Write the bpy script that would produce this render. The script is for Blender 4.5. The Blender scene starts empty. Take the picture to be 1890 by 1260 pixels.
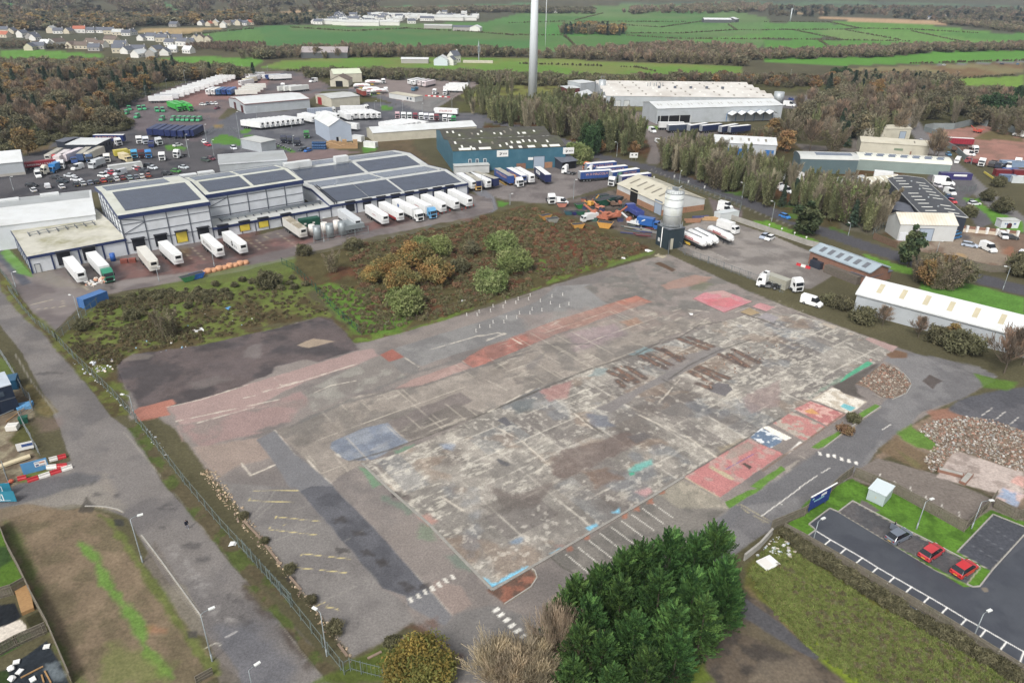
import bpy, bmesh, math, random
import numpy as np
from mathutils import Vector, Matrix
from math import cos,sin,radians,atan2,atan,hypot,tan
RN=random.random
VE=Vector
def ZV(z): return Vector((0,0,z))
random.seed(7);RS=np.random.RandomState(11)
scene=bpy.context.scene
COL=scene.collection
PI=math.pi
IMW,IMH=1890,1260
CF=1330.0;CP=atan(680/1330);CR=0.014;CH=73.0
cp,sp=cos(CP),sin(CP);cr,sr=cos(CR),sin(CR)
cam=bpy.data.cameras.new('camera');camo=bpy.data.objects.new('camera',cam);COL.objects.link(camo)
cam.sensor_width=36;cam.lens=CF/IMW*36;cam.clip_start=1;cam.clip_end=30000
camo.matrix_world=Matrix.Translation((0,0,CH))@Matrix.Rotation(PI/2-CP,4,'X')@Matrix.Rotation(CR,4,'Z')
scene.camera=camo
def Gn(P,z=0.0):
 P=np.asarray(P,float).reshape(-1,2);x=P[:,0]-IMW/2;y=IMH/2-P[:,1]
 x,y=cr*x-sr*y, sr*x+cr*y
 dz=-CF*sp+y*cp;t=(z-CH)/dz
 return np.stack([x*t,(CF*cp+y*sp)*t],1)
def G(px,py,z=0.0):
 a=Gn([(px,py)],z)[0];return VE((a[0],a[1],z))
def proj(X,Y,Z):
 z=Z-CH;zc=Y*cp-z*sp;yc=Y*sp+z*cp
 u=CF*X/zc;v=CF*yc/zc
 u,v=cr*u+sr*v, -sr*u+cr*v
 return (u+IMW/2, IMH/2-v)
def hgt(b,ty):
 0
 lo,hi=0.0,200.0
 for _ in range(40):
  m=(lo+hi)/2
  if proj(b[0],b[1],m)[1]>ty: lo=m
  else: hi=m
 return lo
CROP={'o':(0,0,1),'a1':(0,0,480/1890),'a2':(470,0,480/1890),'a3':(940,0,480/1890),'a4':(1410,0,480/1890),
'b1':(0,230,480/1890),'b2':(470,230,480/1890),'b3':(940,230,480/1890),'b4':(1410,230,480/1890),
'c1':(0,540,2/7),'c2':(450,540,2/7),'c3':(900,540,2/7),'c4':(1350,540,2/7),
'd1':(0,900,2/7),'d2':(450,900,2/7),'d3':(900,900,2/7),'d4':(1350,900,2/7),
'e1':(210,120,180/1890),'e2':(370,120,180/1890),'e3':(540,120,180/1890),'e4':(700,120,180/1890),
'e5':(30,220,180/1890),'e6':(180,220,180/1890),'e7':(340,190,180/1890),'e8':(500,190,180/1890),
'f1':(1130,260,240/1890),'f2':(990,340,240/1890),'f3':(860,260,240/1890),'f4':(1650,220,240/1890),'f5':(1650,350,240/1890),
'f6':(0,660,240/1890),'f7':(0,790,240/1890),'f8':(1180,400,240/1890),
'g1':(0,0,240/1890),'g2':(240,0,240/1890),'g3':(480,0,240/1890),'g4':(720,0,240/1890),'g5':(1090,140,240/1890),'g6':(1330,140,240/1890),
'g7':(1330,300,240/1890),'g8':(1450,1090,440/1890)}
def PX(s):
 0
 out=[];k=CROP['o']
 for t in s.split():
  if t in CROP: k=CROP[t]
  else:
   x,y=t.split(',');out.append((k[0]+k[2]*float(x),k[1]+k[2]*float(y)))
 return out
def WP(s,z=0.0):
 return Gn(PX(s),z)
def P1(s,z=0.0):
 p=PX(s)[0];return G(p[0],p[1],z)
AF=1.08
DSAT=.9
def lin(c):
 c=c/255.0
 return c/12.92 if c<=0.04045 else ((c+0.055)/1.055)**2.4
def S(r,g,b):
 r,g,b=lin(r)/AF,lin(g)/AF,lin(b)/AF;y=.3*r+.59*g+.11*b;return (y+(r-y)*DSAT,y+(g-y)*DSAT,y+(b-y)*DSAT)
def _hash(ix,iy,seed):
 h=(ix.astype(np.int64)*374761393+iy.astype(np.int64)*668265263+seed*974711)&0xffffffff
 h=((h^(h>>13))*1274126177)&0xffffffff
 return ((h^(h>>16))&0xffff)/65535.0
def VN(x,y,seed=0):
 ix=np.floor(x);iy=np.floor(y);fx=x-ix;fy=y-iy
 fx=fx*fx*(3-2*fx);fy=fy*fy*(3-2*fy)
 a=_hash(ix,iy,seed);b=_hash(ix+1,iy,seed);c=_hash(ix,iy+1,seed);d=_hash(ix+1,iy+1,seed)
 return (a*(1-fx)+b*fx)*(1-fy)+(c*(1-fx)+d*fx)*fy
def fbm(x,y,scale,seed=0,oct=4):
 v=0;am=0.5;tot=0;x=x/scale;y=y/scale
 for o in range(oct):
  v=v+am*VN(x,y,seed+o*17);tot+=am;am*=0.55;x=x*2.03+5.1;y=y*2.03+1.7
 return v/tot
def ST(a,b,x):
 t=np.clip((x-a)/(b-a),0,1);return t*t*(3-2*t)
MATS={}
def nt(m): return m.node_tree.nodes,m.node_tree.links
def mat(name,c,rough=0.7,metal=0.0,ns=0.0,na=0.0,spec=0.4,stripe=None,alpha=None,emit=None,dirt=None,ds=0.25,bump=0.0,objvar=0.0):
 0
 if name in MATS: return MATS[name]
 m=bpy.data.materials.new(name);m.use_nodes=True;N,L=nt(m);b=N['Principled BSDF']
 b.inputs['Roughness'].default_value=rough;b.inputs['Metallic'].default_value=metal
 b.inputs['Specular IOR Level'].default_value=spec
 col=None
 rgb=N.new('ShaderNodeRGB');rgb.outputs[0].default_value=(*c,1);col=rgb.outputs[0]
 tc=None
 def coord():
  nonlocal tc
  if tc is None: tc=N.new('ShaderNodeNewGeometry')
  return tc.outputs['Position']
 def noise(scale,det=5):
  n=N.new('ShaderNodeTexNoise');n.inputs['Scale'].default_value=scale;n.inputs['Detail'].default_value=det
  n.inputs['Roughness'].default_value=0.62
  L.new(coord(),n.inputs['Vector']);return n
 def scaleval(col,fac_socket,lo,hi):
  mr=N.new('ShaderNodeMapRange');mr.inputs['From Min'].default_value=0.3;mr.inputs['From Max'].default_value=0.7
  mr.inputs['To Min'].default_value=lo;mr.inputs['To Max'].default_value=hi
  L.new(fac_socket,mr.inputs['Value'])
  mm=N.new('ShaderNodeMix');mm.data_type='RGBA';mm.blend_type='MULTIPLY';mm.inputs['Factor'].default_value=1
  L.new(col,mm.inputs[6]);L.new(mr.outputs[0],mm.inputs[7]);return mm.outputs[2]
 if dirt:
  n=noise(ds,6);mr=N.new('ShaderNodeMapRange');mr.inputs['From Min'].default_value=0.46;mr.inputs['From Max'].default_value=0.72
  mr.inputs['To Max'].default_value=dirt[1];L.new(n.outputs[0],mr.inputs['Value'])
  mm=N.new('ShaderNodeMix');mm.data_type='RGBA';mm.inputs[7].default_value=(*dirt[0],1)
  L.new(mr.outputs[0],mm.inputs['Factor']);L.new(col,mm.inputs[6]);col=mm.outputs[2]
 if na: col=scaleval(col,noise(ns).outputs[0],1-na,1+na)
 if objvar:
  oi=N.new('ShaderNodeObjectInfo');mr=N.new('ShaderNodeMapRange');mr.inputs['To Min'].default_value=1-objvar;mr.inputs['To Max'].default_value=1+objvar
  L.new(oi.outputs['Random'],mr.inputs['Value'])
  mm=N.new('ShaderNodeMix');mm.data_type='RGBA';mm.blend_type='MULTIPLY';mm.inputs['Factor'].default_value=1
  L.new(col,mm.inputs[6]);L.new(mr.outputs[0],mm.inputs[7]);col=mm.outputs[2]
 if stripe:
  uv=N.new('ShaderNodeUVMap');w=N.new('ShaderNodeTexWave');w.bands_direction=stripe[1];w.inputs['Scale'].default_value=stripe[0]
  w.inputs['Distortion'].default_value=0.0
  L.new(uv.outputs[0],w.inputs['Vector']);mr=N.new('ShaderNodeMapRange');mr.inputs['To Min'].default_value=1-stripe[2];mr.inputs['To Max'].default_value=1
  L.new(w.outputs['Fac'],mr.inputs['Value'])
  mm=N.new('ShaderNodeMix');mm.data_type='RGBA';mm.blend_type='MULTIPLY';mm.inputs['Factor'].default_value=1
  L.new(col,mm.inputs[6]);L.new(mr.outputs[0],mm.inputs[7]);col=mm.outputs[2]
 L.new(col,b.inputs['Base Color'])
 if emit: b.inputs['Emission Color'].default_value=(*c,1);b.inputs['Emission Strength'].default_value=emit
 if bump:
  n=noise(bump);bp=N.new('ShaderNodeBump');bp.inputs['Strength'].default_value=0.3;bp.inputs['Distance'].default_value=0.05
  L.new(n.outputs[0],bp.inputs['Height']);L.new(bp.outputs[0],b.inputs['Normal'])
 MATS[name]=m;return m
def AMT(name,rough=0.85,fine=6.0,fa=0.12,spec=0.25,objvar=0.0,hv=0.0,trans=0.0,rnoise=None,mid=None,bump=0.0,speck=0):
 0
 if name in MATS: return MATS[name]
 m=bpy.data.materials.new(name);m.use_nodes=True;N,L=nt(m);b=N['Principled BSDF']
 b.inputs['Roughness'].default_value=rough;b.inputs['Specular IOR Level'].default_value=spec
 a=N.new('ShaderNodeAttribute');a.attribute_name='Col';col=a.outputs['Color']
 g=N.new('ShaderNodeNewGeometry')
 def mul(col,s):
  mm=N.new('ShaderNodeMix');mm.data_type='RGBA';mm.blend_type='MULTIPLY';mm.inputs['Factor'].default_value=1
  L.new(col,mm.inputs[6]);L.new(s,mm.inputs[7]);return mm.outputs[2]
 def nz(scale,lo,hi,a_=0.32,b_=0.68,det=5):
  n=N.new('ShaderNodeTexNoise');n.inputs['Scale'].default_value=scale;n.inputs['Detail'].default_value=det;n.inputs['Roughness'].default_value=0.65
  L.new(g.outputs['Position'],n.inputs['Vector'])
  mr=N.new('ShaderNodeMapRange');mr.inputs['From Min'].default_value=a_;mr.inputs['From Max'].default_value=b_
  mr.inputs['To Min'].default_value=lo;mr.inputs['To Max'].default_value=hi;L.new(n.outputs[0],mr.inputs['Value']);return mr.outputs[0]
 if fa: col=mul(col,nz(fine,1-fa,1+fa))
 if speck: col=mul(col,nz(speck,.72,1.2,.3,.7,9))
 if mid: col=mul(col,nz(mid[0],1-mid[1],1+mid[1]))
 if objvar:
  oi=N.new('ShaderNodeObjectInfo')
  hs=N.new('ShaderNodeHueSaturation')
  mr=N.new('ShaderNodeMapRange');mr.inputs['To Min'].default_value=1-objvar;mr.inputs['To Max'].default_value=1+objvar
  L.new(oi.outputs['Random'],mr.inputs['Value']);L.new(mr.outputs[0],hs.inputs['Value'])
  mth=N.new('ShaderNodeMath');mth.operation='MULTIPLY';mth.inputs[1].default_value=7.31;L.new(oi.outputs['Random'],mth.inputs[0])
  fr=N.new('ShaderNodeMath');fr.operation='FRACT';L.new(mth.outputs[0],fr.inputs[0])
  mr2=N.new('ShaderNodeMapRange');mr2.inputs['To Min'].default_value=0.5-hv;mr2.inputs['To Max'].default_value=0.5+hv
  L.new(fr.outputs[0],mr2.inputs['Value']);L.new(mr2.outputs[0],hs.inputs['Hue'])
  L.new(col,hs.inputs['Color']);col=hs.outputs[0]
 L.new(col,b.inputs['Base Color'])
 if rnoise: L.new(nz(rnoise[0],rnoise[1],rnoise[2],0.4,0.62,3),b.inputs['Roughness'])
 if bump:
  n=N.new('ShaderNodeTexNoise');n.inputs['Scale'].default_value=bump;n.inputs['Detail'].default_value=4;L.new(g.outputs['Position'],n.inputs['Vector'])
  bp=N.new('ShaderNodeBump');bp.inputs['Strength'].default_value=0.5;bp.inputs['Distance'].default_value=0.15
  L.new(n.outputs[0],bp.inputs['Height']);L.new(bp.outputs[0],b.inputs['Normal'])
 if trans:
  tr=N.new('ShaderNodeBsdfTranslucent');L.new(col,tr.inputs['Color']);mx=N.new('ShaderNodeMixShader');mx.inputs[0].default_value=trans
  L.new(b.outputs[0],mx.inputs[1]);L.new(tr.outputs[0],mx.inputs[2]);L.new(mx.outputs[0],N['Material Output'].inputs['Surface'])
 MATS[name]=m;return m
def EX(s):
 for c,p in (('~',' in the '),('^',' of the '),('`',' at the '),('{',' by the '),('}',' beside the '),('|',' with '),('$','white '),('@','lorry'),('&',' yard'),('!','warehouse'),('?',' from the '),('#',' of '),('=','trailer'),('*',' roof'),('+','grey ')): s=s.replace(c,p)
 return s
def tag(o,label=None,cat=None,group=None,kind=None):
 if label: o['label']=EX(label)
 if cat: o['category']=cat
 if group: o['group']=EX(group)
 if kind: o['kind']=kind
 return o
def TH(name,label,cat,loc=(0,0,0),rz=0.0,group=None):
 o=bpy.data.objects.new(name,None);COL.objects.link(o);o.location=loc;o.rotation_euler=(0,0,rz);o.empty_display_size=0.5
 return tag(o,label,cat,group)
def link(name,me,parent=None,loc=None,rz=0.0):
 o=bpy.data.objects.new(name,me);COL.objects.link(o)
 if parent is not None: o.parent=parent
 if loc is not None: o.location=loc
 if rz: o.rotation_euler=(0,0,rz)
 return o
def dup(o,parent=None):
 c=o.copy();COL.objects.link(c);c.parent=parent
 for ch in o.children: dup(ch,c)
 return c
def NM(name,V,F,mats,cols=None,midx=None,smooth=False):
 0
 V=np.ascontiguousarray(V,dtype=np.float32);F=np.ascontiguousarray(F,dtype=np.int32)
 me=bpy.data.meshes.new(name);n,k=F.shape
 me.vertices.add(len(V));me.vertices.foreach_set('co',V.ravel())
 me.loops.add(n*k);me.loops.foreach_set('vertex_index',F.ravel())
 me.polygons.add(n);me.polygons.foreach_set('loop_start',np.arange(0,n*k,k,dtype=np.int32));me.polygons.foreach_set('loop_total',np.full(n,k,dtype=np.int32))
 if midx is not None: me.polygons.foreach_set('material_index',np.asarray(midx,dtype=np.int32))
 me.polygons.foreach_set('use_smooth',np.full(n,smooth))
 for m in mats: me.materials.append(m)
 if cols is not None:
  a=me.color_attributes.new('Col','FLOAT_COLOR','POINT')
  c=np.ones((len(V),4),dtype=np.float32);c[:,:3]=cols;a.data.foreach_set('color',c.ravel())
 me.update(calc_edges=True);me.validate();return me
class MB:
 0
 def __init__(s): s.v=[];s.f=[];s.m=[];s.mats=[];s.uv=[];s.sm=[]
 def mi(s,m):
  if m not in s.mats: s.mats.append(m)
  return s.mats.index(m)
 def face(s,pts,m,uv=None,smooth=False):
  i=len(s.v);s.v+= [tuple(p) for p in pts];s.f.append(list(range(i,i+len(pts))));s.m.append(s.mi(m));s.sm.append(smooth)
  if uv is None:
   p0=VE(pts[0]);e=VE(pts[1])-p0
   if e.length<1e-6: e=VE((1,0,0))
   e.normalize();nrm=e.cross(VE(pts[2])-p0)
   if nrm.length<1e-9: nrm=ZV(1)
   nrm.normalize();u2=nrm.cross(e)
   uv=[((VE(p)-p0).dot(e),(VE(p)-p0).dot(u2)) for p in pts]
  s.uv.append(uv);return s
 def box(s,x0,x1,y0,y1,z0,z1,m,top=None,skip=''):
  t=top or m
  if 'b' not in skip: s.face([(x0,y1,z0),(x1,y1,z0),(x1,y0,z0),(x0,y0,z0)],m)
  if 't' not in skip: s.face([(x0,y0,z1),(x1,y0,z1),(x1,y1,z1),(x0,y1,z1)],t)
  s.face([(x0,y0,z0),(x1,y0,z0),(x1,y0,z1),(x0,y0,z1)],m)
  s.face([(x1,y1,z0),(x0,y1,z0),(x0,y1,z1),(x1,y1,z1)],m)
  s.face([(x0,y1,z0),(x0,y0,z0),(x0,y0,z1),(x0,y1,z1)],m)
  s.face([(x1,y0,z0),(x1,y1,z0),(x1,y1,z1),(x1,y0,z1)],m);return s
 def prism(s,prof,a,b,axis,m,capm=None,smooth=False,mlist=None):
  0
  def P(p,q,t): return (t,p,q) if axis=='x' else ((p,t,q) if axis=='y' else (p,q,t))
  n=len(prof)
  ar=sum(prof[i][0]*prof[(i+1)%n][1]-prof[(i+1)%n][0]*prof[i][1] for i in range(n))
  flip=(ar<0)!=(axis=='y')
  for i in range(n):
   p,q=prof[i],prof[(i+1)%n]
   f=[P(*p,a),P(*q,a),P(*q,b),P(*p,b)]
   if flip: f=f[::-1]
   s.face(f,mlist[i] if mlist else m,smooth=smooth)
  c=capm or m
  f=[P(*p,a) for p in prof];g=[P(*p,b) for p in prof]
  s.face(f if flip else f[::-1],c);s.face(g[::-1] if flip else g,c);return s
 def cyl(s,c,r,h,m,n=12,axis='z',r2=None,cap=True,capm=None,smooth=True):
  r2=r if r2 is None else r2
  def P(a,t,rr):
   x,y=rr*cos(a),rr*sin(a)
   if axis=='z': return (c[0]+x,c[1]+y,c[2]+t)
   if axis=='x': return (c[0]+t,c[1]+x,c[2]+y)
   return (c[0]+y,c[1]+t,c[2]+x)
  A=[2*PI*i/n for i in range(n)]
  for i in range(n):
   a,b=A[i],A[(i+1)%n]
   s.face([P(a,0,r),P(b,0,r),P(b,h,r2),P(a,h,r2)],m,smooth=smooth)
  if cap:
   if r2>1e-4: s.face([P(a,h,r2) for a in A],capm or m)
   if r>1e-4: s.face([P(a,0,r) for a in A][::-1],capm or m)
  return s
 def tube(s,pts,r,m,n=6):
  pts=[VE(p) for p in pts]
  for i in range(len(pts)-1):
   a,b=pts[i],pts[i+1];d=(b-a)
   if d.length<1e-6: continue
   d.normalize();u=d.orthogonal().normalized();w=d.cross(u)
   r0=r[i] if isinstance(r,(list,tuple)) else r;r1=r[i+1] if isinstance(r,(list,tuple)) else r
   for k in range(n):
    t0,t1=2*PI*k/n,2*PI*(k+1)/n
    s.face([a+(u*cos(t0)+w*sin(t0))*r0,a+(u*cos(t1)+w*sin(t1))*r0,b+(u*cos(t1)+w*sin(t1))*r1,b+(u*cos(t0)+w*sin(t0))*r1],m,smooth=True)
   s.face([b+(u*cos(2*PI*k/n)+w*sin(2*PI*k/n))*r1 for k in range(n)],m)
  return s
 def bar(s,a,b,w,h,m):
  0
  a=VE(a);b=VE(b);d=(b-a);d.normalize();side=VE((-d.y,d.x,0))
  if side.length<1e-6: side=VE((1,0,0))
  side.normalize();side*=w/2;up=ZV(h)
  q=[a-side,a+side,b+side,b-side];t=[p+up for p in q]
  s.face(q,m);s.face(t[::-1],m)
  for i in range(4): s.face([q[(i+1)%4],q[i],t[i],t[(i+1)%4]],m)
  return s
 def mesh(s,name,merge=False):
  me=bpy.data.meshes.new(name);me.from_pydata(s.v,[],s.f)
  for m in s.mats: me.materials.append(m)
  me.polygons.foreach_set('material_index',s.m);me.polygons.foreach_set('use_smooth',s.sm)
  ul=me.uv_layers.new(name='UVMap');ul.data.foreach_set('uv',[c for f in s.uv for p in f for c in p])
  if merge or any(s.sm):
   bm=bmesh.new();bm.from_mesh(me);bmesh.ops.remove_doubles(bm,verts=bm.verts,dist=0.0005);bm.to_mesh(me);bm.free()
  me.update();return me
 def bd(s,name,parent=None,loc=None,rz=0.0): return link(name,s.mesh(name),parent,loc,rz)
def setmat(o,i,m):
 o.material_slots[i].link='OBJECT';o.material_slots[i].material=m
def BX(*a): q=MB();return q.box(*a)
ORD=['first','second','third','fourth','fifth','sixth','seventh','eighth','ninth','tenth','eleventh','twelfth','thirteenth','fourteenth','fifteenth','sixteenth','seventeenth','eighteenth','nineteenth','twentieth']
LAY=[]
def _segd(x,y,a,b):
 dx,dy=b[0]-a[0],b[1]-a[1];l2=dx*dx+dy*dy+1e-9
 t=np.clip(((x-a[0])*dx+(y-a[1])*dy)/l2,0,1)
 return np.hypot(x-a[0]-t*dx,y-a[1]-t*dy)
def sdist(x,y,W):
 n=len(W);d=np.full(x.shape,1e9);ins=np.zeros(x.shape,bool)
 for i in range(n):
  a,b=W[i],W[(i+1)%n]
  d=np.minimum(d,_segd(x,y,a,b))
  c=((a[1]>y)!=(b[1]>y));
  xi=(b[0]-a[0])*(y-a[1])/((b[1]-a[1]) if b[1]!=a[1] else 1e-9)+a[0]
  ins^=c&(x<xi)
 return np.where(ins,d,-d)
def A(s,col,op=1.0,sf=0.25,am=0.4,mt=0.08,ms=3.0,ns=2.0,c2=None,cs=4.0,ct=(0.45,0.6),ca=1.0,W=None):
 W=WP(s) if W is None else W
 LAY.append(('p',W,np.array(S(*col)),op,sf,am,ns,mt,ms,None if c2 is None else np.array(S(*c2)),cs,ct,ca,len(LAY)))
def LN(s,w,col,op=1.0,sf=0.08,am=0.0,brk=0.0,bs=1.5,W=None):
 W=WP(s) if W is None else W
 LAY.append(('l',W,np.array(S(*col)),op,w,brk,bs,sf,am,len(LAY)))
def FN(s,fn,margin=0.0):
 LAY.append(('f',WP(s),fn,len(LAY)))
def paint(x,y,base=(96,92,70),skip=None):
 C=np.empty((len(x),3));C[:]=S(*base)
 C*=(1+0.25*(fbm(x,y,14.0,3)-0.5)*2)[:,None]
 for l in LAY:
  W=l[1];m=8.0
  x0,y0=W.min(0)-m;x1,y1=W.max(0)+m
  idx=np.nonzero((x>x0)&(x<x1)&(y>y0)&(y<y1))[0]
  if len(idx)==0: continue
  X,Y=x[idx],y[idx];seed=l[-1]*13+5
  if l[0]=='p':
   _,W,col,op,sf,am,ns,mt,ms,c2,cs,ct,ca,_i=l
   d=sdist(X,Y,W)
   k=d>-(sf+am)
   if not k.any(): continue
   idx=idx[k];X=X[k];Y=Y[k];d=d[k]
   if am: d=d+am*2*(fbm(X,Y,ns,seed,3)-0.5)
   w=ST(-sf,sf,d)*op
   c=np.repeat(col[None],len(X),0)
   if c2 is not None:
    t=ST(ct[0],ct[1],fbm(X,Y,cs,seed+7,5))*ca;c=c*(1-t[:,None])+c2*t[:,None]
   if mt: c=c*(1+mt*2*(fbm(X,Y,ms,seed+3,4)-0.5)*2)[:,None]
   C[idx]=C[idx]*(1-w[:,None])+c*w[:,None]
  elif l[0]=='l':
   _,W,col,op,wd,brk,bs,sf,am,_i=l
   d=np.full(X.shape,1e9)
   for i in range(len(W)-1): d=np.minimum(d,_segd(X,Y,W[i],W[i+1]))
   if am: d=d+am*2*(fbm(X,Y,1.2,seed,2)-0.5)
   w=(1-ST(wd/2-sf,wd/2+sf,d))*op
   if brk: w=w*ST(brk-0.12,brk+0.12,fbm(X,Y,bs,seed+2,3))
   C[idx]=C[idx]*(1-w[:,None])+col*w[:,None]
  else:
   d=sdist(X,Y,W);k=d>0
   if k.any():
    idx=idx[k];C[idx]=l[2](X[k],Y[k],C[idx],seed)
 return np.clip(.25*(C/.25)**1.22,0.004,0.9)
GR2=(101,141,59)
A('o -200,40 300,35 640,35 900,25 1180,8 1500,8 2100,50 2100,130 1890,110 1410,112 1200,110 985,100 470,95 300,80 -200,110',(92,92,74),1,15,20,ns=60)
A('o 390,60 480,49 600,47 800,54 960,54 1000,62 1000,96 800,92 600,86 470,84 385,79',(84,123,71),1,2,2,.06,60,c2=(101,123,75),cs=90)
A('o 470,127 520,113 600,107 840,106 985,107 1190,117 1370,123 1370,137 1200,138 1000,137 900,131 700,124 560,127',(107,137,59),1,1.5,2,.06,50,c2=(121,132,71),cs=70)
A('o 0,92 70,92 190,101 190,106 60,109 0,108',GR2,sf=2,am=2)
A('o 280,109 380,105 470,107 490,112 470,124 400,127 330,116',GR2,sf=2,am=2)
A('o 560,42 700,46 900,40 985,18 1060,14 1180,8 1330,14 1420,35 1420,62 1400,92 1350,90 1200,76 1050,95 985,95 985,62 700,50',(107,129,81),1,2,3,.08,80,c2=(89,125,68),cs=160)
A('o 1010,45 1100,42 1100,66 1000,66',(84,132,63),1,2,2);A('o 1150,50 1300,46 1420,42 1420,58 1300,62 1160,60',(101,132,77),1,2)
A('o 1410,42 1520,42 1600,55 1500,72 1410,70',(95,135,68),1,2);A('o 1530,38 1700,45 1830,60 1700,62 1560,52',(101,139,63),1,2)
A('o 1500,56 1560,54 1680,77 1560,76',(115,139,81),1,2);A('o 1580,56 1690,58 1890,80 1720,82 1640,72',(107,141,73),1,2);A('o 1410,75 1510,73 1650,77 1500,96 1410,90',(91,135,59),1,2)
A('o 1530,76 1680,76 1690,82 1600,85 1540,88',(95,135,63),1,2);A('o 1710,60 1900,62 1900,76 1800,72',(91,132,63),1,2)
A('o 1320,70 1420,60 1420,72 1250,78',(99,137,69),1,2)
A('o 1410,109 1640,105 1680,101 1730,95 1900,93 1900,112 1680,118 1560,121 1410,116',(95,141,56),1,1.5,1,.05,40)
A('o 1512,33 1560,33 1750,39 1750,47 1600,42',(176,150,118),1,2,2);A('o 1470,22 1530,21 1530,25 1470,25',(165,145,115),1,2)
A('o 1560,126 1890,114 1890,134 1760,146 1560,142',(132,124,90),1,2,3,ns=12,mt=.1,ms=25,c2=(120,100,72),cs=30)
A('o 1760,146 1890,140 1890,162 1770,156',(115,143,59),1,1.5,1.5)
A('o 1730,163 1900,164 1900,172 1740,171',(124,120,118),1,1,.5)
A('o 1690,121 1900,112 1900,116 1740,120',(122,120,122),1,1,.3)
A('o 1300,139 1500,138 1530,150 1400,152 1190,150 1180,143',(124,127,73),1,1.5,3,c2=(104,100,68),cs=20)
A('o 500,27 545,19 580,21 540,31',(176,152,120),1,3,3);A('o 246,56 330,51 410,53 330,62 262,62',(166,146,108),1,2,2);A('o 300,63 360,60 330,66',(150,132,96),1,2)
A('o 365,64 480,53 490,80 400,80',(95,129,71),1,2,2);A('o 0,4 28,9 10,20 -20,22',(82,135,81),1,3)
A('o 300,4 330,15 355,22 330,22 308,14',(95,135,88),1,3,3)
A('o 640,18 760,10 760,20 650,26',(99,129,88),1,4,4);A('o 800,12 985,5 985,14 820,20',(95,123,85),1,4,6)
A('o 1060,8 1500,0 1890,10 1890,24 1500,16',(99,119,87),1,6,8,c2=(88,96,78),cs=120)
A('o -100,105 300,115 480,128 700,128 990,140 1190,142 1560,146 1560,165 1400,175 1110,180 1080,200 850,215 560,180 480,140 270,190 215,215 240,240 60,270 -100,300',(82,78,56),1,2,4,ns=10,mt=.16,ms=9,c2=(92,92,56),cs=14)
A('o 850,178 940,158 1060,160 1085,185 1000,215 900,205',(122,124,66),1,1.5,2,ns=6,mt=.12,ms=6,c2=(100,96,60),cs=9)
A('o 1030,160 1090,165 1100,185 1060,190',(132,118,108),1,2,2)
A('o 880,240 960,235 1140,290 1200,300 1380,370 1660,440 1660,300 1480,230 1200,260 960,200',(86,82,56),1,2,3,ns=8,mt=.15,ms=6,c2=(96,72,48),cs=10)
A('o 1430,210 1480,180 1890,160 1890,230 1700,240 1660,300 1500,300',(80,78,52),1,2,2,.15,7)
A('b2 1150,150 1310,300 1180,320 1000,190 800,160 880,100 1150,100',(104,92,72),1,1,1.5,.15)
A('o 0,255 230,222 300,225 110,275 0,300',(112,98,76),1,1.5,2,ns=6,mt=.12,c2=(96,92,62),cs=8)
TAR=(104,103,106)
A('o -80,375 0,320 30,290 110,272 215,238 300,222 440,240 500,250 500,300 410,320 200,350 -80,400',(96,94,96),1,.6,.6,.08,8,c2=(80,80,84),cs=10,ct=(.5,.7))
A('o 185,208 270,178 345,152 420,130 560,133 610,160 570,185 420,200 400,222 300,226 240,226',(122,110,108),1,.5,.5,.08,7,c2=(104,100,102),cs=12)
A('o 295,190 420,140 500,145 470,185 400,185 350,200',(146,114,108),.8,1.5,2,ns=8)
A('o 240,205 320,203 430,225 400,245 360,262 250,240',(112,104,106),1,.6)
A('o 90,275 235,228 225,222 100,258',(100,100,104),1,1,1)
A('o 435,240 465,210 700,188 790,203 900,212 890,240 760,250 640,255 600,290 480,310 430,300',(112,112,115),1,.5,.5,.07,8,c2=(96,97,102),cs=10)
A('o 370,245 440,205 480,205 460,232 500,235 470,275 380,275',(104,105,110),1,.5)
A('o 640,165 690,143 880,143 890,152 830,185 795,206 760,202 700,182',(136,126,122),1,.5,.4,.06,8)
A('b2 0,220 300,200 560,180 760,200 480,260 0,300',(128,112,110),1,.6,.6)
LN('o 560,170 640,166 700,178 755,196 800,211 880,218 960,236 1060,268',8,(108,107,111),1,.3)
A('o 740,190 800,182 830,185 795,207 765,202',(128,126,124),1,.4)
for s in ('e7 500,720 740,600 900,640 1180,740 1080,830 960,800 580,800','e7 1080,540 1290,470 1300,560 1120,600','e7 1080,620 1420,640 1380,680 1200,660','e6 1300,520 1500,480 1720,560 1680,600 1350,600','b2 150,150 250,170 300,200 270,205','b2 780,160 900,165 880,190 790,210','a2 780,650 890,690 800,700','a2 920,770 1010,775 1000,800 920,800','f3 460,880 640,900 560,950 470,960','f4 790,740 900,790 820,810','f8 1600,70 1890,60 2000,240 1720,110'):
 A(s,(92,132,56),1,.4,.4,.1,2)
A('e7 560,440 760,430 800,460 600,490',(140,122,84),1,.5)
A('f3 -20,620 240,560 1500,330 1720,240 2200,330 2360,560 1900,720 1260,900 960,900 560,860 300,770',(130,124,121),1,.5,.5,.07,6,c2=(112,106,104),cs=9)
LN('o 880,400 905,385 900,365 885,352 860,345',5,(122,122,126),1,.3)
A('f2 250,270 1250,60 1480,300 1700,430 1880,560 1890,800 1500,780 1000,600 400,430',(110,102,96),1,.5,.8,.12,3,c2=(88,80,72),cs=4)
CYARD='f8 560,480 500,200 900,60 1300,60 2000,300 2600,560 2900,800 2500,1050 1900,1000 1300,760 700,540'
A(CYARD,(146,140,134),1,.3,.3,.06,5,c2=(124,118,113),cs=7,ct=(.42,.65))
for i in range(9): LN('f8 %d,%d %d,%d'%(640+i*120,470-i*12,1000+i*150,330+i*40),.5,(116,110,106),op=.5,brk=.45,bs=3)
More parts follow.
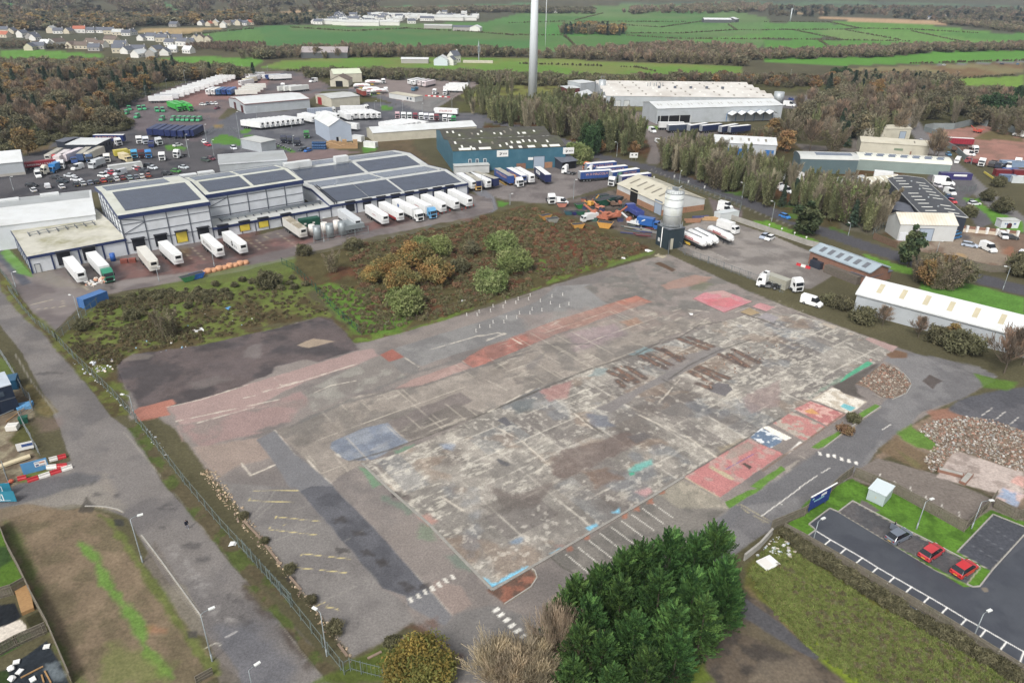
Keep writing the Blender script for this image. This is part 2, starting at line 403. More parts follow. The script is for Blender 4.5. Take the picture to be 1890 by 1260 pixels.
for i in range(5): LN('f8 %d,%d %d,%d'%(760+i*90,380+i*40,980+i*95,480+i*45),.14,(186,182,172),op=.7,brk=.4)
LN('o 1040,275 1110,290 1190,308 1260,330 1340,358 1430,394 1510,424 1600,455 1700,487 1800,512 1890,536 1990,560',8.2,(92,91,95),1,.25)
LN('o 1205,300 1213,275 1225,250 1250,235',6,(120,114,110),1,.5)
LN('o 1190,305 1260,326 1345,356 1435,391 1515,421 1605,452',.14,(150,148,144),op=.35,brk=.5,bs=2)
A('f1 1400,830 1890,1000 1890,1130 1500,1130',(118,108,106),1,.4,.4)
LN('o 1200,312 1330,366 1420,402 1500,432',.5,(150,146,138),op=.5)
A('g7 480,850 700,850 1120,1010 1470,1170 1440,1210 1100,1090 800,960 500,880',(104,140,52),1,.3,.3,.12,1.5)
A('b4 700,930 920,1000 1080,1040 1080,1090 900,1050 760,980',(104,138,56),1,.3,.4,.1,2)
A('b4 1100,1180 1450,1150 1890,1260 1890,1400 1400,1260',(98,138,58),1,.3,.3,.1,2)
A('o 1700,520 1790,523 1890,550 1890,640 1800,600 1700,560',(96,136,58),1,.3,.3,.1,2)
A('g7 0,420 600,560 900,700 1000,860 1480,930 1700,1000 1890,1060 1890,960 1300,700 500,430',(92,84,58),1,.4,.6,.16,2,c2=(86,110,54),cs=5)
A('f4 430,210 560,160 1180,110 1300,60 1600,200 2000,300 2000,700 1560,680 1080,640 860,430 620,290',(158,122,110),1,.6,.8,.08,6,c2=(140,112,100),cs=9)
A('f4 1150,280 1280,210 1450,150 1890,300 1890,330 1500,300 1300,310',(112,102,72),1,1,1.2,.12)
LN('o 1672,205 1690,236 1708,262 1742,293 1772,318 1805,350 1850,385 1900,425',8,(124,121,120),1,.4)
A('b4 1220,330 1500,370 1560,470 1500,520 1450,500 1700,700 1560,760 1480,640 1180,400',(104,102,104),1,.4,.3)
A('f5 990,120 1240,130 1300,240 1890,480 1890,620 1500,560 1340,350 1150,230',(98,138,54),1,.4,.4,.1,2)
A('f5 -100,730 860,760 900,560 1890,640 1990,700 1990,1120 1700,1160 1300,1120 900,1020 400,900',(142,130,116),1,.4,.5,.08,4,c2=(126,108,94),cs=6)
A('f5 900,620 1100,660 1130,740 1000,720',(104,98,96),1,.3);A('f5 900,920 1000,930 1060,980 960,985',(164,140,104),1,.6,.5)
A('f5 1580,860 1700,820 1780,900 1750,1010 1560,920',(150,108,84),.7,.8,.6)
A('b4 550,660 900,640 920,780 780,800 560,760',(104,100,86),1,.6,.8)
A('b4 200,120 250,140 640,180 640,100 1200,170 1260,260 640,240 300,200',(118,112,106),1,.5)
A('g6 780,300 1500,290 1560,460 1050,480 880,460',(116,112,114),1,.5);A('g6 1050,480 1560,470 1500,580 1100,560',(108,108,114),1,.5)
A('g5 500,520 950,520 1000,640 960,1260 850,1000 700,640',(124,116,112),1,.6,.6)
A('g5 950,700 1890,780 1890,1000 1500,900 980,900',(112,106,102),1,.6,.6)
A('g5 560,450 920,470 930,530 560,490',(112,112,64),1,.5);A('g5 740,730 1000,720 990,770 760,770',(108,134,60),1,.4)
YARD='b1 -40,900 60,900 230,1090 950,940 1560,820 1890,690 b2 0,810 430,700 1560,500 1720,540 1740,620 1600,700 900,850 350,960 0,1040 b1 1800,1060 900,1210 640,1260 400,1500 300,1450 -40,1000'
A(YARD,(126,118,114),1,.3,.3,.07,5,c2=(110,102,100),cs=8)
A('b1 860,1000 1000,990 1560,850 1890,740 b2 0,860 500,760 1200,650 1100,720 400,860 0,960 b1 1500,1060 1000,1120 700,1160',(122,90,84),.85,1.2,1.4,ns=4,mt=.1,ms=3,c2=(100,78,74),cs=5)
A('b1 1300,920 1480,880 1700,830 1890,800 1890,900 1500,1000',(96,84,80),.6,1.5,1.5)
A('b1 800,1140 1300,1090 1000,1160 600,1240',(138,130,126),.6,1,1)
A('b1 -60,860 30,930 230,1150 160,1170 20,1010 -60,960',(84,86,94),1,.25,.2,.06)
A('b1 0,930 60,900 230,1080 240,1110 130,1080',(98,136,58),1,.3,.3,.1,1.5)
A('b1 250,1090 380,1060 520,1150 700,1190 400,1180',(132,126,116),.7,.8,.8)
for p in ('b1 1310,905 1420,1000','b1 1395,895 1490,985','b1 1010,930 1100,1060','b2 0,830 90,900','b2 70,810 160,860','b2 150,780 310,890','b1 560,1130 640,1200','b1 1780,830 1890,910','c1 200,80 340,45','c1 220,110 410,90','c1 405,50 415,95'):
 LN(p,.16,(186,176,150),op=.8,brk=.3)
ROAD='o -60,470 -20,505 17,540 83,614 134,674 206,769 250,800 300,890 371,969 429,1043 469,1089 519,1149 607,1260 720,1400 560,1400 450,1260 400,1215 370,1150 300,1060 262,1000 235,955 190,935 130,930 60,945 -60,980 -60,905 40,890 130,850 110,790 66,700 40,650 0,600 -60,560'
A(ROAD,(126,121,117),1,.15,.15,.06,5,c2=(112,108,106),cs=7,ct=(.42,.68))
A('d1 1400,900 1640,860 1890,1150 1890,1300 1560,1300 1460,1100',(108,108,112),.8,1.0,.8)
A('d1 -100,120 130,85 380,20 560,-40 700,0 800,140 560,118 430,150 140,100',(142,136,126),.6,.8,1)
A('o -60,905 40,890 140,872 210,880 120,905 40,930 -60,950',(104,103,104),.9,.5,.4)
A('d1 0,30 60,20 380,-60 380,20 140,85 0,110',(106,104,105),.9,.2,.1)
A('d1 920,480 1000,340 1300,830 1290,860 1320,880 1380,1120 1420,1260 1560,1260 1540,1180 1400,990 1260,940 1180,860',(118,111,104),.8,.2,.2)
A('d1 1040,640 1180,620 1300,830 1320,900 1260,960 1200,900',(128,122,110),.8,.3,.3)
for q in ('d1 1080,350 1250,560 1330,660','d1 1350,770 1490,890','d1 1200,540 1300,650'):
 LN(q,1.6,(150,146,142),op=.5,brk=.55,bs=1.2,sf=.5,am=.6)
for q in ('d1 1200,380 1270,380','d1 1280,470 1330,460','d1 1480,700 1560,740','d1 1560,830 1640,900','d2 0,880 50,900','c1 250,520 400,520','f7 1240,820 1300,800','f7 1400,960 1700,1000','d1 1000,240 1080,260','d1 1060,120 1120,130'):
 LN(q,1.0,(88,85,84),op=.7,brk=.4,bs=1,sf=.4,am=.6)
A('f7 1450,650 1560,640 1700,900 1640,1010 1480,880',(146,138,128),.6,.6,.5)
A('f6 330,380 480,380 700,620 840,790 700,860 560,800 420,560',(114,104,72),1,.4,.4,.15,1,c2=(120,112,80),cs=2)
A('f6 520,880 900,850 900,1050 560,1080',(130,112,106),.5,1,.8)
LN('c1 100,400 200,570 370,790',.25,(146,142,134),op=.7,brk=.25)
LN('d1 915,305 1040,470 1170,650 1300,830',.2,(178,172,158),op=.8,brk=.2);LN('d1 550,120 690,125 760,140 800,160',.2,(170,160,140),op=.9)
LN('c1 800,900 870,980 980,1110 1100,1260',.22,(158,152,142),op=.7,brk=.25);LN('d1 1080,-10 1150,60 1290,235 1420,385 1640,660',.2,(140,136,128),op=.6,brk=.4)
LN('d1 1290,235 1360,315',.22,(186,182,174),op=.8,brk=.2)
LN('d1 1460,965 1530,925',.16,(196,192,186));LN('d1 1310,1042 1400,997 1425,1020',.14,(186,182,170),op=.9)
LN('d2 0,640 240,880 420,1130',1.5,(82,72,64),op=.75,brk=.35,bs=1.5,sf=.5,am=.6)
LN('d2 240,880 420,1120 560,1270',.2,(146,140,130),op=.6,brk=.4)
A('d2 230,800 330,890 520,1110 650,1260 540,1260 440,1110',(104,102,100),.9,.2,.2)
A('o -60,640 20,690 60,745 62,770 45,790 60,830 75,850 60,880 20,900 -60,910',(118,106,90),1,.4,.4,.15,1.2,c2=(140,132,112),cs=2)
A('f6 -50,0 40,0 200,150 150,300 -50,200',(98,110,60),1,.5,.5);A('f6 300,1000 420,960 470,1240 260,1300 150,1200',(92,92,56),1,.5,.5,.15,1)
A('f7 330,660 700,600 760,640 420,790 280,780',(104,112,60),1,.3,.4)
A('o 0,520 17,545 90,625 120,690 80,640 30,580 0,545',(112,116,64),op=.0)
A('b1 0,1080 60,1120 130,1230 c1 60,-20 110,0 200,120 290,210 300,280 180,190 60,60 0,-30',(108,112,60),1,.3,.4,.14,1.2,c2=(98,88,60),cs=2)
A('c1 210,130 300,190 380,270 440,330 560,450 720,640 840,790 720,800 600,640 470,490 330,340',(104,108,58),1,.25,.3,.14,1,c2=(92,84,58),cs=2)
A('c1 820,880 900,830 1000,1000 1150,1200 d1 1250,0 1500,330 1700,560 1890,760 d2 0,540 250,800 420,990 600,1180 700,1260 560,1260 420,1110 300,930 120,760 0,630 d1 1640,640 1400,380 1200,130 1090,0',(98,90,70),1,.3,.4,.15,1.2,c2=(88,98,54),cs=2.5)
A('d1 -200,90 20,130 150,105 430,140 560,130 700,180 800,330 920,480 1050,680 1200,900 1370,1120 1420,1210 1300,1280 470,1300 320,920 215,720 0,250 -200,200',(128,114,95),1,.3,.5,.1,2.5,c2=(114,104,84),cs=3,ct=(.4,.65))
A('d1 640,170 720,200 860,380 930,490 1050,660 1200,890 1400,1130 1420,1210 1340,1190 1180,960 960,640 820,400',(104,112,62),.9,.4,.5,ns=1.5,mt=.14,ms=1)
A('d1 500,340 590,390 660,480 720,620 800,700 860,780 960,900 940,1000 1100,1160 1120,1230 1000,1180 900,1000 820,860 720,700 610,560 600,460 520,400',(104,138,62),.85,.5,.7,ns=1.6,mt=.1,ms=1)
A('d1 20,200 120,300 240,560 260,720 420,1100 560,1260 480,1260 330,930 200,640 40,300',(96,108,60),.8,.6,.6,ns=1.5,mt=.12)
A('d1 700,1000 900,1040 1120,1150 1100,1260 640,1260',(112,124,66),.5,.8,.8,ns=1.5);A('d1 940,890 1090,900 1080,940 960,940',(150,112,86),.6,.5,.5)
A('d1 560,60 610,110 600,160 500,160',(84,80,74),.8,.2,.3);A('d1 740,205 800,205 800,245 740,245',(70,70,70),.8,.2,.3);A('d1 1210,925 1280,925 1280,970 1220,970',(78,76,74),.8,.2,.3)
A('d1 -100,250 0,260 60,420 180,650 0,710 -100,740',(92,120,46),1,.15,.1,.08);A('d1 -100,380 40,380 80,470 0,520 -100,520',(62,84,46),1,.3,.4,.2,.6)
A('d1 -100,770 100,740 140,830 0,920 -100,960',(46,50,54),1,.1,.1,.2,.5);A('d1 -100,940 130,850 170,890 170,930 0,1000 -100,1030',(200,192,180),1,.08,.05,.05)
A('d1 -100,1030 0,1005 190,920 215,970 0,1090 -100,1130',(62,112,40),1,.1,.05);A('d1 160,840 250,800 310,900 220,960',(66,64,44),1,.15,.2,.2,.5)
A('d1 40,1170 300,990 390,1130 440,1260 -100,1300 -100,1230',(56,62,68),1,.1,.1,.15,.6);A('d1 -100,1180 50,1180 60,1260 -100,1300',(64,80,44),1,.2,.2)
A('d1 280,1130 380,1130 420,1240 330,1240',(150,160,164),.4,.4,.5,ns=.6)
SITE='c1 830,720 790,560 740,450 860,400 1350,330 1890,205 c2 480,158 600,200 720,330 830,310 1300,175 1890,5 c3 0,95 440,-55 o 1185,480 1235,470 1400,547 1660,642 1800,692 1840,702 1720,760 1650,805 1600,850 1500,930 1440,965 1380,1000 1310,1058 1100,1190 950,1280 850,1280 830,1240 795,1170 760,1148 650,1212 610,1160 540,1058 480,982 430,922 395,882 330,800 290,770 240,775'
A(SITE,(138,130,124),1,.4,.5,.06,6,c2=(122,116,112),cs=9,ct=(.42,.66))
A('c1 330,300 380,290 640,60 1010,-20 1890,-160 c2 400,0 600,170 740,270 760,300 680,330 560,160 480,160 0,240 c1 1890,210 1350,330 1050,390 790,440 740,480 790,560 830,700 700,600 540,450 420,330',(106,114,60),1,.5,.9,ns=2,mt=.18,ms=2,c2=(94,84,60),cs=4,ct=(.42,.58))
A('o 180,558 400,500 560,470 590,515 545,560 400,555 330,590 200,600',(106,122,60),.6,1,1.5,ns=4,mt=.12,ms=2)
A('o 545,472 700,435 900,395 985,376 1010,385 1200,455 1180,474 900,560 700,620 660,615 600,550 545,505',(92,86,58),1,.6,1.0,ns=3,mt=.18,ms=2,c2=(104,76,56),cs=8,ct=(.48,.66))
A('c2 430,-40 560,-60 880,20 860,100 1100,160 1000,260 780,300 620,170 520,40',(98,128,52),.9,.8,1.2,ns=3,mt=.14,ms=1.5)
A('f2 0,620 300,560 600,820 640,1000 560,1160 200,1080 0,900',(122,78,54),.8,1.2,1.5,ns=3,mt=.18,ms=1.5,c2=(108,72,60),cs=4)
A('f2 340,1130 420,1110 520,1200 380,1260 300,1210',(96,134,54),.9,.6,.8);A('f2 1050,1150 1500,1010 1720,960 1690,1010 1300,1130 1000,1220',(104,122,60),.9,.4,.6,.15,1)
A('f2 0,1080 180,1120 200,1260 0,1260',(100,128,54),.8,.7,.8);A('f2 560,1100 680,1080 700,1180 580,1200',(104,58,54),.8,.7,.8)
A('c2 690,320 760,270 1000,260 1300,150 1600,60 1890,-20 c3 440,-110 900,-260 900,-230 440,-70 0,60 c2 1300,180 800,320',(106,124,56),.9,.3,.5,.14,1.2,c2=(98,84,60),cs=2)
A('c1 770,450 860,400 1350,330 1890,205 c2 480,160 560,170 640,240 720,330 740,370 600,410 480,450 400,430 200,480 180,520 0,595 c1 1500,640 1080,745 1130,700 900,745 850,650 760,560',(104,94,92),1,.35,.5,.1,3,c2=(84,78,78),cs=6,ct=(.42,.62))
A('c2 340,340 450,295 590,315 520,330 420,360 370,350',(168,152,132),.8,.2,.3);A('c1 1200,580 1420,540 1500,560 1300,630',(128,122,118),.4,.8,1);A('c2 20,350 120,330 100,420 0,420',(132,126,122),.5,.6,.8)
A('c1 760,450 960,430 1000,400 860,390',(128,120,112),.6,.4,.5)
A('c1 1080,745 1600,600 c2 0,600 500,450 740,375 830,365 890,420 700,480 400,570 100,720 c1 1890,700 1140,860 c1 1180,960 1140,800',(158,138,132),1,.3,.4,.05,4)
A('c1 1160,860 1890,700 c2 0,760 400,630 430,700 300,830 60,900 c1 1700,900 1280,1000',(150,130,125),1,.5,.6,.05,4,c2=(140,128,122),cs=6)
A('c1 1250,1000 1500,960 1890,900 1800,1060 1560,1110 1430,1190 1330,1120',(150,136,126),1,.5,.6,.06,3)
A('c2 380,640 880,400 960,440 1020,520 1050,550 700,660 450,770',(132,126,120),1,.5,.5,.06,3,c2=(146,142,134),cs=4)
A('c1 860,770 900,740 1110,690 1140,715 1080,745 1100,790 900,830',(164,116,100),1,.2,.25,.06)
A('c2 880,402 960,365 1035,415 940,448',(152,104,92),1,.12,.12,.06,1.5)
A('c2 975,360 1600,165 1890,60 c3 440,-40 1000,-80 1300,0 1000,60 420,190 c2 1890,240 1300,420 1150,475 1040,420',(126,124,122),1,.3,.3,.06,4,c2=(138,136,133),cs=6)
A('c2 940,445 1040,420 1140,480 1110,520 1020,520',(128,124,120),1,.2)
A('o 1080,530 1190,480 1230,470 1400,545 1440,560 1300,575 1200,590 1120,560',(138,130,124),1,.5,.8,.1,3,c2=(122,118,112),cs=4)
A('f8 310,1000 500,920 800,850 1050,880 960,960 700,1020 400,1060',(162,132,118),.7,.5,.5,.06);A('f8 220,680 300,660 530,770 480,800',(104,84,66),1,.2,.3);A('f8 215,565 270,540 400,575 340,605',(172,164,142),1,.15,.1)
A('f8 700,1060 900,940 1100,980 900,1080',(116,118,92),.5,.6,.7)
A('c2 1405,440 1560,350 1700,310 1890,235 c3 50,330 420,185 700,100 960,20 1060,60 900,110 620,210 440,270 0,455 c2 1890,370 1480,485',(162,116,104),1,.15,.2,.07,2,c2=(148,112,102),cs=4)
A('c3 440,180 960,20 1060,60 720,170 560,240',(170,124,104),.6,.5,.6)
A('c2 1090,560 1410,450 1470,485 1150,600 980,655 960,630',(158,136,128),1,.2,.3,.05)
A('c2 330,850 700,670 1150,600 1500,490 1890,370 c3 0,455 440,280 620,220 1000,110 1450,190 1150,290 960,380 600,540 0,770 c2 1890,640 1360,860 1060,970 960,1010 760,1100 680,1150 560,1230 200,890',(146,138,129),1,.3,.4,.06,3,c2=(130,124,117),cs=4,ct=(.45,.65))
A('c2 930,840 1100,760 1400,640 1480,700 1200,830 1000,890',(122,114,110),.8,.25,.3,.05);A('c2 980,890 1360,720 1560,780 1370,860 1080,950',(118,112,106),.8,.25,.3,.06)
A('c3 200,150 1000,60 1300,130 1100,240 600,260 300,330',(150,136,128),.5,1.5,1.5,c2=(146,138,130),cs=3);A('c3 860,190 960,160 1010,200 900,220',(160,124,100),.6,.6,.6);A('c3 520,260 820,200 900,280 560,380',(150,132,136),.5,1.2,1.2)
A('c2 570,965 760,880 930,838 975,890 1062,965 960,1010 830,1080 680,1090 605,1050 560,1000',(122,128,138),1,.15,.2,.06,1.5,c2=(136,140,146),cs=2)
A('c2 740,1120 800,1140 890,1240 840,1260',(112,138,112),.9,.3,.4,ns=1);A('c2 960,1020 1100,980 1060,1060 1000,1060',(110,142,118),.7,.3,.4,ns=1)
INN='o 909,1089 862,1042 792,968 715,900 690,872 668,855 740,835 900,760 1010,708 1174,654 1331,594 1390,578 1470,580 1540,600 1655,641 1620,668 1536,711 1470,757 1383,806 1263,880 1203,917 1087,985'
A(INN,(156,150,141),1,.12,.12,.06,3,c2=(136,131,124),cs=6,ct=(.42,.62))
O_=G(909,1089);U_=(G(1600,702)-O_).normalized();V_=VE((-U_.y,U_.x,0))
def slabdetail(x,y,C,seed):
 dx,dy=x-O_.x,y-O_.y;u=dx*U_.x+dy*U_.y;v=dx*V_.x+dy*V_.y
 for (cu,cv,k,sd) in ((9.5,6.2,.09,1),(4.1,12.0,.06,5)):
  iu=np.floor(u/cu+.25*np.sin(np.floor(v/cv)*2.1));iv=np.floor(v/cv)
  h=_hash(iu,iv,sd);C=C*(1+k*(h-.5)*2)[:,None]
  h2=_hash(iu,iv,sd+40);t=((h2>.86)*.55)[:,None];C=C*(1-t)+np.array(S(116,110,106))*t
  h3=_hash(iu,iv,sd+80);t=((h3>.92)*.3)[:,None];C=C*(1-t)+np.array(S(128,134,138))*t
 for (p,q,per,off,sd) in ((u,v,9.5,0,11),(v,u,6.2,0,12),(u,v,19.0,4.0,13)):
  g=np.abs((p/per+off)%1-.5)*per;g=per/2-g
  w=(1-ST(.09,.28,g+.12*(fbm(x,y,.9,sd,2)-.5)))*ST(.42,.6,fbm(x,y,5,sd+3,3))
  C=C*(1-.55*w[:,None])+np.array(S(190,184,172))*.55*w[:,None]
 n=fbm(u*.5,v*1.5,.95,31,4);m=fbm(x,y,14,33,3)
 w=ST(.55,.66,n)*ST(.42,.6,m)*.5;C=C*(1-w[:,None])+np.array(S(202,196,182))*w[:,None]
 n=fbm(u*1.4,v*.5,.9,35,4);w=ST(.58,.7,n)*ST(.48,.62,fbm(x,y,17,36,3))*.42;C=C*(1-w[:,None])+np.array(S(196,190,178))*w[:,None]
 w=ST(.52,.7,fbm(x,y,11,41,4))*.6;C=C*(1-w[:,None])+np.array(S(112,104,98))*w[:,None]
 w=ST(.6,.7,fbm(x,y,7,43,4))*.35;C=C*(1-w[:,None])+np.array(S(150,128,108))*w[:,None]
 w=ST(.62,.72,fbm(x,y,9,47,4))*.3;C=C*(1-w[:,None])+np.array(S(118,128,138))*w[:,None]
 n=fbm(x,y,.7,57,2);C=C*(1+.16*(n-.5)*2)[:,None]
 w=ST(.66,.74,fbm(x,y,1.1,59,3))*.4;C=C*(1-w[:,None])+np.array(S(206,200,188))*w[:,None]
 w=ST(.63,.7,fbm(x,y,2.2,53,3))*.4;C=C*(1-w[:,None])+C*.8*w[:,None]
 return C
def halldetail(x,y,C,seed):
 dx,dy=x-O_.x,y-O_.y;u=dx*U_.x+dy*U_.y;v=dx*V_.x+dy*V_.y
 for (cu,cv,k,sd) in ((7.5,9.2,.06,3),(18,4.0,.05,7)):
  iu=np.floor(u/cu);iv=np.floor(v/cv);h=_hash(iu,iv,sd);C=C*(1+k*(h-.5)*2)[:,None]
 for (p,per,sd) in ((u,7.5,15),(v,9.2,16),(u,4.0,17),(v,23,18)):
  g=per/2-np.abs((p/per)%1-.5)*per
  w=(1-ST(.06,.22,g+.1*(fbm(x,y,.8,sd,2)-.5)))*ST(.5,.62,fbm(x,y,6,sd+3,3))
  C=C*(1-.5*w[:,None])+np.array(S(184,176,162))*.5*w[:,None]
 n=fbm(x,y,.8,67,2);C=C*(1+.12*(n-.5)*2)[:,None]
 n=fbm(u*.4,v*1.6,1.1,61,4);w=ST(.58,.7,n)*ST(.46,.62,fbm(x,y,12,63,3))*.42;C=C*(1-w[:,None])+np.array(S(188,180,166))*w[:,None]
 w=ST(.56,.72,fbm(x,y,8,65,4))*.4;C=C*(1-w[:,None])+C*.78*w[:,None]
 return C
FN('c2 330,850 700,670 1150,600 1410,440 1890,235 c3 420,185 960,20 1350,130 1500,190 960,400 0,770 c2 1890,640 760,1100 680,1150 560,1230 200,890',halldetail)
FN(INN,slabdetail)
FN('o 1300,575 1440,555 1700,660 1800,690 1700,760 1600,850 1500,930 1440,960 1350,930 1600,745 1655,645 1470,580',halldetail)
for s,c,op in (('c3 400,1050 640,980 900,900 1000,960 760,1080 500,1210 420,1180',(112,98,92),.75),('c3 620,1160 760,1130 880,1200 700,1260',(126,106,92),.7),('d3 0,-20 200,40 420,-30 300,130 120,130',(112,102,96),.6),('d2 1500,120 1700,60 1890,100 1650,180',(110,104,98),.6),('c3 640,780 760,800 820,860 680,870',(112,116,126),.7),('c3 340,640 420,600 550,560 520,680 400,700',(164,126,120),.7),('c3 1080,370 1010,350 930,400 960,410',(128,150,152),.7),('c3 700,490 770,490 760,530 650,540',(128,146,146),.6),
('c3 150,700 300,690 280,760 180,780',(106,112,112),.6),('c3 1640,680 1890,560 1890,720 1700,780',(146,128,124),.6),('c3 1500,1000 1690,930 1480,1060',(140,128,104),.6),('d2 880,40 1100,130 1060,170 900,70',(112,126,112),.7),('d2 1130,230 1240,260 1230,330 1130,330',(122,132,114),.8),('d2 1300,440 1380,430 1480,540 1400,520',(110,124,112),.7),('d2 1110,180 1180,170 1250,215 1190,245',(178,138,126),.7),('d2 1000,60 1060,40 1100,70 1060,100',(104,96,92),.8),
('c2 1280,980 1360,980 1350,1020 1290,1010',(128,140,158),.7),('d3 140,340 230,320 200,350 150,370',(130,144,156),.8),('d2 1700,350 1790,320 1810,330 1720,365',(128,142,156),.8),('d3 430,370 480,360 540,410 520,410',(176,128,118),.7),('d3 960,30 1050,0 1060,40 1030,50',(190,150,148),.7),
('c3 380,380 300,500 230,480',(122,118,116),.5),('c3 150,540 230,580 190,590',(112,106,102),.6)):
 A(s,c,op=op,sf=.5,am=.7,ns=1.5,mt=.08,ms=1)
A('c3 910,1150 960,1110 1060,1080 1070,1110 960,1160',(112,168,158),.9,.4,.5,ns=1);A('c3 905,1160 950,1155 960,1175 920,1185',(64,158,128),.9,.2,.3)
for s in ('d2 1540,580 1600,650 1640,650 1730,590 1830,520 1800,515 1640,610 1600,620','d3 640,260 700,225 720,250 660,275','d3 400,425 470,385 440,425','d3 810,160 850,130 850,165','d3 0,610 60,620 30,655 0,640','d3 100,585 250,510 260,525 110,605'):
 A(s,(126,186,208),.9,.25,.35,ns=.9,mt=.1,ms=.8)
A('c3 700,750 900,650 1110,540 1300,450 1500,350 1540,372 1350,470 1200,555 1000,640 800,775',(132,127,124),.95,.2,.3,.05)
A('c3 1150,430 1480,350 1500,380 1170,520 1100,500',(134,129,126),.8,.3,.4)
A('c3 1420,620 1480,582 1555,590 1582,625 1535,670 1440,640',(118,114,114),1,.1,.1);A('c3 1120,770 1225,708 1320,760 1310,790 1180,800',(124,119,114),.9,.2,.2)
A('c3 900,930 1010,900 1060,930 960,975',(110,105,103),.9,.2,.2);A('c3 60,825 110,805 165,850 120,865',(106,104,106),1,.12);A('c2 1640,1070 1720,1100 1700,1120 1650,1090',(112,108,106),1,.1);A('c3 70,1080 140,1110 120,1120 80,1100',(108,106,106),1,.1)
RUST=((785,510,935,580),(830,490,965,572),(900,480,1015,552),(990,410,1145,487),(1040,400,1185,465),(1090,360,1255,424),(1140,370,1240,440),(1240,300,1412,362),(1300,290,1446,347),(1310,510,1440,585),(1350,490,1492,562),(1370,480,1552,552),(1500,400,1662,475),(1560,400,1686,480),(1590,370,1745,450),(1360,590,1430,615),(840,570,880,605))
for r in RUST:
 LN('c3 %d,%d %d,%d'%r,1.5,(98,86,80),op=.85,brk=.25,bs=2,sf=.25,am=.3);LN('c3 %d,%d %d,%d'%r,.7,(142,112,94),op=.7,brk=.48,bs=.8,sf=.2,am=.4)
for s in ('c3 960,400 1130,310 1240,290 1370,210 1510,190','c3 1170,560 1300,470 1480,380 1700,305','c3 0,770 330,630 640,500 960,400','c3 1250,620 1130,560','c2 680,1090 960,1010 1060,970 1360,860 1890,640','c3 1270,1190 1690,930 1890,810','c3 620,825 740,905'):
 LN(s,.45,(98,94,88),op=.75,brk=.3,bs=3,sf=.15,am=.15)
LN('c2 300,870 430,800 740,690 1000,620 1160,600 1500,490 1890,375 c3 0,455 330,340 650,330',.7,(112,108,104),op=.6,brk=.3,bs=4,sf=.25,am=.3)
LN('c2 380,830 620,720 800,650 960,580 1100,520 1410,430',.9,(118,116,112),op=.7,brk=.3,bs=5,sf=.4,am=.4)
for s in ('c1 1080,740 1300,690 1600,595','c2 130,640 350,580 730,460','c2 0,680 70,665','c2 190,545 245,600 370,570','c2 460,645 560,600 720,570','c2 1200,370 1510,280 1640,260','c2 1520,285 1640,260 1690,265 1570,310','c3 0,300 110,260','c3 60,260 130,280','c3 150,295 215,330','c2 1040,420 1130,480','c2 1740,300 1800,335','c1 1280,840 1640,740','c1 1140,830 1800,690','c1 1560,1100 1620,1180 1780,1110','c2 0,1120 45,1180 210,1110','c2 200,890 330,1050 560,1230','c2 410,1080 560,1240','d2 340,0 360,25','d2 560,0 690,120 980,430 1180,640 1350,825','c2 560,1000 620,1060','c1 1775,890 1860,1000','c2 1890,610 1580,770','d2 1280,60 1420,150','c2 1580,570 1700,630','c3 1220,100 1300,110 1430,125','c3 960,780 1170,880 1290,930 1500,1080','c3 560,780 740,930','c3 0,840 210,950 400,1110','c3 1100,720 1240,560','c3 1590,650 1640,710','c3 920,740 1040,790','c3 430,690 560,720'):
 LN(s,.3,(196,188,174),op=.75,brk=.34,bs=2.2,sf=.12,am=.2)
A('c2 80,950 200,890 330,1040 560,1230 d2 600,20 860,280 1200,660 1350,830 1300,890 1060,760 1040,700 900,650 640,350 360,25 340,0 c2 300,1260 200,1100',(122,121,122),1,.15,.15,.05,3)
A('d2 360,22 440,-10 580,-10 600,20 860,280 1200,660 1190,690 1060,700 900,650 640,350',(102,102,106),1,.15,.15,.06,2.5,c2=(92,92,96),cs=4)
A('d2 -160,-40 340,0 640,350 900,650 1060,760 1100,860 900,990 700,1090 610,980 400,690 240,500 60,260',(130,126,122),.9,.3,.4,.05,4,c2=(120,116,113),cs=5)
A('d2 1200,660 1350,825 1480,750 1400,640 1240,600',(146,132,124),.8,.2,.3);A('d2 1360,825 1600,750 1890,860 1890,1260 1250,1260 1200,950 1300,890',(124,121,118),.9,.4,.4,.05,c2=(114,112,110),cs=5)
for c in ((620,205),(745,290),(640,405),(880,470),(905,495),(1050,630),(1085,650),(800,420),(1165,635),(1000,40),(300,590)):
 A('d2 %d,%d %d,%d %d,%d %d,%d'%(c[0]-45,c[1]-12,c[0]+25,c[1]-18,c[0]+40,c[1]+14,c[0]-30,c[1]+18),(74,70,68),.7,.3,.6,ns=.7,mt=0)
for s in ('d2 40,190 180,60 200,20','d2 60,215 190,100','d2 225,180 400,120','d2 200,340 490,230','d2 500,740 800,600','d2 640,350 800,260'):
 LN(s,.3,(150,146,138),op=.4,brk=.4,bs=2)
YL=(205,190,132)
for s in ('d2 65,18 350,18','d2 40,68 30,82 320,94','d2 210,185 200,200','d2 210,187 495,217','d2 170,255 158,268 470,304','d2 380,425 372,436','d2 380,425 690,460','d2 340,495 332,514 660,548','d2 545,750 535,770 600,780 608,790','d2 258,240 282,232','d2 440,775 520,740'):
 LN(s,.14,YL,op=.85,brk=.33,bs=.8,sf=.06)
A('d3 400,450 700,300 1060,60 1200,-60 1560,130 1330,300 1000,560 700,570 560,555 480,510',(132,127,120),1,.3,.4,.06,3,c2=(118,114,108),cs=4)
A('d3 1080,40 1260,-60 1500,70 1540,130 1240,130',(150,144,130),.8,.5,.6,.08,1.5,c2=(170,162,146),cs=2)
LN('d3 410,450 480,510 560,555 720,570',.25,(96,92,84),op=.8);LN('d3 1330,305 1620,110',.25,(150,146,136),op=.8)
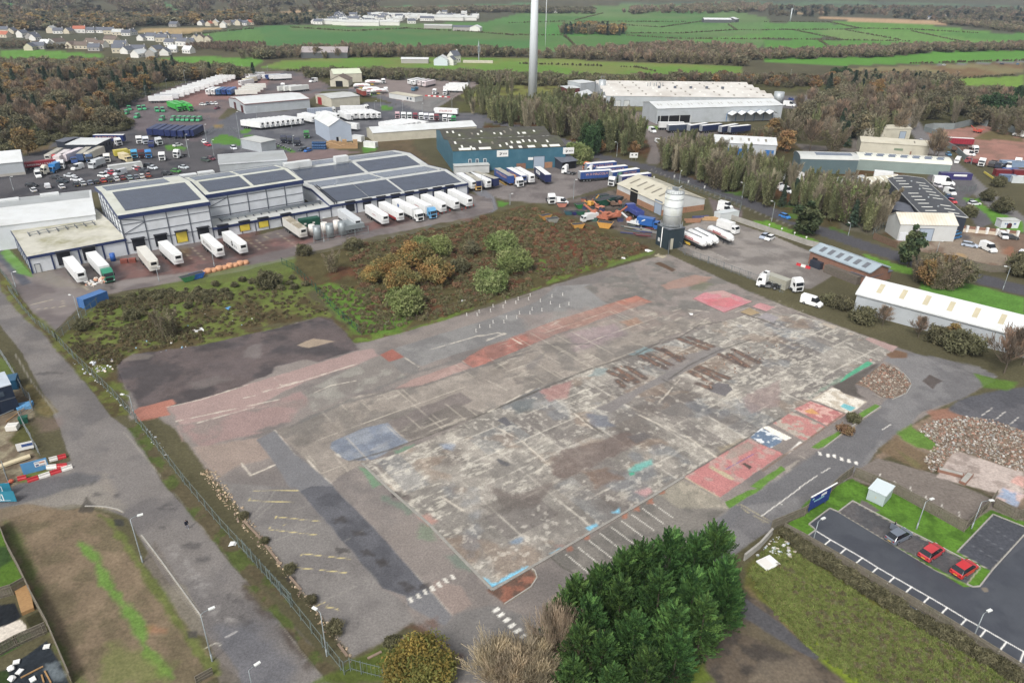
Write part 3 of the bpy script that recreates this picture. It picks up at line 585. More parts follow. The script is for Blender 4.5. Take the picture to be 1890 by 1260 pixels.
for s in ('d3 508,430 650,547','d3 583,382 725,497','d3 653,338 797,449','d3 727,295 870,404','d3 797,252 940,358','d3 864,212 1007,318','d3 931,172 1074,274','d3 997,131 1139,233','d3 1057,94 1196,192'):
 LN(s,.15,(206,202,192),.95,.05,brk=.2,bs=.6)
for c in ((525,390),(885,180),(960,135),(1130,25),(640,320),(1050,85)):
 A('d3 %d,%d %d,%d %d,%d %d,%d'%(c[0]-22,c[1]-14,c[0]+18,c[1]-16,c[0]+22,c[1]+14,c[0]-16,c[1]+18),(158,112,92),.85,.2,.3,ns=.6)
A('d3 -5,660 270,520 320,570 280,640 110,750',(112,90,78),1,.15,.2,.15,.8,c2=(146,104,86),cs=1.5);LN('d3 110,750 280,640 318,570 290,525',.2,(150,136,112),op=.8)
A('d3 1100,580 1330,300 1620,105 1890,-70 c4 240,1250 620,1000 900,790 970,720 1000,690 1150,600 1080,480 980,440 1060,380 1150,390 1350,420 1600,480 1720,540 1500,680 1230,770 1100,900 950,1000 850,1150 600,1290 o 1440,967 1380,1005 1300,1070 1230,1110',(128,126,125),1,.2,.2,.05,4,c2=(116,114,114),cs=6)
A('c4 240,1250 560,1020 900,800 1000,850 930,1000 820,1130 560,1290 d4 100,120 -60,330 -160,300 0,120',(112,111,112),.85,.4,.4,.05)
A('c4 1230,570 1280,530 1360,570 1300,620',(98,90,86),1,.2,.3);A('c4 1000,400 1060,370 1140,390 1130,420 1030,425',(122,98,78),1,.3,.3);A('c4 650,600 980,440 800,590 820,650 900,700 720,650',(100,94,88),1,.3,.4)
A('c4 860,300 890,290 1070,350 1040,385',(164,142,136),1,.12,.15);A('c4 570,200 600,195 680,215 660,235',(170,160,146),1,.1);A('c4 760,255 800,265 780,280 750,268',(160,150,138),1,.1)
A('c4 740,530 880,443 916,456 720,570 700,580',(88,160,128),1,.12,.15,.08,.8);A('c4 500,680 720,560 740,540 700,540 560,640',(128,150,132),.6,.4,.5);A('c4 890,430 920,430 900,450',(200,140,132),1,.1)
A('c4 520,690 655,612 700,630 720,650 880,705 760,788 740,780',(206,200,188),1,.12,.15,.05,1,c2=(182,172,156),cs=1.2);A('c4 705,735 725,715 800,742 770,765',(120,176,180),1,.1,.12)
A('c4 405,752 510,700 740,785 620,862',(176,122,118),1,.12,.15,.06,1,c2=(196,160,150),cs=1.2);A('c4 470,765 520,748 580,790 500,780',(190,150,90),.8,.2,.3)
A('c4 270,845 390,770 610,865 470,962',(178,130,124),1,.12,.2,.06,1,c2=(170,160,148),cs=1.3)
A('c4 120,935 195,872 330,940 320,965 250,1005',(206,208,208),1,.08,.06,.03,c2=(112,128,146),cs=1.1,ct=(.5,.56));A('c4 200,870 235,860 392,938 350,955',(222,216,204),1,.08,.06,.03)
A('c4 345,1045 440,960 460,968 370,1040',(210,206,198),1,.1,.12)
A('c3 1270,1190 1690,940 1750,975 1890,1030 o 1444,838 1328,918',(178,126,122),1,.1,.12,.07,1.2,c2=(172,146,138),cs=1.6,ct=(.5,.62))
A('c3 1530,1080 1560,1020 1680,960 1740,990 1640,1050',(150,140,130),.8,.25,.3);A('c3 1425,1125 1450,1120 1600,1205 1575,1215',(176,164,138),1,.08);A('c3 1640,1105 1660,1095 1715,1125 1690,1142',(96,84,78),1,.06)
LN('c3 1540,1140 1730,1035',.2,(120,110,150),op=.8,brk=.3,bs=.7);LN('c3 1275,1195 o 1325,916',.25,(176,164,140))
A('c3 1325,42 1400,0 1520,-15 1710,58 1530,132',(186,132,136),1,.12,.15,.07,1.5,c2=(178,148,142),cs=2.5);A('c3 1400,45 1560,30 1640,70 1560,95 1430,80',(190,112,116),.7,.5,.6,ns=1.2)
LN('c3 1330,40 1525,130 1710,60',.35,(112,106,96),op=.8)
A('c3 1640,125 1690,100 1760,130 1700,148',(160,142,112),1,.1);A('c3 1710,90 1760,65 1855,95 1800,118',(184,140,140),1,.1);A('c3 1745,160 1800,130 1890,160 1840,190',(156,150,150),1,.1)
LN('c3 1640,130 1850,205',.4,(100,92,84));LN('c3 1700,95 1800,125',.3,(104,96,88))
for s in ('c4 800,795 930,718 965,735 940,760 835,822','c4 510,1000 590,950 690,895 720,905 600,995 560,1010','c4 120,1250 320,1120 352,1145 180,1270','d3 1530,90 1680,20 1780,0 1560,130'):
 A(s,(100,134,54),1,.12,.2,.12,1)
LN('c4 965,740 840,820 600,1000',.2,(160,152,140));LN('c4 730,780 480,960 340,1050 200,1150',.4,(128,110,96),op=.8,brk=.3)
WHT=(212,208,200)
for s in ('c4 440,1258 555,1180','c4 580,1165 635,1132','d4 195,182 445,0','d4 310,98 328,108','c4 975,885 1030,850'):
 LN(s,.16,WHT,op=.9,sf=.05,brk=.15)
for s in ('d4 40,110 110,160','d4 55,105 250,215','d4 90,150 255,235','d4 180,205 210,225'): LN(s,.25,(170,160,130),op=.7,brk=.42,bs=.7)
def quad(s,col,op=1,brk=True): A(s,col,op=op,sf=.05,am=.08,ns=.5,mt=.06,ms=.5)
for c in ((570,1040),(622,1052),(662,1056),(710,1075),(757,1087),(803,1100)): quad('c4 %d,%d %d,%d %d,%d %d,%d'%(c[0]-10,c[1]-14,c[0]+10,c[1]-10,c[0]+14,c[1]+12,c[0]-8,c[1]+8),WHT)
for i,c in enumerate(((1078,725),(1128,700),(1172,673),(1218,650),(1262,627),(1305,600),(1350,578))): quad('d2 %d,%d %d,%d %d,%d %d,%d'%(c[0]-20,c[1]-14,c[0]+2,c[1]-20,c[0]+22,c[1]+12,c[0]-2,c[1]+18),(206,202,192),.9-.06*(i%3))
for c in ((1630,788),(1662,820),(1697,854),(1732,888),(1770,922),(1808,958),(1845,996)): quad('d2 %d,%d %d,%d %d,%d %d,%d'%(c[0]-28,c[1]+5,c[0]+8,c[1]-20,c[0]+28,c[1]-4,c[0]-8,c[1]+20),(214,211,203),.97 if c[0]<1790 else .7)
for s in ('d2 450,1260 700,1110 860,1050 1000,990 1200,1040 1300,1140 1290,1260','d2 780,1150 1000,1000 1140,990 1180,1060 1000,1200 800,1220'):
 A(s,(92,104,48),.9,.4,.6,.15,1)
A('d2 1080,900 1230,850 1220,920 1140,960 1300,1000 1400,1100 1350,1220 1200,1000',(112,84,70),.6,.6,1,ns=1)
A('o 1655,800 1700,775 1750,757 1900,790 1900,960 1830,915 1740,865 1650,840 1610,850',(136,120,104),1,.4,.5,.12,1.5,c2=(118,108,94),cs=3)
A('c4 1270,770 1400,740 1550,760 1650,800 1500,840 1300,830',(146,112,96),.9,.5,.6,.08);A('o 1768,738 1830,722 1900,712 1900,800 1800,775 1750,757',(106,105,108),1,.3,.3,.06,c2=(96,96,100),cs=5)
A('o 1800,690 1850,700 1880,705 1860,720 1815,715',(96,122,54),1,.5,.5)
for s in ('c4 1060,910 1160,850 1200,890 1290,920 1330,970 1310,1020 1200,1000 1100,940','c4 1060,1010 1180,1080 1250,1130 1200,1140'):
 A(s,(98,132,54),.9,.4,.5,.12,1)
A('c4 960,1010 1060,920 1200,1010 1330,1080 1310,1150 1200,1140 1000,1040',(122,106,84),.8,.4,.5)
A('o 1560,880 1620,845 1730,875 1760,890 1890,945 1890,985 1800,965 1700,930',(128,120,113),1,.2,.2,.07)
A('c4 1320,1190 1440,1020 1480,1030 1890,1160 1890,1290 1700,1290',(178,166,158),1,.15,.2,.06,c2=(156,144,136),cs=2);A('c4 1790,1220 1850,1180 1890,1190 1890,1260',(196,160,150),1,.2,.2);A('d4 1700,70 1760,0 1890,40 1850,130',(190,170,164),1,.2,.2,c2=(150,160,176),cs=1.5)
for s in ('c4 1620,790 1685,745','c4 1707,818 1765,770','c4 1800,850 1855,803','d4 1155,-10 1160,45','d4 1255,50 1262,100','d4 1358,100 1364,160','d4 1470,155 1474,215','c4 960,1170 962,1210','c4 1055,1215 1060,1255'): LN(s,.15,(204,200,192),.9,.05)
A('d4 330,270 480,90 620,10 780,-60 870,-10 1050,20 1480,270 1680,140 1890,220 1890,300 1690,560 1500,700 1000,400 460,340',(96,132,48),1,.15,.15,.1,1,c2=(84,116,44),cs=2)
CPK=(84,87,93)
CARP='d4 500,235 635,133 690,155 980,330 1500,640 1600,636 1680,535 1890,300 1990,240 1990,1330 1890,1200 1600,1030 1000,690 455,338 540,275'
A(CARP,CPK,sf=.08,am=.04,mt=.05,ms=2.5,c2=(78,81,88),cs=5)
A('d4 690,155 783,85 1160,285 1300,355 1590,515 1520,622 980,330',(104,101,101),1,.08,.04,.05,c2=(92,92,94),cs=4)
A('d4 1460,412 1690,172 1890,252 1990,310 1675,535',(88,90,96),1,.08,.04,.05);A('d4 840,75 960,150 900,150 830,110',(112,106,104),1,.08)
A('d4 1520,622 1608,515 1678,538 1604,634 1560,640',(92,128,44),1,.06,.03,.1)
for s in ('d4 690,155 980,330 1330,540 1520,625','d4 1460,412 1690,172 1890,252','d4 1460,412 1675,535 1890,305','d4 1520,622 1608,515 1150,285 783,85 690,155 635,133 500,235 545,272 455,338','d4 1520,625 1560,640 1604,636 1678,540'): LN(s,.16,(166,160,146),.85,.05)
BAY=[(550,280),(640,335),(740,392),(845,452),(945,515),(1052,577),(1163,640),(1278,705),(1394,773),(1517,848),(1643,917),(1777,995),(1890,1058),(2010,1128)]
BE=[(460,338),(560,405),(658,464),(760,524),(864,587),(974,650),(1085,714),(1198,783),(1314,856),(1440,930),(1570,1006),(1704,1088),(1846,1172),(1975,1250)]
LN('d4 '+' '.join('%d,%d'%p for p in BAY),.17,(222,220,214),1,.05)
for a,b in list(zip(BAY,BE))[1:]: LN('d4 %d,%d %d,%d'%(a+b),.17,(222,220,214),1,.05)
for i in range(1,4): LN('d4 %d,%d %d,%d'%(1460+58*i,412-62*i,1675+55*i,535-60*i),.12,(128,130,134),op=.6,brk=.3,bs=.8)
LN('d4 1180,440 1240,370',.1,(140,136,128),op=.7);LN('d4 1400,570 1450,500',.1,(140,136,128),op=.7);A('d4 1625,655 1645,650 1655,665 1635,670',(128,120,108),1,.08)
A('d4 100,640 80,520 180,420 330,280 460,420 700,560 1000,740 1400,960 1890,1240 1890,1330 860,1330 740,1260 560,1120 460,1000 330,880',(116,120,62),1,.4,.6,.16,1.6,c2=(104,104,56),cs=3,ct=(.42,.62))
A('d4 450,1000 560,1000 700,1100 900,1260 740,1280 600,1150',(124,140,44),.8,.6,.8,ns=1.5);A('d4 1400,1080 1700,1160 1890,1290 1500,1290',(112,134,52),.6,1,1.2,ns=2)
A('d4 800,960 1000,900 1160,960 1140,1080 900,1060',(132,124,86),.5,1,1.2,ns=1.5);A('d4 100,640 200,760 420,900 400,940 240,800',(126,110,82),.7,.5,.7)
A('d3 1080,1000 1480,760 1640,660 1890,820 d4 330,880 470,1010 580,1120 750,1260 760,1330 -400,1330 d3 960,1250',(108,98,86),1,.4,.5,.1,2,c2=(88,82,76),cs=3)
A('d3 1320,1130 1400,1130 1480,1260 1280,1260',(104,116,52),1,.4,.5);A('d4 -80,650 60,690 330,880 470,1010 570,1090 540,1110 400,1040 120,860 -120,720',(96,95,97),1,.15,.2,.06)
A('d3 1400,900 1500,920 1480,960 1400,960',(136,98,76),.6,.3,.4);A('d4 200,1120 480,1100 600,1260 100,1280',(124,114,100),.7,.5,.7);A('d4 -100,800 100,860 400,1040 380,1080 0,900',(112,104,84),.6,.5,.5)
A('d4 300,270 460,340 1000,690 1600,1040 1890,1220 1890,1260 1400,980 900,700 600,520 330,380',(84,76,52),.9,.4,.5,.2,.7)
GM=AMT('ground_surface',rough=.95,fine=1.3,fa=.12,speck=2.5,spec=.15,mid=(.18,.07),bump=1.2)
HM=AMT('paving_surface',rough=.78,fine=6,fa=.1,speck=3.0,spec=.35,mid=(.5,.05),rnoise=(.12,.5,.92))
WM=AMT('wet_tarmac_surface',rough=.55,fine=4.0,fa=.06,spec=.4,mid=(.4,.05),rnoise=(.1,.32,.75))
def sheet(name,s,res,z,m=None,W=None):
 W=WP(s) if W is None else W
 x0,y0=W.min(0);x1,y1=W.max(0)
 gx=np.arange(x0-res,x1+res,res);gy=np.arange(y0-res,y1+res,res)
 X,Y=np.meshgrid(gx,gy);nx,ny=len(gx),len(gy);X=X.ravel();Y=Y.ravel()
 d=np.full(X.shape,-1.0);d=sdist(X,Y,W);ins=d>0
 id_=np.arange(nx*ny).reshape(ny,nx)
 q=np.stack([id_[:-1,:-1],id_[:-1,1:],id_[1:,1:],id_[1:,:-1]],-1).reshape(-1,4)
 q=q[ins[q].sum(1)>=2]
 used=np.unique(q);re=np.full(nx*ny,-1);re[used]=np.arange(len(used));q=re[q];X=X[used];Y=Y[used];out=~ins[used]
 if out.any():
  ox,oy=X[out],Y[out];best=np.full(ox.shape,1e9);bx=ox.copy();by=oy.copy();n=len(W)
  for i in range(n):
   a,b=W[i],W[(i+1)%n];dx,dy=b-a;t=np.clip(((ox-a[0])*dx+(oy-a[1])*dy)/(dx*dx+dy*dy+1e-9),0,1)
   cx=a[0]+t*dx;cy=a[1]+t*dy;dd=np.hypot(ox-cx,oy-cy);k=dd<best;best[k]=dd[k];bx[k]=cx[k];by[k]=cy[k]
  X[out]=bx;Y[out]=by
 V=np.stack([X,Y,np.full(len(X),z)],1)
 o=link(name,NM(name,V,q,[m or HM],paint(X,Y)))
 return tag(o,kind='structure')
def ground():
 inv=np.concatenate([np.linspace(1/38.,1/2600.,900),1/np.geomspace(2700,9000,18)])
 r=1/inv;nph=1150;ph=np.linspace(-radians(54),radians(54),nph)
 R,Pn=np.meshgrid(r,ph,indexing='ij');X=(R*np.sin(Pn)).ravel();Y=(R*np.cos(Pn)).ravel()
 n=len(r);id_=np.arange(n*nph).reshape(n,nph)
 q=np.stack([id_[:-1,:-1],id_[1:,:-1],id_[1:,1:],id_[:-1,1:]],-1).reshape(-1,4)
 o=link('ground',NM('ground',np.stack([X,Y,np.zeros(len(X))],1),q,[GM],paint(X,Y)));tag(o,kind='structure')
 m=MB();m.face([(-12000,-12000,-.6),(12000,-12000,-.6),(12000,12000,-.6),(-12000,12000,-.6)],mat('distant_land',S(90,100,70),.95,ns=.01,na=.2))
 tag(m.bd('terrain'),kind='structure')
ground()
sheet('concrete_slab',SITE,.21,.03)
sheet('road',ROAD,.25,.03)
sheet('car_park',CARP,.14,.03,WM)
sheet('warehouse_yard',YARD,.5,.03,WM)
sheet('concrete_yard',CYARD,.5,.03)
LEAF=AMT('foliage_surface',rough=.8,fa=0,spec=.2,objvar=.16,hv=.012,trans=.22)
BARK=mat('bark_surface',S(96,86,74),.9,ns=3,na=.2)
PALEBARK=mat('pale_bark_surface',S(168,160,148),.9,ns=3,na=.2)
def unit(v): return v/np.maximum(np.linalg.norm(v,axis=1,keepdims=True),1e-6)
def quads(C,D,Nn,ln,wd):
 0
 D=unit(D);Sx=unit(np.cross(D,Nn));ln=ln[:,None];wd=wd[:,None]
 a=C-D*ln/2;b=C+D*ln/2
 V=np.stack([a-Sx*wd*.35,a+Sx*wd*.35,b+Sx*wd*.5,b-Sx*wd*.5],1).reshape(-1,3)
 F=np.arange(len(C)*4).reshape(-1,4);return V,F
def rdir(n,R): return unit(R.normal(size=(n,3)))
def add_trunk(h,r,R,n=0,spread=2.0,start=.3,top=.9,curve=.15):
 0
 V=[];F=[]
 def tube(pts,rr):
  base=sum(len(v) for v in V);k=5;vs=[]
  for i,p in enumerate(pts):
   d=(pts[min(i+1,len(pts)-1)]-pts[max(i-1,0)]);d=d/(np.linalg.norm(d)+1e-9)
   u=np.cross(d,[.3,.9,.1]);u/=np.linalg.norm(u);w=np.cross(d,u)
   for a in range(k):
    t=2*PI*a/k;vs.append(p+(u*cos(t)+w*sin(t))*rr[i])
  V.append(np.array(vs));L=len(pts)
  for i in range(L-1):
   for a in range(k):
    F.append([base+i*k+a,base+i*k+(a+1)%k,base+(i+1)*k+(a+1)%k,base+(i+1)*k+a])
 z=np.linspace(0,h*.92,6);tp=np.stack([curve*np.sin(z*.5+R.rand()*6)*z/h,curve*np.cos(z*.6)*z/h,z],1)
 tube(tp,np.linspace(r,r*.2,6));ends=[]
 for i in range(n):
  f=start+(top-start)*(i+.5)/n;p=np.array([np.interp(f*h,z,tp[:,0]),np.interp(f*h,z,tp[:,1]),f*h]);az=i*2.4+R.rand()
  ln=spread*(1.15-f)*(.8+.5*R.rand())+.4;d=np.array([cos(az),sin(az),.55+.5*R.rand()]);d/=np.linalg.norm(d)
  m=p+d*ln*.5+np.array([0,0,.05*ln]);e=p+d*ln+np.array([0,0,.22*ln]);rr=r*(1-f)*.6+r*.08
  tube(np.array([p,m,e]),[rr,rr*.6,rr*.2]);ends.append((m,e))
 return np.concatenate(V),np.array(F),ends
def tmake(name,trunk,leaf,trunkmat):
 0
 tv,tf,_=trunk;lv,lf,lc=leaf
 tr=NM(name+'_trunk',tv,tf,[trunkmat],None,smooth=True);cr_=NM(name+'_crown',lv,lf,[LEAF],lc)
 V=np.concatenate([tv,lv]);F=np.concatenate([tf,lf+len(tv)]);mi=np.r_[np.zeros(len(tf),int),np.ones(len(lf),int)]
 cols=np.concatenate([np.full((len(tv),3),.1),lc])
 one=NM(name+'_whole',V,F,[trunkmat,LEAF],cols,mi)
 return dict(trunk=tr,crown=cr_,one=one,V=V,F=F,mi=mi,cols=cols,leaf=(lv,lf,lc))
OLV=((104,108,72),(92,98,64),(114,116,80),(98,96,70))
BRN=((108,98,80),(116,106,88),(98,90,74),(102,100,70))
ORG=((136,108,68),(126,104,70),(144,120,72),(112,100,70))
def CC(R,ncl,idx,cols,jit=.16):
 cols=np.array([S(*c) for c in cols]);base=cols[R.randint(len(cols),size=ncl)]*1.5*(.72+.56*R.rand(ncl,1))
 c=base[idx]*(1-jit+2*jit*R.rand(len(idx),1));return c
def broad(seed,h=10,w=7,ncl=34,n=1500,cols=((110,98,70),),size=.55,elong=1.3,nl=7,bot=.25,trunk_r=.18,bark=None,up=.2,flat=1.0,crat=.24):
 R=np.random.RandomState(seed);tr=add_trunk(h,trunk_r,R,nl,w*.5)
 d=rdir(ncl,R);rr=(.35+.65*R.rand(ncl)**.6)[:,None];cz=h*(bot+1)/2;hz=h*(1-bot)/2
 cc=d*rr*np.array([w/2,w/2,hz])*np.array([.8+.3*R.rand(),.8+.3*R.rand(),.95]);cc[:,2]=cz+cc[:,2]*flat
 cc[:,:2]*=(1.0-.35*np.clip((cc[:,2:]-cz)/hz,-.2,1))
 crad=(w*crat*(.6+.7*R.rand(ncl)))
 idx=R.randint(ncl,size=n);p=cc[idx]+rdir(n,R)*(crad[idx]*R.rand(n)**.45)[:,None]*np.array([1,1,.8]);p[:,2]=np.maximum(p[:,2],.25)
 D=rdir(n,R)+np.array([0,0,up]);sz=size*(.6+.8*R.rand(n));V,F=quads(p,D,rdir(n,R)+[0,0,.7],sz*elong,sz)
 c=np.repeat(CC(R,ncl,idx,cols),4,0);return tmake('tree%d'%seed,tr,(V,F,c),bark or BARK)
def bare(seed,h=9,w=6,n=900,cols=((122,108,90),(104,94,78)),ln=1.3,wd=.07,nl=11,bot=.15,trunk_r=.14,bark=None,tw=None,ncl=30):
 R=np.random.RandomState(seed);tr=add_trunk(h,trunk_r,R,nl,w*.55,start=bot+.05,curve=.3)
 ends=tr[2];ncl=len(ends);idx=R.randint(ncl,size=n);m=np.array([e[0] for e in ends]);e=np.array([e[1] for e in ends])
 t=R.rand(n)[:,None];p=m[idx]*(1-t)+e[idx]*t+rdir(n,R)*np.array([w*.13,w*.13,h*.07])*R.rand(n,1)**.5
 k=R.rand(n)<.35;hh=R.rand(n);p[k,2]=h*(bot+.2)+hh[k]*h*(.78-bot);p[k,:2]=(rdir(n,R)[k,:2]*(w*.32*np.sqrt(R.rand(n))*np.sin(np.clip(hh,0.12,.97)*PI))[k,None])
 out=p-np.array([0,0,h*.35]);D=unit(out)*.7+np.array([0,0,.75])+.5*rdir(n,R)
 sz=(.6+.8*R.rand(n));V,F=quads(p+unit(D)*(ln*sz*.4)[:,None],D,rdir(n,R),ln*sz,wd*sz)
 c=np.repeat(CC(R,ncl,idx,cols),4,0);return tmake('bare%d'%seed,tr,(V,F,c),bark or BARK)
def wisp(seed,h=12,w=5,n=3000,nb=1800,cols=OLV,ns=8,ln=1.1,wd=.06,base=.12,bark=None,fan=1.0,leaf=.16):
 0
 R=np.random.RandomState(seed);tr=add_trunk(h*.8,.13,R,4,w*.3,start=.2,curve=.2)
 az=np.arange(ns)*2.4+R.rand(ns);top=h*(.72+.28*R.rand(ns));sp=w/2*(.25+.75*R.rand(ns)**.7)*fan
 def stem(i,t): r=sp[i]*t**1.15;return np.stack([np.cos(az[i])*r,np.sin(az[i])*r,top[i]*(base+(1-base)*t)],1)
 def pts(m):
  i=R.randint(ns,size=m);t=R.rand(m)**.72;p=stem(i,t);rad=w*.2*(1.2-t)*np.sqrt(R.rand(m));a=R.rand(m)*6.28
  p[:,0]+=np.cos(a)*rad;p[:,1]+=np.sin(a)*rad;p[:,2]+=R.normal(size=m)*.2;return i,t,p
 i,t,p=pts(n);D=stem(i,np.minimum(t+.1,1.1))-stem(i,t);D=unit(D)+.62*rdir(n,R);sz=.6+.8*R.rand(n);V1,F1=quads(p,D,rdir(n,R),ln*sz,wd*sz)
 i2,t2,p2=pts(nb);s2=leaf*(.6+.8*R.rand(nb));V2,F2=quads(p2,rdir(nb,R)+[0,0,.4],rdir(nb,R),s2*1.6,s2)
 c1=CC(R,ns,i,cols)*1.05;c2=CC(R,ns,i2,cols)*1.35
 return tmake('wisp%d'%seed,tr,(np.concatenate([V1,V2]),np.concatenate([F1,F2+len(V1)]),np.repeat(np.concatenate([c1,c2]),4,0)),bark or BARK)
def conifer(seed,h=11,w=4.2,n=1600,cols=((58,74,60),(66,82,62)),size=.5):
 R=np.random.RandomState(seed);tr=add_trunk(h,.16,R)
 t=R.rand(n)**.75;lay=np.floor(t*13)/13+.05*R.rand(n);z=h*(.06+.93*lay);rad=w/2*(1-lay)*(.9+.25*R.rand(n))+.12
 az=R.rand(n)*2*PI;nb=9;br=np.floor(az/(2*PI)*nb)+np.floor(t*13)*.37;az=2*PI*(br/nb)+R.normal(size=n)*.2;f=R.rand(n)**.55
 p=np.stack([np.cos(az)*rad*f,np.sin(az)*rad*f,z-.35*rad*f+.1*R.normal(size=n)],1)
 D=np.stack([np.cos(az),np.sin(az),np.full(n,-.25)],1)+.35*rdir(n,R);sz=size*(.6+.7*R.rand(n))
 V,F=quads(p,D,np.array([[0,0,1.]])+.4*rdir(n,R),sz*1.4,sz*.7);ci=(np.abs(br*7).astype(int))%26
 c=np.repeat(CC(R,26,ci,cols),4,0);return tmake('conifer%d'%seed,tr,(V,F,c),BARK)
def plume(seed,h=11,w=6,npl=190,nper=52,cols=((60,90,42),(76,106,48),(48,76,38),(66,98,46)),ln=.42,wd=.1):
 0
 R=np.random.RandomState(seed);tr=add_trunk(h,.22,R)
 t=np.sort(R.rand(npl)**.85);az=np.arange(npl)*2.399+R.normal(size=npl)*.3
 prof=np.sin(np.clip(t*.84+.16,0,1)*PI)**.75*(1-.3*t);rad=w/2*prof*(.78+.3*R.rand(npl))
 c0=np.stack([np.cos(az)*rad*.62,np.sin(az)*rad*.62,h*(.02+.86*t)],1)
 ax=unit(np.stack([np.cos(az),np.sin(az),.55+.9*t+.25*R.normal(size=npl)],1));L=(1.3+.9*R.rand(npl))*(1.3-.6*t)*w/6
 n=npl*nper;idx=np.repeat(np.arange(npl),nper);f=R.rand(n)
 p=c0[idx]+ax[idx]*(L[idx]*f*1.25)[:,None]+rdir(n,R)*((.3*(1-f)+.04)*L[idx])[:,None]
 D=ax[idx]+.55*rdir(n,R)+np.array([0,0,.1]);sz=.6+.8*R.rand(n);V,F=quads(p,D,rdir(n,R)+[0,0,.6],ln*sz,wd*sz)
 c=np.repeat(CC(R,npl,idx,cols,.2)*(.55+.75*R.rand(npl))[idx][:,None],4,0);return tmake('plume%d'%seed,tr,(V,F,c),BARK)
KIND={
'willow':[wisp(101+i,12,5.4,3000,3600,OLV,10,.75,.06) for i in range(3)],
'thin':[wisp(121+i,12,5,2600,300,((122,114,94),(130,122,102),(108,104,84)),8,1.3,.055,.1,PALEBARK) for i in range(2)],
'brown':[wisp(131+i,9,7.5,3000,2400,BRN,13,.75,.06,.06,None,1.15) for i in range(3)],
'bare':[bare(141+i,9,6.5,1500,((118,106,88),(104,94,80),(126,108,88)),1.25,.08,12) for i in range(2)],
'orange':[broad(151+i,8,6,36,2600,ORG,.28,1.8,8,.12) for i in range(2)],
'oak':[broad(161+i,9,8.5,44,3200,((102,98,76),(112,102,76),(96,94,72)),.26,3,10,.12,.18,None,.5) for i in range(2)],
'conifer':[conifer(171+i) for i in range(2)],
'darkround':[broad(181,9,7,50,4200,((50,72,42),(58,80,46),(44,62,40)),.32,1.7,6,.05)],
'bush':[broad(191+i,3.4,4.6,36,2600,((94,92,66),(86,84,60),(102,98,72)),.15,3.4,8,.02,.08,None,.8) for i in range(2)],
'greenbush':[broad(196+i,4.0,5.4,44,7500,((110,120,70),(100,112,62),(118,124,78)),.16,2.2,8,.02,.08,None,.6) for i in range(2)],
'goldbush':[broad(199+i,5.0,5.6,48,7500,((134,116,66),(120,110,64),(110,108,64),(140,112,62)),.17,1.9,9,.02,.1,None,.5) for i in range(2)],
'cypress':[plume(201+i,nper=56) for i in range(3)],
'weed':[broad(211,1.3,2.6,26,700,((100,90,66),(108,96,70),(92,94,62)),.12,4.5,4,.0,.03,None,1.2)],
'redweed':[broad(212,1.2,2.6,26,700,((112,84,64),(104,78,64),(116,94,68)),.12,4.5,4,.0,.03,None,1.2)],
}
KIND['grass']=[broad(215,1.0,3.0,20,500,((104,114,54),(114,118,64),(96,108,50),(120,112,72)),.08,6,3,.0,.02,None,1.4)]
KIND['leyshrub']=[broad(221,2.6,3.4,60,14000,((128,112,48),(116,104,44),(104,104,48),(96,100,46)),.085,1.6,4,.0,.06)]
KIND['pine']=[broad(231,12,6.5,46,4200,((70,80,52),(82,88,58),(58,72,48)),.42,1.8,9,.1,.2,None,.3,1.0,.17)]
KIND['twig']=[bare(241,4.5,5.5,2600,((150,136,112),(136,124,104),(164,148,122)),1.1,.045,16,.02,.07,PALEBARK)]
def PL(kind,x,y,h,label,group,name='tree',cat='tree',parts=0,ws=1.0,rz=None,i=None):
 T=KIND[kind];t=T[random.randrange(len(T)) if i is None else i]
 H=dict(willow=12,thin=12,brown=9,bare=9,orange=8,oak=9,conifer=11,darkround=9,bush=3.4,greenbush=4,goldbush=5,cypress=11.3,weed=1.3,redweed=1.2,leyshrub=2.6,pine=12,twig=4.5)[kind]
 if name=='tree': name=dict(willow='upright_tree',thin='pale_stemmed_tree',brown='brown_tree',bare='leafless_tree',orange='autumn_tree',oak='broadleaf_tree',conifer='conifer_tree',darkround='evergreen_tree').get(kind,'tree')
 s=h/H;rz=RN()*6.28 if rz is None else rz
 if parts:
  o=TH(name,label,cat,(x,y,0),rz,group);o.scale=(s*ws,s*ws,s)
  link('trunk',t['trunk'],o);link('crown',t['crown'],o)
 else:
  o=link(name,t['one'],None,(x,y,0),rz);o.scale=(s*ws,s*ws,s);tag(o,label,cat,group)
 return o
def IP(W,n,R,mind=0.0):
 x0,y0=W.min(0);x1,y1=W.max(0);out=[];g={};m=max(mind,.05)
 for rnd in range(12):
  k=max(200,n*4);P=np.stack([x0+R.rand(k)*(x1-x0),y0+R.rand(k)*(y1-y0)],1);P=P[sdist(P[:,0],P[:,1],W)>0]
  for x,y in P:
   a,b=int(x//m),int(y//m)
   if mind and any((x-u)**2+(y-v)**2<mind*mind for i in (-1,0,1) for j in (-1,0,1) for u,v in g.get((a+i,b+j),())): continue
   g.setdefault((a,b),[]).append((x,y));out.append((x,y))
   if len(out)>=n: return out
 return out
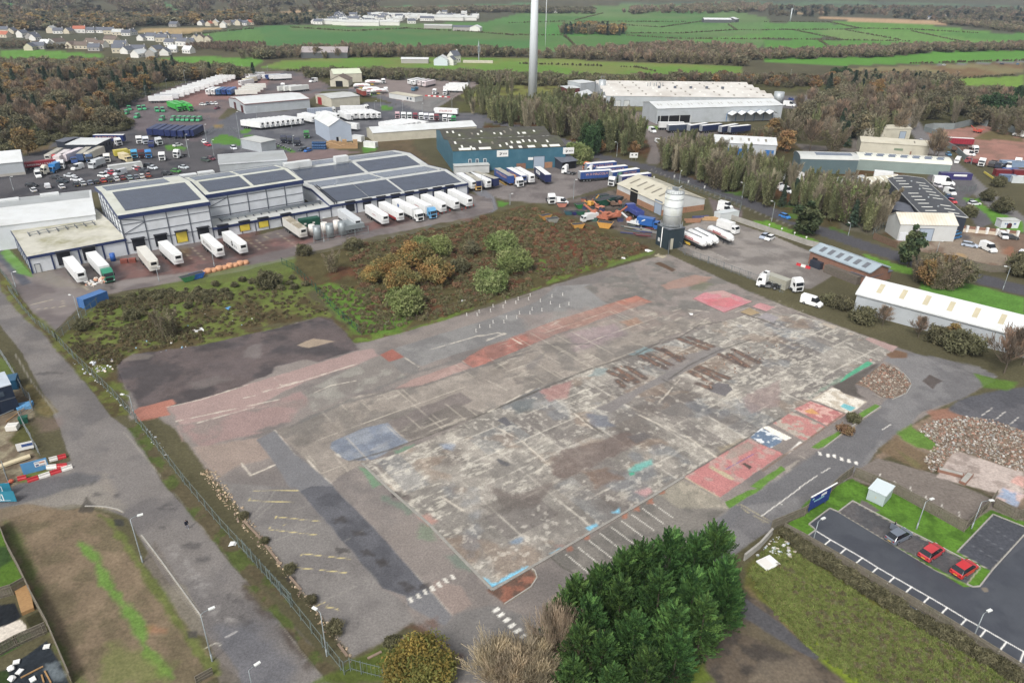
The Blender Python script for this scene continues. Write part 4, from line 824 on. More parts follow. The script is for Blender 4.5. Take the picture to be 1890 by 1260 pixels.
def MA(name,items,label=None,kind='stuff',keep=1.0):
 0
 Vs=[];Fs=[];Cs=[];off=0;R=np.random.RandomState(len(items))
 for (k,x,y,h,ws) in items:
  t=KIND[k][R.randint(len(KIND[k]))];lv,lf,lc=t['leaf']
  if keep<1:
   sel=R.rand(len(lf))<keep;lf2=lf[sel];u=lf2.ravel();lv2=lv[u];lc2=lc[u]
   cen=lv2.reshape(-1,4,3).mean(1,keepdims=True);lv2=((lv2.reshape(-1,4,3)-cen)*(1/keep)**.5*1.0+cen).reshape(-1,3)
  else: u=lf.ravel();lv2=lv[u];lc2=lc[u]
  H=max(lv[:,2].max(),.1);s=h/H;a=R.rand()*6.28;c_,s_=cos(a),sin(a)
  X=(lv2[:,0]*c_-lv2[:,1]*s_)*s*ws+x;Y=(lv2[:,0]*s_+lv2[:,1]*c_)*s*ws+y
  Vs.append(np.stack([X,Y,lv2[:,2]*s],1));n=len(lv2);Fs.append(np.arange(n).reshape(-1,4)+off);off+=n
  Cs.append(lc2*(.82+.36*R.rand()))
 o=link(name,NM(name,np.concatenate(Vs),np.concatenate(Fs),[LEAF],np.concatenate(Cs)))
 tag(o,kind=kind)
 if label: o['label']=EX(label)
 return o
def at(s): p=PX(s)[0];return Gn([p])[0]
def fill(s,n,mind,kinds,hr,label,group,seed,ws=(1,1.25),name='tree',cat='tree',parts=0):
 R=np.random.RandomState(seed);W=WP(s)
 for (x,y) in IP(W,n,R,mind):
  k=kinds[R.randint(len(kinds))];PL(k,x,y,hr[0]+R.rand()*(hr[1]-hr[0]),label[k] if isinstance(label,dict) else label,group,name=name,cat=cat,ws=ws[0]+R.rand()*(ws[1]-ws[0]),parts=parts)
GL='trees^wood left^=&'
LW={'brown':'russet brown leafless tree~wood left^=&','bare':'+bare twiggy tree~wood left^=&','orange':'orange leaved tree~wood left^=&','conifer':'dark green conifer~wood left^=&','oak':'dark olive tree~wood left^=&'}
for s in 'a1 460,640|a1 560,680|a1 225,870|a1 285,890|a1 50,820|a1 110,870|a1 850,690|a1 930,670|a1 1010,650|a1 760,750|a1 690,720|a1 1160,600|a1 1085,650|a1 1270,545|a1 350,640|a1 420,700|a1 1210,590|a1 890,740|a1 130,690|a1 640,600|a1 5,880'.split('|'):
 p=at(s);PL('conifer',p[0],p[1],13+RN()*3,LW['conifer'],GL,ws=1.15)
for s in 'a1 140,800|a1 240,750|a1 320,700|a1 60,560|a1 20,650|a1 110,620|a1 960,520|a1 1040,590|a1 840,560|a1 700,620|a1 400,690|a1 1120,520|a1 210,1130'.split('|'):
 p=at(s);PL('orange',p[0],p[1],9+RN()*3,LW['orange'],GL)
fill('o -20,160 130,140 300,140 400,140 345,150 270,178 210,212 240,232 150,250 60,262 -20,285',120,6.5,['brown','oak','bare','bare','oak','orange','conifer'],(8,11.5),LW,GL,5,(1.1,1.4))
R=np.random.RandomState(3)
MA('woods',[(['brown','bare','oak','oak','brown','conifer','orange'][R.randint(7)],x,y,8+4*R.rand(),1.2) for x,y in IP(WP('o -60,132 60,130 240,130 380,140 480,146 400,148 300,150 130,150 -60,172'),240,R,5)],'brown and orange woodland behind the wood}=&',keep=.5)
MA('undergrowth',[('bush',x,y,2+2*R.rand(),1.2) for x,y in IP(WP('o -20,230 60,245 220,205 245,232 240,240 60,272 -20,290'),150,R,3)],'brown brambles along the edge^left wood',keep=.4)
GB='olive trees^belt below the wind turbine'
LB={'willow':'olive green upright tree~belt below the wind turbine','thin':'bare pale stemmed tree~belt below the wind turbine','orange':'yellow orange tree~belt below the wind turbine','darkround':'dark evergreen tree~belt below the wind turbine','brown':'brown tree~belt below the wind turbine'}
fill('o 890,212 960,218 1010,205 1060,208 1110,222 1140,238 1170,262 1192,285 1150,292 1110,278 1060,268 1000,250 950,240 900,228',84,3.6,['willow']*6+['thin','brown'],(12,16),LB,GB,8,(1.0,1.35))
for s in ('a3 600,1130','a3 560,1110','a3 640,1090'): p=at(s);PL('darkround',p[0],p[1],13,LB['darkround'],GB,ws=.62)
for s in ('a3 660,1110','a3 905,1120','a3 330,860'): p=at(s);PL('orange',p[0],p[1],6,LB['orange'],GB)
for s,h in (('a3 500,1190',6),('b3 520,270',7),('b3 470,250',7)): p=at(s);PL('greenbush',p[0],p[1],h,'green yellow bush`right end^teal !','bushes`end^teal !',name='bush',cat='bush')
fill('o 850,175 935,160 950,165 900,215 870,212',22,5,['willow','willow','thin'],(8,12),'thin olive young tree on the grass left^wind turbine','young trees left^wind turbine',9)
GR_='trees^roadside belt in front^blue door unit'
LR={'willow':'olive upright tree~roadside belt{blue door unit','thin':'bare many stemmed tree~roadside belt{blue door unit','brown':'brown bushy tree~roadside belt{blue door unit'}
fill('o 1215,300 1250,285 1330,322 1420,368 1440,385 1400,382 1330,356 1240,322 1210,312',52,3.2,['willow']*5+['thin']*2+['brown'],(9.5,13),LR,GR_,12,(.95,1.25))
fill('o 1240,272 1310,290 1440,335 1500,360 1560,372 1600,388 1560,385 1480,365 1400,345 1300,310',34,3.6,['willow','willow','thin'],(9,12),LR,GR_,13)
G2='trees^roadside belt}black*ed workshop'
LR2={k:'%s tree~roadside belt left^black*ed workshop'%v for k,v in (('willow','olive upright'),('thin','bare many stemmed'),('brown','brown bushy'))}
fill('o 1450,378 1530,372 1620,388 1632,410 1628,432 1600,430 1540,410 1490,405',46,2.9,['willow']*4+['thin']*3+['brown'],(9.5,13),LR2,G2,14,(.95,1.2))
for s,h,l in (('g7 1050,620',10,'taller black green spruce{main road'),('g7 890,640',8.5,'shorter black green spruce{main road'),('b4 640,740',10,'dark spruce}yellow green tree{workshop'),('b4 690,700',8,'small dark spruce under bare trees{workshop')):
 p=at(s);PL('conifer',p[0],p[1],h,l,None,parts=1,name='spruce_tree')
p=at('b4 600,700');PL('greenbush',p[0],p[1],10,'yellow green leafy tree among bare trees{workshop',None,parts=1,ws=.62)
p=at('b4 285,800');PL('pine',p[0],p[1],11.5,'broad dark pine on the grass verge^main road',None,parts=1,ws=1.45,name='pine_tree',i=0)
p=at('b4 1045,1035');PL('pine',p[0],p[1],12.5,'tall dark pine in front^$shed|shutter',None,parts=1,ws=.95,name='pine_tree',i=0)
for s,k,h in (('b4 1170,1170','orange',7.5),('b4 1250,1195','brown',8),('b4 1330,1200','brown',9),('b4 1400,1190','oak',8),('b4 1120,1140','brown',7),('b4 1290,1150','orange',8.5),('b4 1210,1110','oak',7)):
 p=at(s);PL(k,p[0],p[1],h,'autumn tree~clump between the brick unit and the lawn','autumn trees between the brick unit and the lawn')
p=at('f4 560,600');PL('bare',p[0],p[1],12,'large bare brown tree}estate road and cream units',None,parts=1,ws=1.2)
p=at('f4 620,590');PL('bare',p[0],p[1],10,'smaller bare tree right^large one{cream units',None,parts=1,ws=1.2)
for s,k,h,l in (('f5 1340,160','bush',4,'round bare shrub on the lawn near the $cars'),('f5 1545,330','bush',5,'reddish bare shrub on the lawn above the $kiosk'),('f5 1090,390','bush',4,'green brown shrub`corner^black*ed workshop'),('f5 1850,1150','bush',5,'dark shrub{curved timber fence'),('b4 1850,1100','bush',4,'dark low shrub right^timber fence'),('b4 1700,450','bush',4,'twiggy shrub}yellow barrier')):
 p=at(s);PL(k,p[0],p[1],h,l,None,name='shrub',cat='shrub',parts=1)
G3='trees^wood right^$factory'
L3={'thin':'bare pale stemmed birch~wood right^$factory','brown':'brown tree~wood right^$factory','bare':'+bare tree~wood right^$factory','oak':'dark olive tree~wood right^$factory','willow':'olive tree~wood right^$factory','orange':'golden tree~wood right^$factory','conifer':'dark conifer~wood right^$factory','darkround':'big dark evergreen}red gravel&'}
fill('o 1445,255 1470,212 1530,185 1600,172 1700,168 1800,185 1870,205 1800,222 1760,228 1690,232 1668,268 1600,268 1570,262 1590,298 1500,290 1450,270',96,5.2,['brown','bare','thin','oak','willow','bare','brown'],(10,14),L3,G3,21,(1,1.3))
for s in ('a4 800,690','a4 830,680','a4 760,700','a4 150,1100','a4 60,1000'): p=at(s);PL('orange',p[0],p[1],10,L3['orange'],G3)
for s in ('a4 650,650','a4 720,640','a4 1110,640','a4 960,680','a4 1080,650','a4 610,1000','a4 580,1060','a4 1130,760','a4 470,650','a4 700,700','a4 900,700','a4 1000,650','a4 1180,640','a4 700,880','a4 760,760','a4 1100,700','a4 850,800','a4 1010,850','a4 560,950'): p=at(s);PL('conifer',p[0],p[1],12,L3['conifer'],G3,ws=1.4)
for s,h in (('a4 1560,850',12),('a4 1640,865',14),('a4 1720,840',12),('a4 1830,770',12),('a4 1770,770',11),('a4 570,585',10),('a4 510,580',9),('a4 600,590',9)): p=at(s);PL('darkround',p[0],p[1],h,L3['darkround'] if p[1]<420 else 'dark round evergreen}tiled* house beyond the factory','dark evergreens right^factory',ws=1.2)
fill('o 1800,230 1890,205 1900,230 1890,262 1830,245',20,5,['brown','oak','brown'],(8,11),'brown tree`far corner^red gravel&','trees`far corner^red gravel&',22)
fill('o 1360,270 1440,250 1460,262 1430,285 1380,275',16,3.5,['orange','willow','brown'],(4,7),'small golden tree in front^$factory','small golden trees in front^$factory',23)
TOPS=[(1328,962,12.5),(1290,985,11.5),(1243,978,12),(1190,996,11.5),(1156,1012,11),(1114,1040,10.5),(1066,1062,10),(1042,1100,9),(1092,1100,10.5),(1150,1062,10.5),(1222,1050,11),(1288,1050,11),(1345,1030,10.5),(1176,1130,10),(1116,1165,9.5),(1250,1110,10.5),(1306,1100,9.5),(1200,1195,9.5),(1136,1225,9),(1075,1150,9.5),(1352,1060,9),(1256,1165,8.5),(1060,1215,8)]
GC='cypresses^foreground evergreen clump'
for i,(x,y,h) in enumerate(TOPS):
 g=Gn([(x,y)],h)[0];pos='front right' if False else ''
 PL('cypress',g[0],g[1],h,'feathery green cypress~dense clump between slab and road bend',GC,name='cypress_tree',cat='tree',parts=1,ws=.84+.14*RN(),i=i%3)
for s,h,l in (('d3 440,1130',7.5,'tall bare sapling against the left side^cypress clump'),('d3 650,1220',5.5,'bare sapling in front^cypress clump'),('d3 480,1050',6,'thin bare sapling next to the tall one{cypresses')):
 p=at(s);PL('twig',p[0],p[1],h,l,None,name='sapling',cat='tree',parts=1,ws=.55)
for i,s in enumerate(('d3 230,1260','d3 120,1290','d3 40,1230','d2 1750,1280','d3 310,1200','d3 180,1330','d3 300,1330','d2 1650,1230')):
 p=at(s);PL('twig',p[0],p[1],3.5+RN(),'pale leafless twiggy shrub~thicket left^cypresses','pale twiggy shrubs left^cypresses',name='shrub',cat='shrub',parts=1,ws=1.1)
p=at('d2 1150,1215');PL('leyshrub',p[0],p[1],4.6,'golden green rounded shrub}palisade gate',None,name='shrub',cat='shrub',parts=1,ws=1.15)
p=at('d2 1010,1230');PL('leyshrub',p[0],p[1],2.2,'low golden shrub against the rounded one{gate',None,name='shrub',cat='shrub',parts=1,ws=1.2)
SB=[('goldbush','o 722,512',6.2,'leftmost gold leaved bush^scrub cluster'),('goldbush','o 768,492',7.2,'tallest golden bush~middle^scrub'),('goldbush','o 806,520',6.6,'gold and green bush right^tallest golden one'),('goldbush','o 742,535',5.6,'front golden brown bush^scrub cluster'),('goldbush','o 690,520',4.4,'small gold bush`left^scrub cluster'),
('greenbush','o 812,468',5.2,'+green bush behind the golden scrub cluster'),('greenbush','o 930,468',6.4,'yellow green bush`top^scrub'),('greenbush','o 948,500',5.8,'bright green rounded bush right^scrub middle'),('greenbush','o 905,536',5.4,'pale green bush near the slab edge'),('greenbush','o 752,574',6.0,'olive green bush}green mesh fence'),('greenbush','o 780,462',4,'small green bush`back^scrub'),
('brown','o 312,622',6.5,'brown bare domed bush on the grass left^site'),('brown','o 614,502',5.5,'dark brown bush behind the green fence'),('bush','o 495,530',4.2,'+brown bare bush{!& edge'),('bush','o 243,590',2.6,'small dark bush on the grass left^domed one'),('bush','o 152,608',2.4,'small dark green bush{left site corner'),('bush','o 655,460',3.6,'brown bush`yard edge above the scrub'),('bush','o 850,500',3.6,'brown bush between golden and green ones'),('bush','o 560,470',3,'low brown bush below the loading&'),('oak','o 870,470',4.2,'dark brown bush among the red brown weeds')]
for k,s,h,l in SB:
 p=at(s);PL(k,p[0],p[1],h,l,None,name='bush',cat='bush',parts=1,ws=1.3 if k in('brown','bare') else 1.12)
for i,(s,h) in enumerate((('d2 5,190',1.0),('d2 140,350',.9),('d2 300,540',1.1),('d2 440,735',1.1),('d2 585,925',1.5),('d2 955,1015',1.3))):
 p=at(s);PL('bush',p[0],p[1],h,'dark twiggy shrub on the west edge^tarmac, '+ORD[i]+' along?road corner',None,name='shrub',cat='shrub',ws=1.1)
for s,k,h,l in (('c4 722,895','redweed',1.15,'rusty orange shrub on the strip}painted floor'),('c4 785,830','bush',1.6,'brown low shrub on the strip below the $floor'),('c4 840,185','bush',3.6,'dark bare shrub`left end^$shed wall'),('c4 975,215','bare',4.6,'thin bare shrub along the long $shed wall'),('c4 1205,290','bare',4.8,'bare brown tree`middle^$shed wall'),('c4 1330,320','bush',3.6,'dark shrub right^middle^$shed wall'),('c4 1430,300','orange',4,'orange leaved shrub{$shed wall'),('c4 1490,380','bush',4.4,'yellow brown shrub near the right end^$shed wall'),('c4 1760,520','bare',9.5,'large bare tree`east corner^site'),('c4 1880,470','bare',8,'bare tree`right edge behind the site corner'),('c4 640,75','bush',2.8,'twiggy shrub{$pickup near the shed'),('c4 700,100','bush',3,'dark shrub between pickup and $shed')):
 p=at(s);PL(k,p[0],p[1],h,l,None,name='shrub',cat='shrub',parts=h>3,ws=1.25)
R=np.random.RandomState(77)
MA('undergrowth',[(['weed','weed','redweed','weed'][R.randint(4)],x,y,.4+.8*R.rand()**2,1.25) for x,y in IP(WP('o 660,455 900,400 985,382 1010,392 1190,460 1170,470 900,552 830,575 690,590 640,470'),1900,R,.75)],'rusty brown dead weeds and docks over the site scrub',keep=.5)
MA('undergrowth',[('weed',x,y,.6+.6*R.rand(),1.1) for x,y in IP(WP('c1 640,70 1010,0 1450,10 1500,60 1200,60 900,110 640,110'),110,R,.9)]+[('bush',x,y,1.1+.7*R.rand(),1.2) for x,y in IP(WP('c1 640,70 1010,0 1450,10 1500,30 1000,45 700,90'),24,R,2)]+[('weed',x,y,.3+.5*R.rand(),1.1) for x,y in IP(WP('c1 440,320 700,350 800,420 740,480 520,420'),70,R,.8)]+[('weed',x,y,.3+.6*R.rand(),1.2) for x,y in IP(WP('c1 420,300 640,80 1400,20 1890,-60 c2 560,140 200,180 c1 1300,330 700,400'),330,R,1.2)]+[('bush',x,y,.8+.9*R.rand(),1.2) for x,y in IP(WP('c1 640,70 1000,-10 1890,-120 c2 430,-30 c1 1890,0 1300,90 640,150'),34,R,3)]+[('weed',x,y,.5+.7*R.rand(),1.1) for x,y in IP(WP('c1 760,230 950,180 1300,280 1050,330 800,300'),90,R,.8)],'brambles and dead weeds on the west grass^site',keep=.6)
MA('undergrowth',[('weed',x,y,.5+.5*R.rand(),1.1) for x,y in IP(WP('c2 440,-30 700,-40 900,20 860,110 1100,160 1450,60 1500,20 1890,-60 1890,-20 1300,150 760,280 620,160'),190,R,.9)],'rough weeds along the slab edge',keep=.6)
tag(MA('verge_hedge',[('bush',x,y,.9+.6*R.rand(),1.2) for x,y in IP(WP('d4 330,290 450,362 990,710 1590,1060 1890,1240 1890,1285 1560,1085 960,740 430,410'),260,R,.6)],None,'thing',keep=.35),'dark scruffy hedge along the outside^car park fence','hedge')
MA('grass',[('grass',x,y,.2+.22*R.rand(),1.5) for x,y in IP(WP('d4 110,560 200,440 320,330 450,440 900,740 1500,1060 1890,1290 880,1290 560,1080 330,860'),1300,R,.45)]+[('weed',x,y,.25+.3*R.rand(),1.4) for x,y in IP(WP('d4 300,500 900,760 1500,1100 1800,1290 1000,1290 600,1000'),160,R,.8)],'rough grass tufts below the car park fence',keep=.5)
def band(name,s,n,mind,kinds,hr,label,seed,keep,ws=1.3):
 R=np.random.RandomState(seed)
 return MA(name,[(kinds[R.randint(len(kinds))],x,y,hr[0]+R.rand()*(hr[1]-hr[0]),ws) for x,y in IP(WP(s),n,R,mind)],label,keep=keep)
band('woods','o 440,110 560,109 700,107 840,106 985,107 985,103 850,98 700,95 600,95 560,98 470,103',280,3.6,['brown','brown','bare','oak','bare'],(6,10),'brown tree belt beyond the =&s',31,.22)
band('woods','o 990,107 1190,116 1370,122 1370,113 1420,107 1400,101 1340,94 1250,90 1140,97 1040,101',330,4.5,['brown','brown','bare','oak'],(7,11),'brown wood beyond the wind turbine',32,.22)
band('woods','o 1390,112 1640,106 1720,98 1900,94 1900,88 1700,91 1600,95 1500,101 1410,104',260,4.5,['brown','bare','oak'],(7,10),'brown wood beyond the far right fields',33,.22)
band('woods','o 560,138 700,137 900,143 1050,147 1190,149 1190,156 1050,160 900,157 850,152 700,147 560,143',330,3.2,['brown','oak','bush','brown','willow'],(4,7.5),'dark scrubby trees along the railway behind the&s',34,.25)
band('woods','o 1180,146 1320,146 1560,150 1560,160 1450,162 1300,153 1180,155',150,4,['brown','bare','brown','orange','bush'],(4,8),'brown scrub behind the $factory',35,.3)
band('woods','o 1560,147 1700,149 1780,153 1700,161 1600,163 1540,158',90,4.5,['brown','bare','oak','conifer'],(6,10),'mixed trees along the far right road',36,.3)
band('woods','o 1032,64 1090,65 1150,67 1152,58 1100,54 1040,56',110,4,['orange','brown','conifer','conifer'],(9,13),'small copse on the far green field',37,.25)
band('woods','o -60,60 80,58 240,58 250,50 330,48 480,40 480,30 330,34 240,36 100,30 -60,30',620,9,['brown','bare','oak','conifer','brown','orange'],(9,13),'russet woods behind the left village',38,.1,1.9)
band('woods','o -150,30 240,36 480,30 700,24 700,-28 240,-30 -150,-30',1000,17,['brown','bare','oak','brown'],(12,18),'bluish wooded hillside`upper left',39,.06,2.2)
band('woods','o 470,48 600,44 620,30 540,34 470,32',160,8,['brown','oak','conifer'],(8,11),'woods left^far $village',40,.12,1.6)
band('woods','o 640,28 900,24 985,22 985,16 800,20 640,22',190,12,['brown','oak'],(8,11),'tree belt behind the far $village',41,.1,2)
band('woods','o 700,10 1000,4 1500,2 2000,2 2000,-25 700,-28',420,26,['brown','bare','oak'],(12,18),'hazy woods on the far horizon',42,.05,2.4)
band('woods','o 1150,27 1420,24 1420,10 1300,12 1150,20',210,9,['brown','bare','oak'],(9,12),'purple brown wood on the far right fields',43,.1,1.8)
band('woods','o 1420,30 1520,32 1600,30 1700,40 1890,55 1890,20 1700,16 1420,16',330,14,['brown','oak','bare','conifer'],(8,12),'scattered woods`upper right',44,.09,1.9)
band('woods','o 1740,45 1890,62 1890,50 1760,42',130,6,['brown','oak','bare'],(7,10),'brown wood`right edge^far fields',45,.15,1.5)
band('woods','o 940,25 1100,26 1100,19 940,18',110,9,['brown','oak'],(7,10),'far tree line right^turbine',46,.1,1.9)
band('woods','o -60,90 60,90 130,92 60,84 -60,80',110,5,['brown','oak','bare'],(4,6),'dark trees below the left village',47,.2)
band('woods','o 340,92 440,97 490,99 490,88 440,86 360,88',150,5,['brown','bare','bare'],(5,7),'bare trees right^left village',48,.2)
HD=['o 1153,47 1220,51 1296,40','o 1153,66 1252,72 1420,73','o 1160,62 1260,62 1356,56','o 1062,38 1113,25','o 1042,66 1064,89','o 940,65 1040,66','o 940,43 1040,40 1270,41','o 1410,72 1510,74 1640,76 1682,77','o 1463,56 1552,74','o 1410,56 1560,55 1583,53','o 1560,56 1664,75','o 1529,41 1585,53 1684,55 1811,62','o 1682,58 1791,81','o 1512,75 1537,93','o 1410,41 1527,41','o 1344,46 1359,56 1420,57','o 538,51 648,58 750,53','o 750,53 880,60 950,66','o 320,68 470,53','o 960,118 1118,123','o 1148,124 1174,125 1214,133','o 1680,118 1900,112','o 1870,140 1760,146 1690,148','o 530,132 700,130']
R=np.random.RandomState(9)
for i,s in enumerate(HD):
 W=WP(s);items=[]
 for a,b in zip(W[:-1],W[1:]):
  L_=np.hypot(*(b-a));n=int(L_/2.6)+1
  for t in np.arange(n)/n:
   if R.rand()<.1: continue
   q=a+(b-a)*t+R.normal(size=2)*.6;items.append(('bush',q[0],q[1],1.2+1.1*R.rand(),.75 if R.rand()<.95 else 1.8))
 tag(MA('hedgerow',items[:420],None,keep=.05 if len(items)>150 else .09),kind='stuff')
PNT=mat('vehicle_paint',S(235,236,234),.32,ns=.6,na=.06,spec=.5,dirt=(S(170,166,158),.35),ds=.5)
GLS=mat('dark_glass',S(34,38,44),.12,spec=.6);TYR=mat('tyre_rubber',S(34,34,35),.9);CHS=mat('chassis_steel',S(58,60,64),.6,ns=2,na=.2)
RIM=mat('wheel_rim',S(150,152,155),.4,metal=.5);HLT=mat('headlight_lens',S(225,228,230),.15);TLT=mat('tail_light_lens',S(150,26,26),.25);PLT=mat('yellow_number_plate',S(224,186,40),.5);BLK=mat('black_trim',S(28,29,31),.6)
GREYROOF=mat('grey_translucent_roof',S(176,172,158),.6,ns=.4,na=.12,dirt=(S(120,112,94),.5),ds=.3);DRGREY=mat('grey_door_metal',S(150,154,158),.5)
_pc={}
def PMT(c,rough=.32):
 if c is None: return PNT
 if c not in _pc: _pc[c]=mat('vehicle_paint_%d_%d_%d'%c,S(*c),rough,ns=.6,na=.07,spec=.5)
 return _pc[c]
def asm(parts):
 0
 one=MB();P=[]
 def add(mb):
  for f,mi,uv,sm in zip(mb.f,mb.m,mb.uv,mb.sm): one.face([mb.v[i] for i in f],mb.mats[mi],uv,sm)
 for p in parts:
  add(p[1]);subs=[]
  for s in (p[2] if len(p)>2 else []): add(s[1]);subs.append((s[0],s[1].mesh(s[0])))
  P.append((p[0],p[1].mesh(p[0]),subs))
 return dict(parts=P,one=one.mesh('whole'))
def repaint(o,swap):
 for i,m in enumerate(o.data.materials):
  if m in swap: setmat(o,i,swap[m])
def put(proto,name,label,cat,x,y,rz,group=None,parts=0,color=None,swap=None,scale=None,z=0.0):
 sw=dict(swap or {})
 if color is not None: sw[PNT]=PMT(color)
 if parts:
  r=TH(name,label,cat,(x,y,z),rz,group)
  for n,me,subs in proto['parts']:
   o=link(n,me,r);repaint(o,sw)
   for sn,sm in subs: so_=link(sn,sm,o);repaint(so_,sw)
 else:
  r=link(name,proto['one'],None,(x,y,z),rz);repaint(r,sw);tag(r,label,cat,group)
 if scale: r.scale=scale if isinstance(scale,tuple) else (scale,)*3
 return r
def WL(x,y,r=.32,w=.22,side=1,dual=False):
 t=MB();t.cyl((x,y-w/2,r),r,w,TYR,12,'y');q=MB();q.cyl((x,y+side*(w/2+.004)-(.012 if side<0 else 0),r),r*.6,.012,RIM,10,'y');return ('wheel',t,[('rim',q)])
def loft(stations,rules,mats):
 0
 mb=MB();pr=[]
 for (x,w,wb,wt,zs,zm,zb,zt) in stations: pr.append([(x,-w,zs),(x,-w,zm),(x,-wb,zb),(x,-wt,zt),(x,wt,zt),(x,wb,zb),(x,w,zm),(x,w,zs)])
 for i in range(len(pr)-1):
  for k in range(7):
   mb.face([pr[i][k],pr[i+1][k],pr[i+1][k+1],pr[i][k+1]],mats[rules[i][k]])
  mb.face([pr[i][0],pr[i][7],pr[i+1][7],pr[i+1][0]],mats['k'])
 mb.face(pr[0],mats[rules[0][7] if len(rules[0])>7 else 'p']);mb.face(pr[-1][::-1],mats[rules[-1][7] if len(rules[-1])>7 else 'p']);return mb
VM={'p':PNT,'g':GLS,'k':BLK}
def car(L=4.25,W=1.78,H=1.48,style='hatch'):
 h=W/2;f=L/2;E=.92
 st=[(-f,h*.86,h*.84,h*.7,.34,.55,.72,.78),(-f+.12,h*.97,h*.93,h*.8,.24,.58,.86,.93)]
 rules=['ppppppp']
 if style=='saloon': st+=[(-f+.75,h,h*.94,h*.82,.22,.6,.9,.97),(-f+1.35,h,h*.95,h*.68,.22,.6,.92,H)];rules+=['ppppppp','ppgggpp']
 elif style=='estate': st+=[(-f+.38,h,h*.95,h*.7,.22,.6,.93,H-.03)];rules+=['ppggggp'.replace('gggg','ggg')+''];
 else: st+=[(-f+.62,h,h*.95,h*.7,.22,.6,.93,H-.03)];rules+=['ppgggpp']
 if style=='estate': rules[-1]='ppgggpp'
 st+=[(-.1,h,h*.95,h*.72,.22,.6,.93,H),(.45,h,h*.95,h*.7,.22,.6,.93,H-.04)];rules+=['ppgpgpp','ppgpgpp']
 st+=[(1.2,h,h*.94,h*.8,.22,.6,.92,.98),(f-.35,h*.98,h*.9,h*.7,.22,.56,.78,.84),(f-.08,h*.9,h*.82,h*.62,.26,.5,.64,.7),(f,h*.8,h*.75,h*.6,.32,.48,.58,.62)]
 rules+=['ppgggpp','ppppppp','ppppppp','ppppppp']
 b=loft(st,rules,VM);pts=[('body',b)]
 for x in (-L*.3,L*.31):
  for s in (-1,1): pts.append(WL(x,s*(h-.1),.32,.22,s))
 for s in (-1,1):
  q=BX(f-.3,f-.05,s*h*.62-.13,s*h*.62+.13,.58,.715,HLT);pts.append(('headlight',q))
  q=BX(-f-.012,-f+.1,s*h*.68-.12,s*h*.68+.12,.6,.8,TLT);pts.append(('tail_light',q))
  q=BX(.78,.95,s*(h+.09)-.09,s*(h+.09)+.09,.92,1.05,PNT);pts.append(('wing_mirror',q))
 q=BX(-f-.016,-f+.02,-.26,.26,.42,.53,PLT);pts.append(('number_plate',q))
 return asm(pts)
def van(L=5.3,W=1.98,H=2.35,nose=1.35):
 h=W/2;f=L/2;zb=1.3 if H>2.1 else 1.1
 st=[(-f,h*.97,h*.95,h*.86,.45,.8,zb,H-.06),(-f+.1,h,h*.97,h*.88,.32,.8,zb,H),(f-nose-1.15,h,h*.97,h*.88,.3,.8,zb,H),(f-nose-.35,h,h*.97,h*.85,.3,.8,zb,H-.06),(f-nose+.42,h,h*.95,h*.84,.3,.8,zb*.93,zb+.05),(f-.25,h*.97,h*.9,h*.7,.3,.7,zb*.74,zb*.8),(f,h*.85,h*.8,h*.6,.36,.55,zb*.6,zb*.64)]
 rules=['ppppppp','ppppppp','ppgpgpp','ppgggpp','ppppppp','ppppppp']
 pts=[('body',loft(st,rules,VM))]
 for x in (-L*.29,L*.33):
  for s in (-1,1): pts.append(WL(x,s*(h-.11),.35,.24,s))
 for s in (-1,1):
  q=BX(f-.32,f-.08,s*h*.7-.14,s*h*.7+.14,zb*.55,zb*.72,HLT);pts.append(('headlight',q))
  q=BX(-f-.012,-f+.1,s*h*.88-.06,s*h*.88+.06,.7,1.3,TLT);pts.append(('tail_light',q))
 return asm(pts)
def trailer(L=13.5,W=2.55,z0=1.15,H=4.0,fridge=True,roof=None,curtain=False,text=None):
 b=MB();b.box(-L/2,L/2,-W/2,W/2,z0,H,PNT,roof or PNT)
 for s in (-1,1): b.box(-L/2+.02,L/2-.02,s*W/2-.012,s*W/2+.012,z0-.02,z0+.16,CHS)
 if curtain:
  for i in range(12):
   x=-L/2+.6+i*(L-1.2)/11
   for s in (-1,1): b.box(x-.025,x+.025,s*W/2-.018,s*W/2+.018,z0+.18,H-.15,BLK)
 pts=[('body',b)]
 d=MB();d.box(-L/2-.03,-L/2,-W/2+.08,-.02,z0+.05,H-.08,DRGREY if curtain else PNT);d.box(-L/2-.03,-L/2,.02,W/2-.08,z0+.05,H-.08,DRGREY if curtain else PNT)
 for y in (-.35,.35): d.box(-L/2-.06,-L/2-.03,y-.02,y+.02,z0+.05,H-.1,RIM)
 pts.append(('rear_door',d))
 c=MB();c.box(-L/2+.3,L/2-.6,-.55,.55,.85,z0-.03,CHS);c.box(-L/2,-L/2+.15,-W/2+.05,W/2-.05,.5,.95,BLK)
 for s in (-1,1): c.box(-.5,3.2,s*(W/2-.1)-.03,s*(W/2-.1)+.03,.45,.95,CHS);c.box(L/2-3.4,L/2-3.25,s*.8-.08,s*.8+.08,0,1.0,CHS)
 pts.append(('chassis',c))
 for x in (-L/2+1.6,-L/2+2.95,-L/2+4.3):
  for s in (-1,1): pts.append(WL(x,s*(W/2-.22),.5,.38,s))
 if fridge:
  q=BX(L/2,L/2+.5,-W*.36,W*.36,H-1.75,H-.2,PNT);q.box(L/2+.5,L/2+.515,-W*.28,W*.28,H-1.2,H-.42,BLK);pts.append(('fridge_unit',q))
 for s in (-1,1):
  q=BX(-L/2-.045,-L/2-.03,s*1.0-.12,s*1.0+.12,.95,1.08,TLT);pts.append(('tail_light',q))
 return asm(pts)
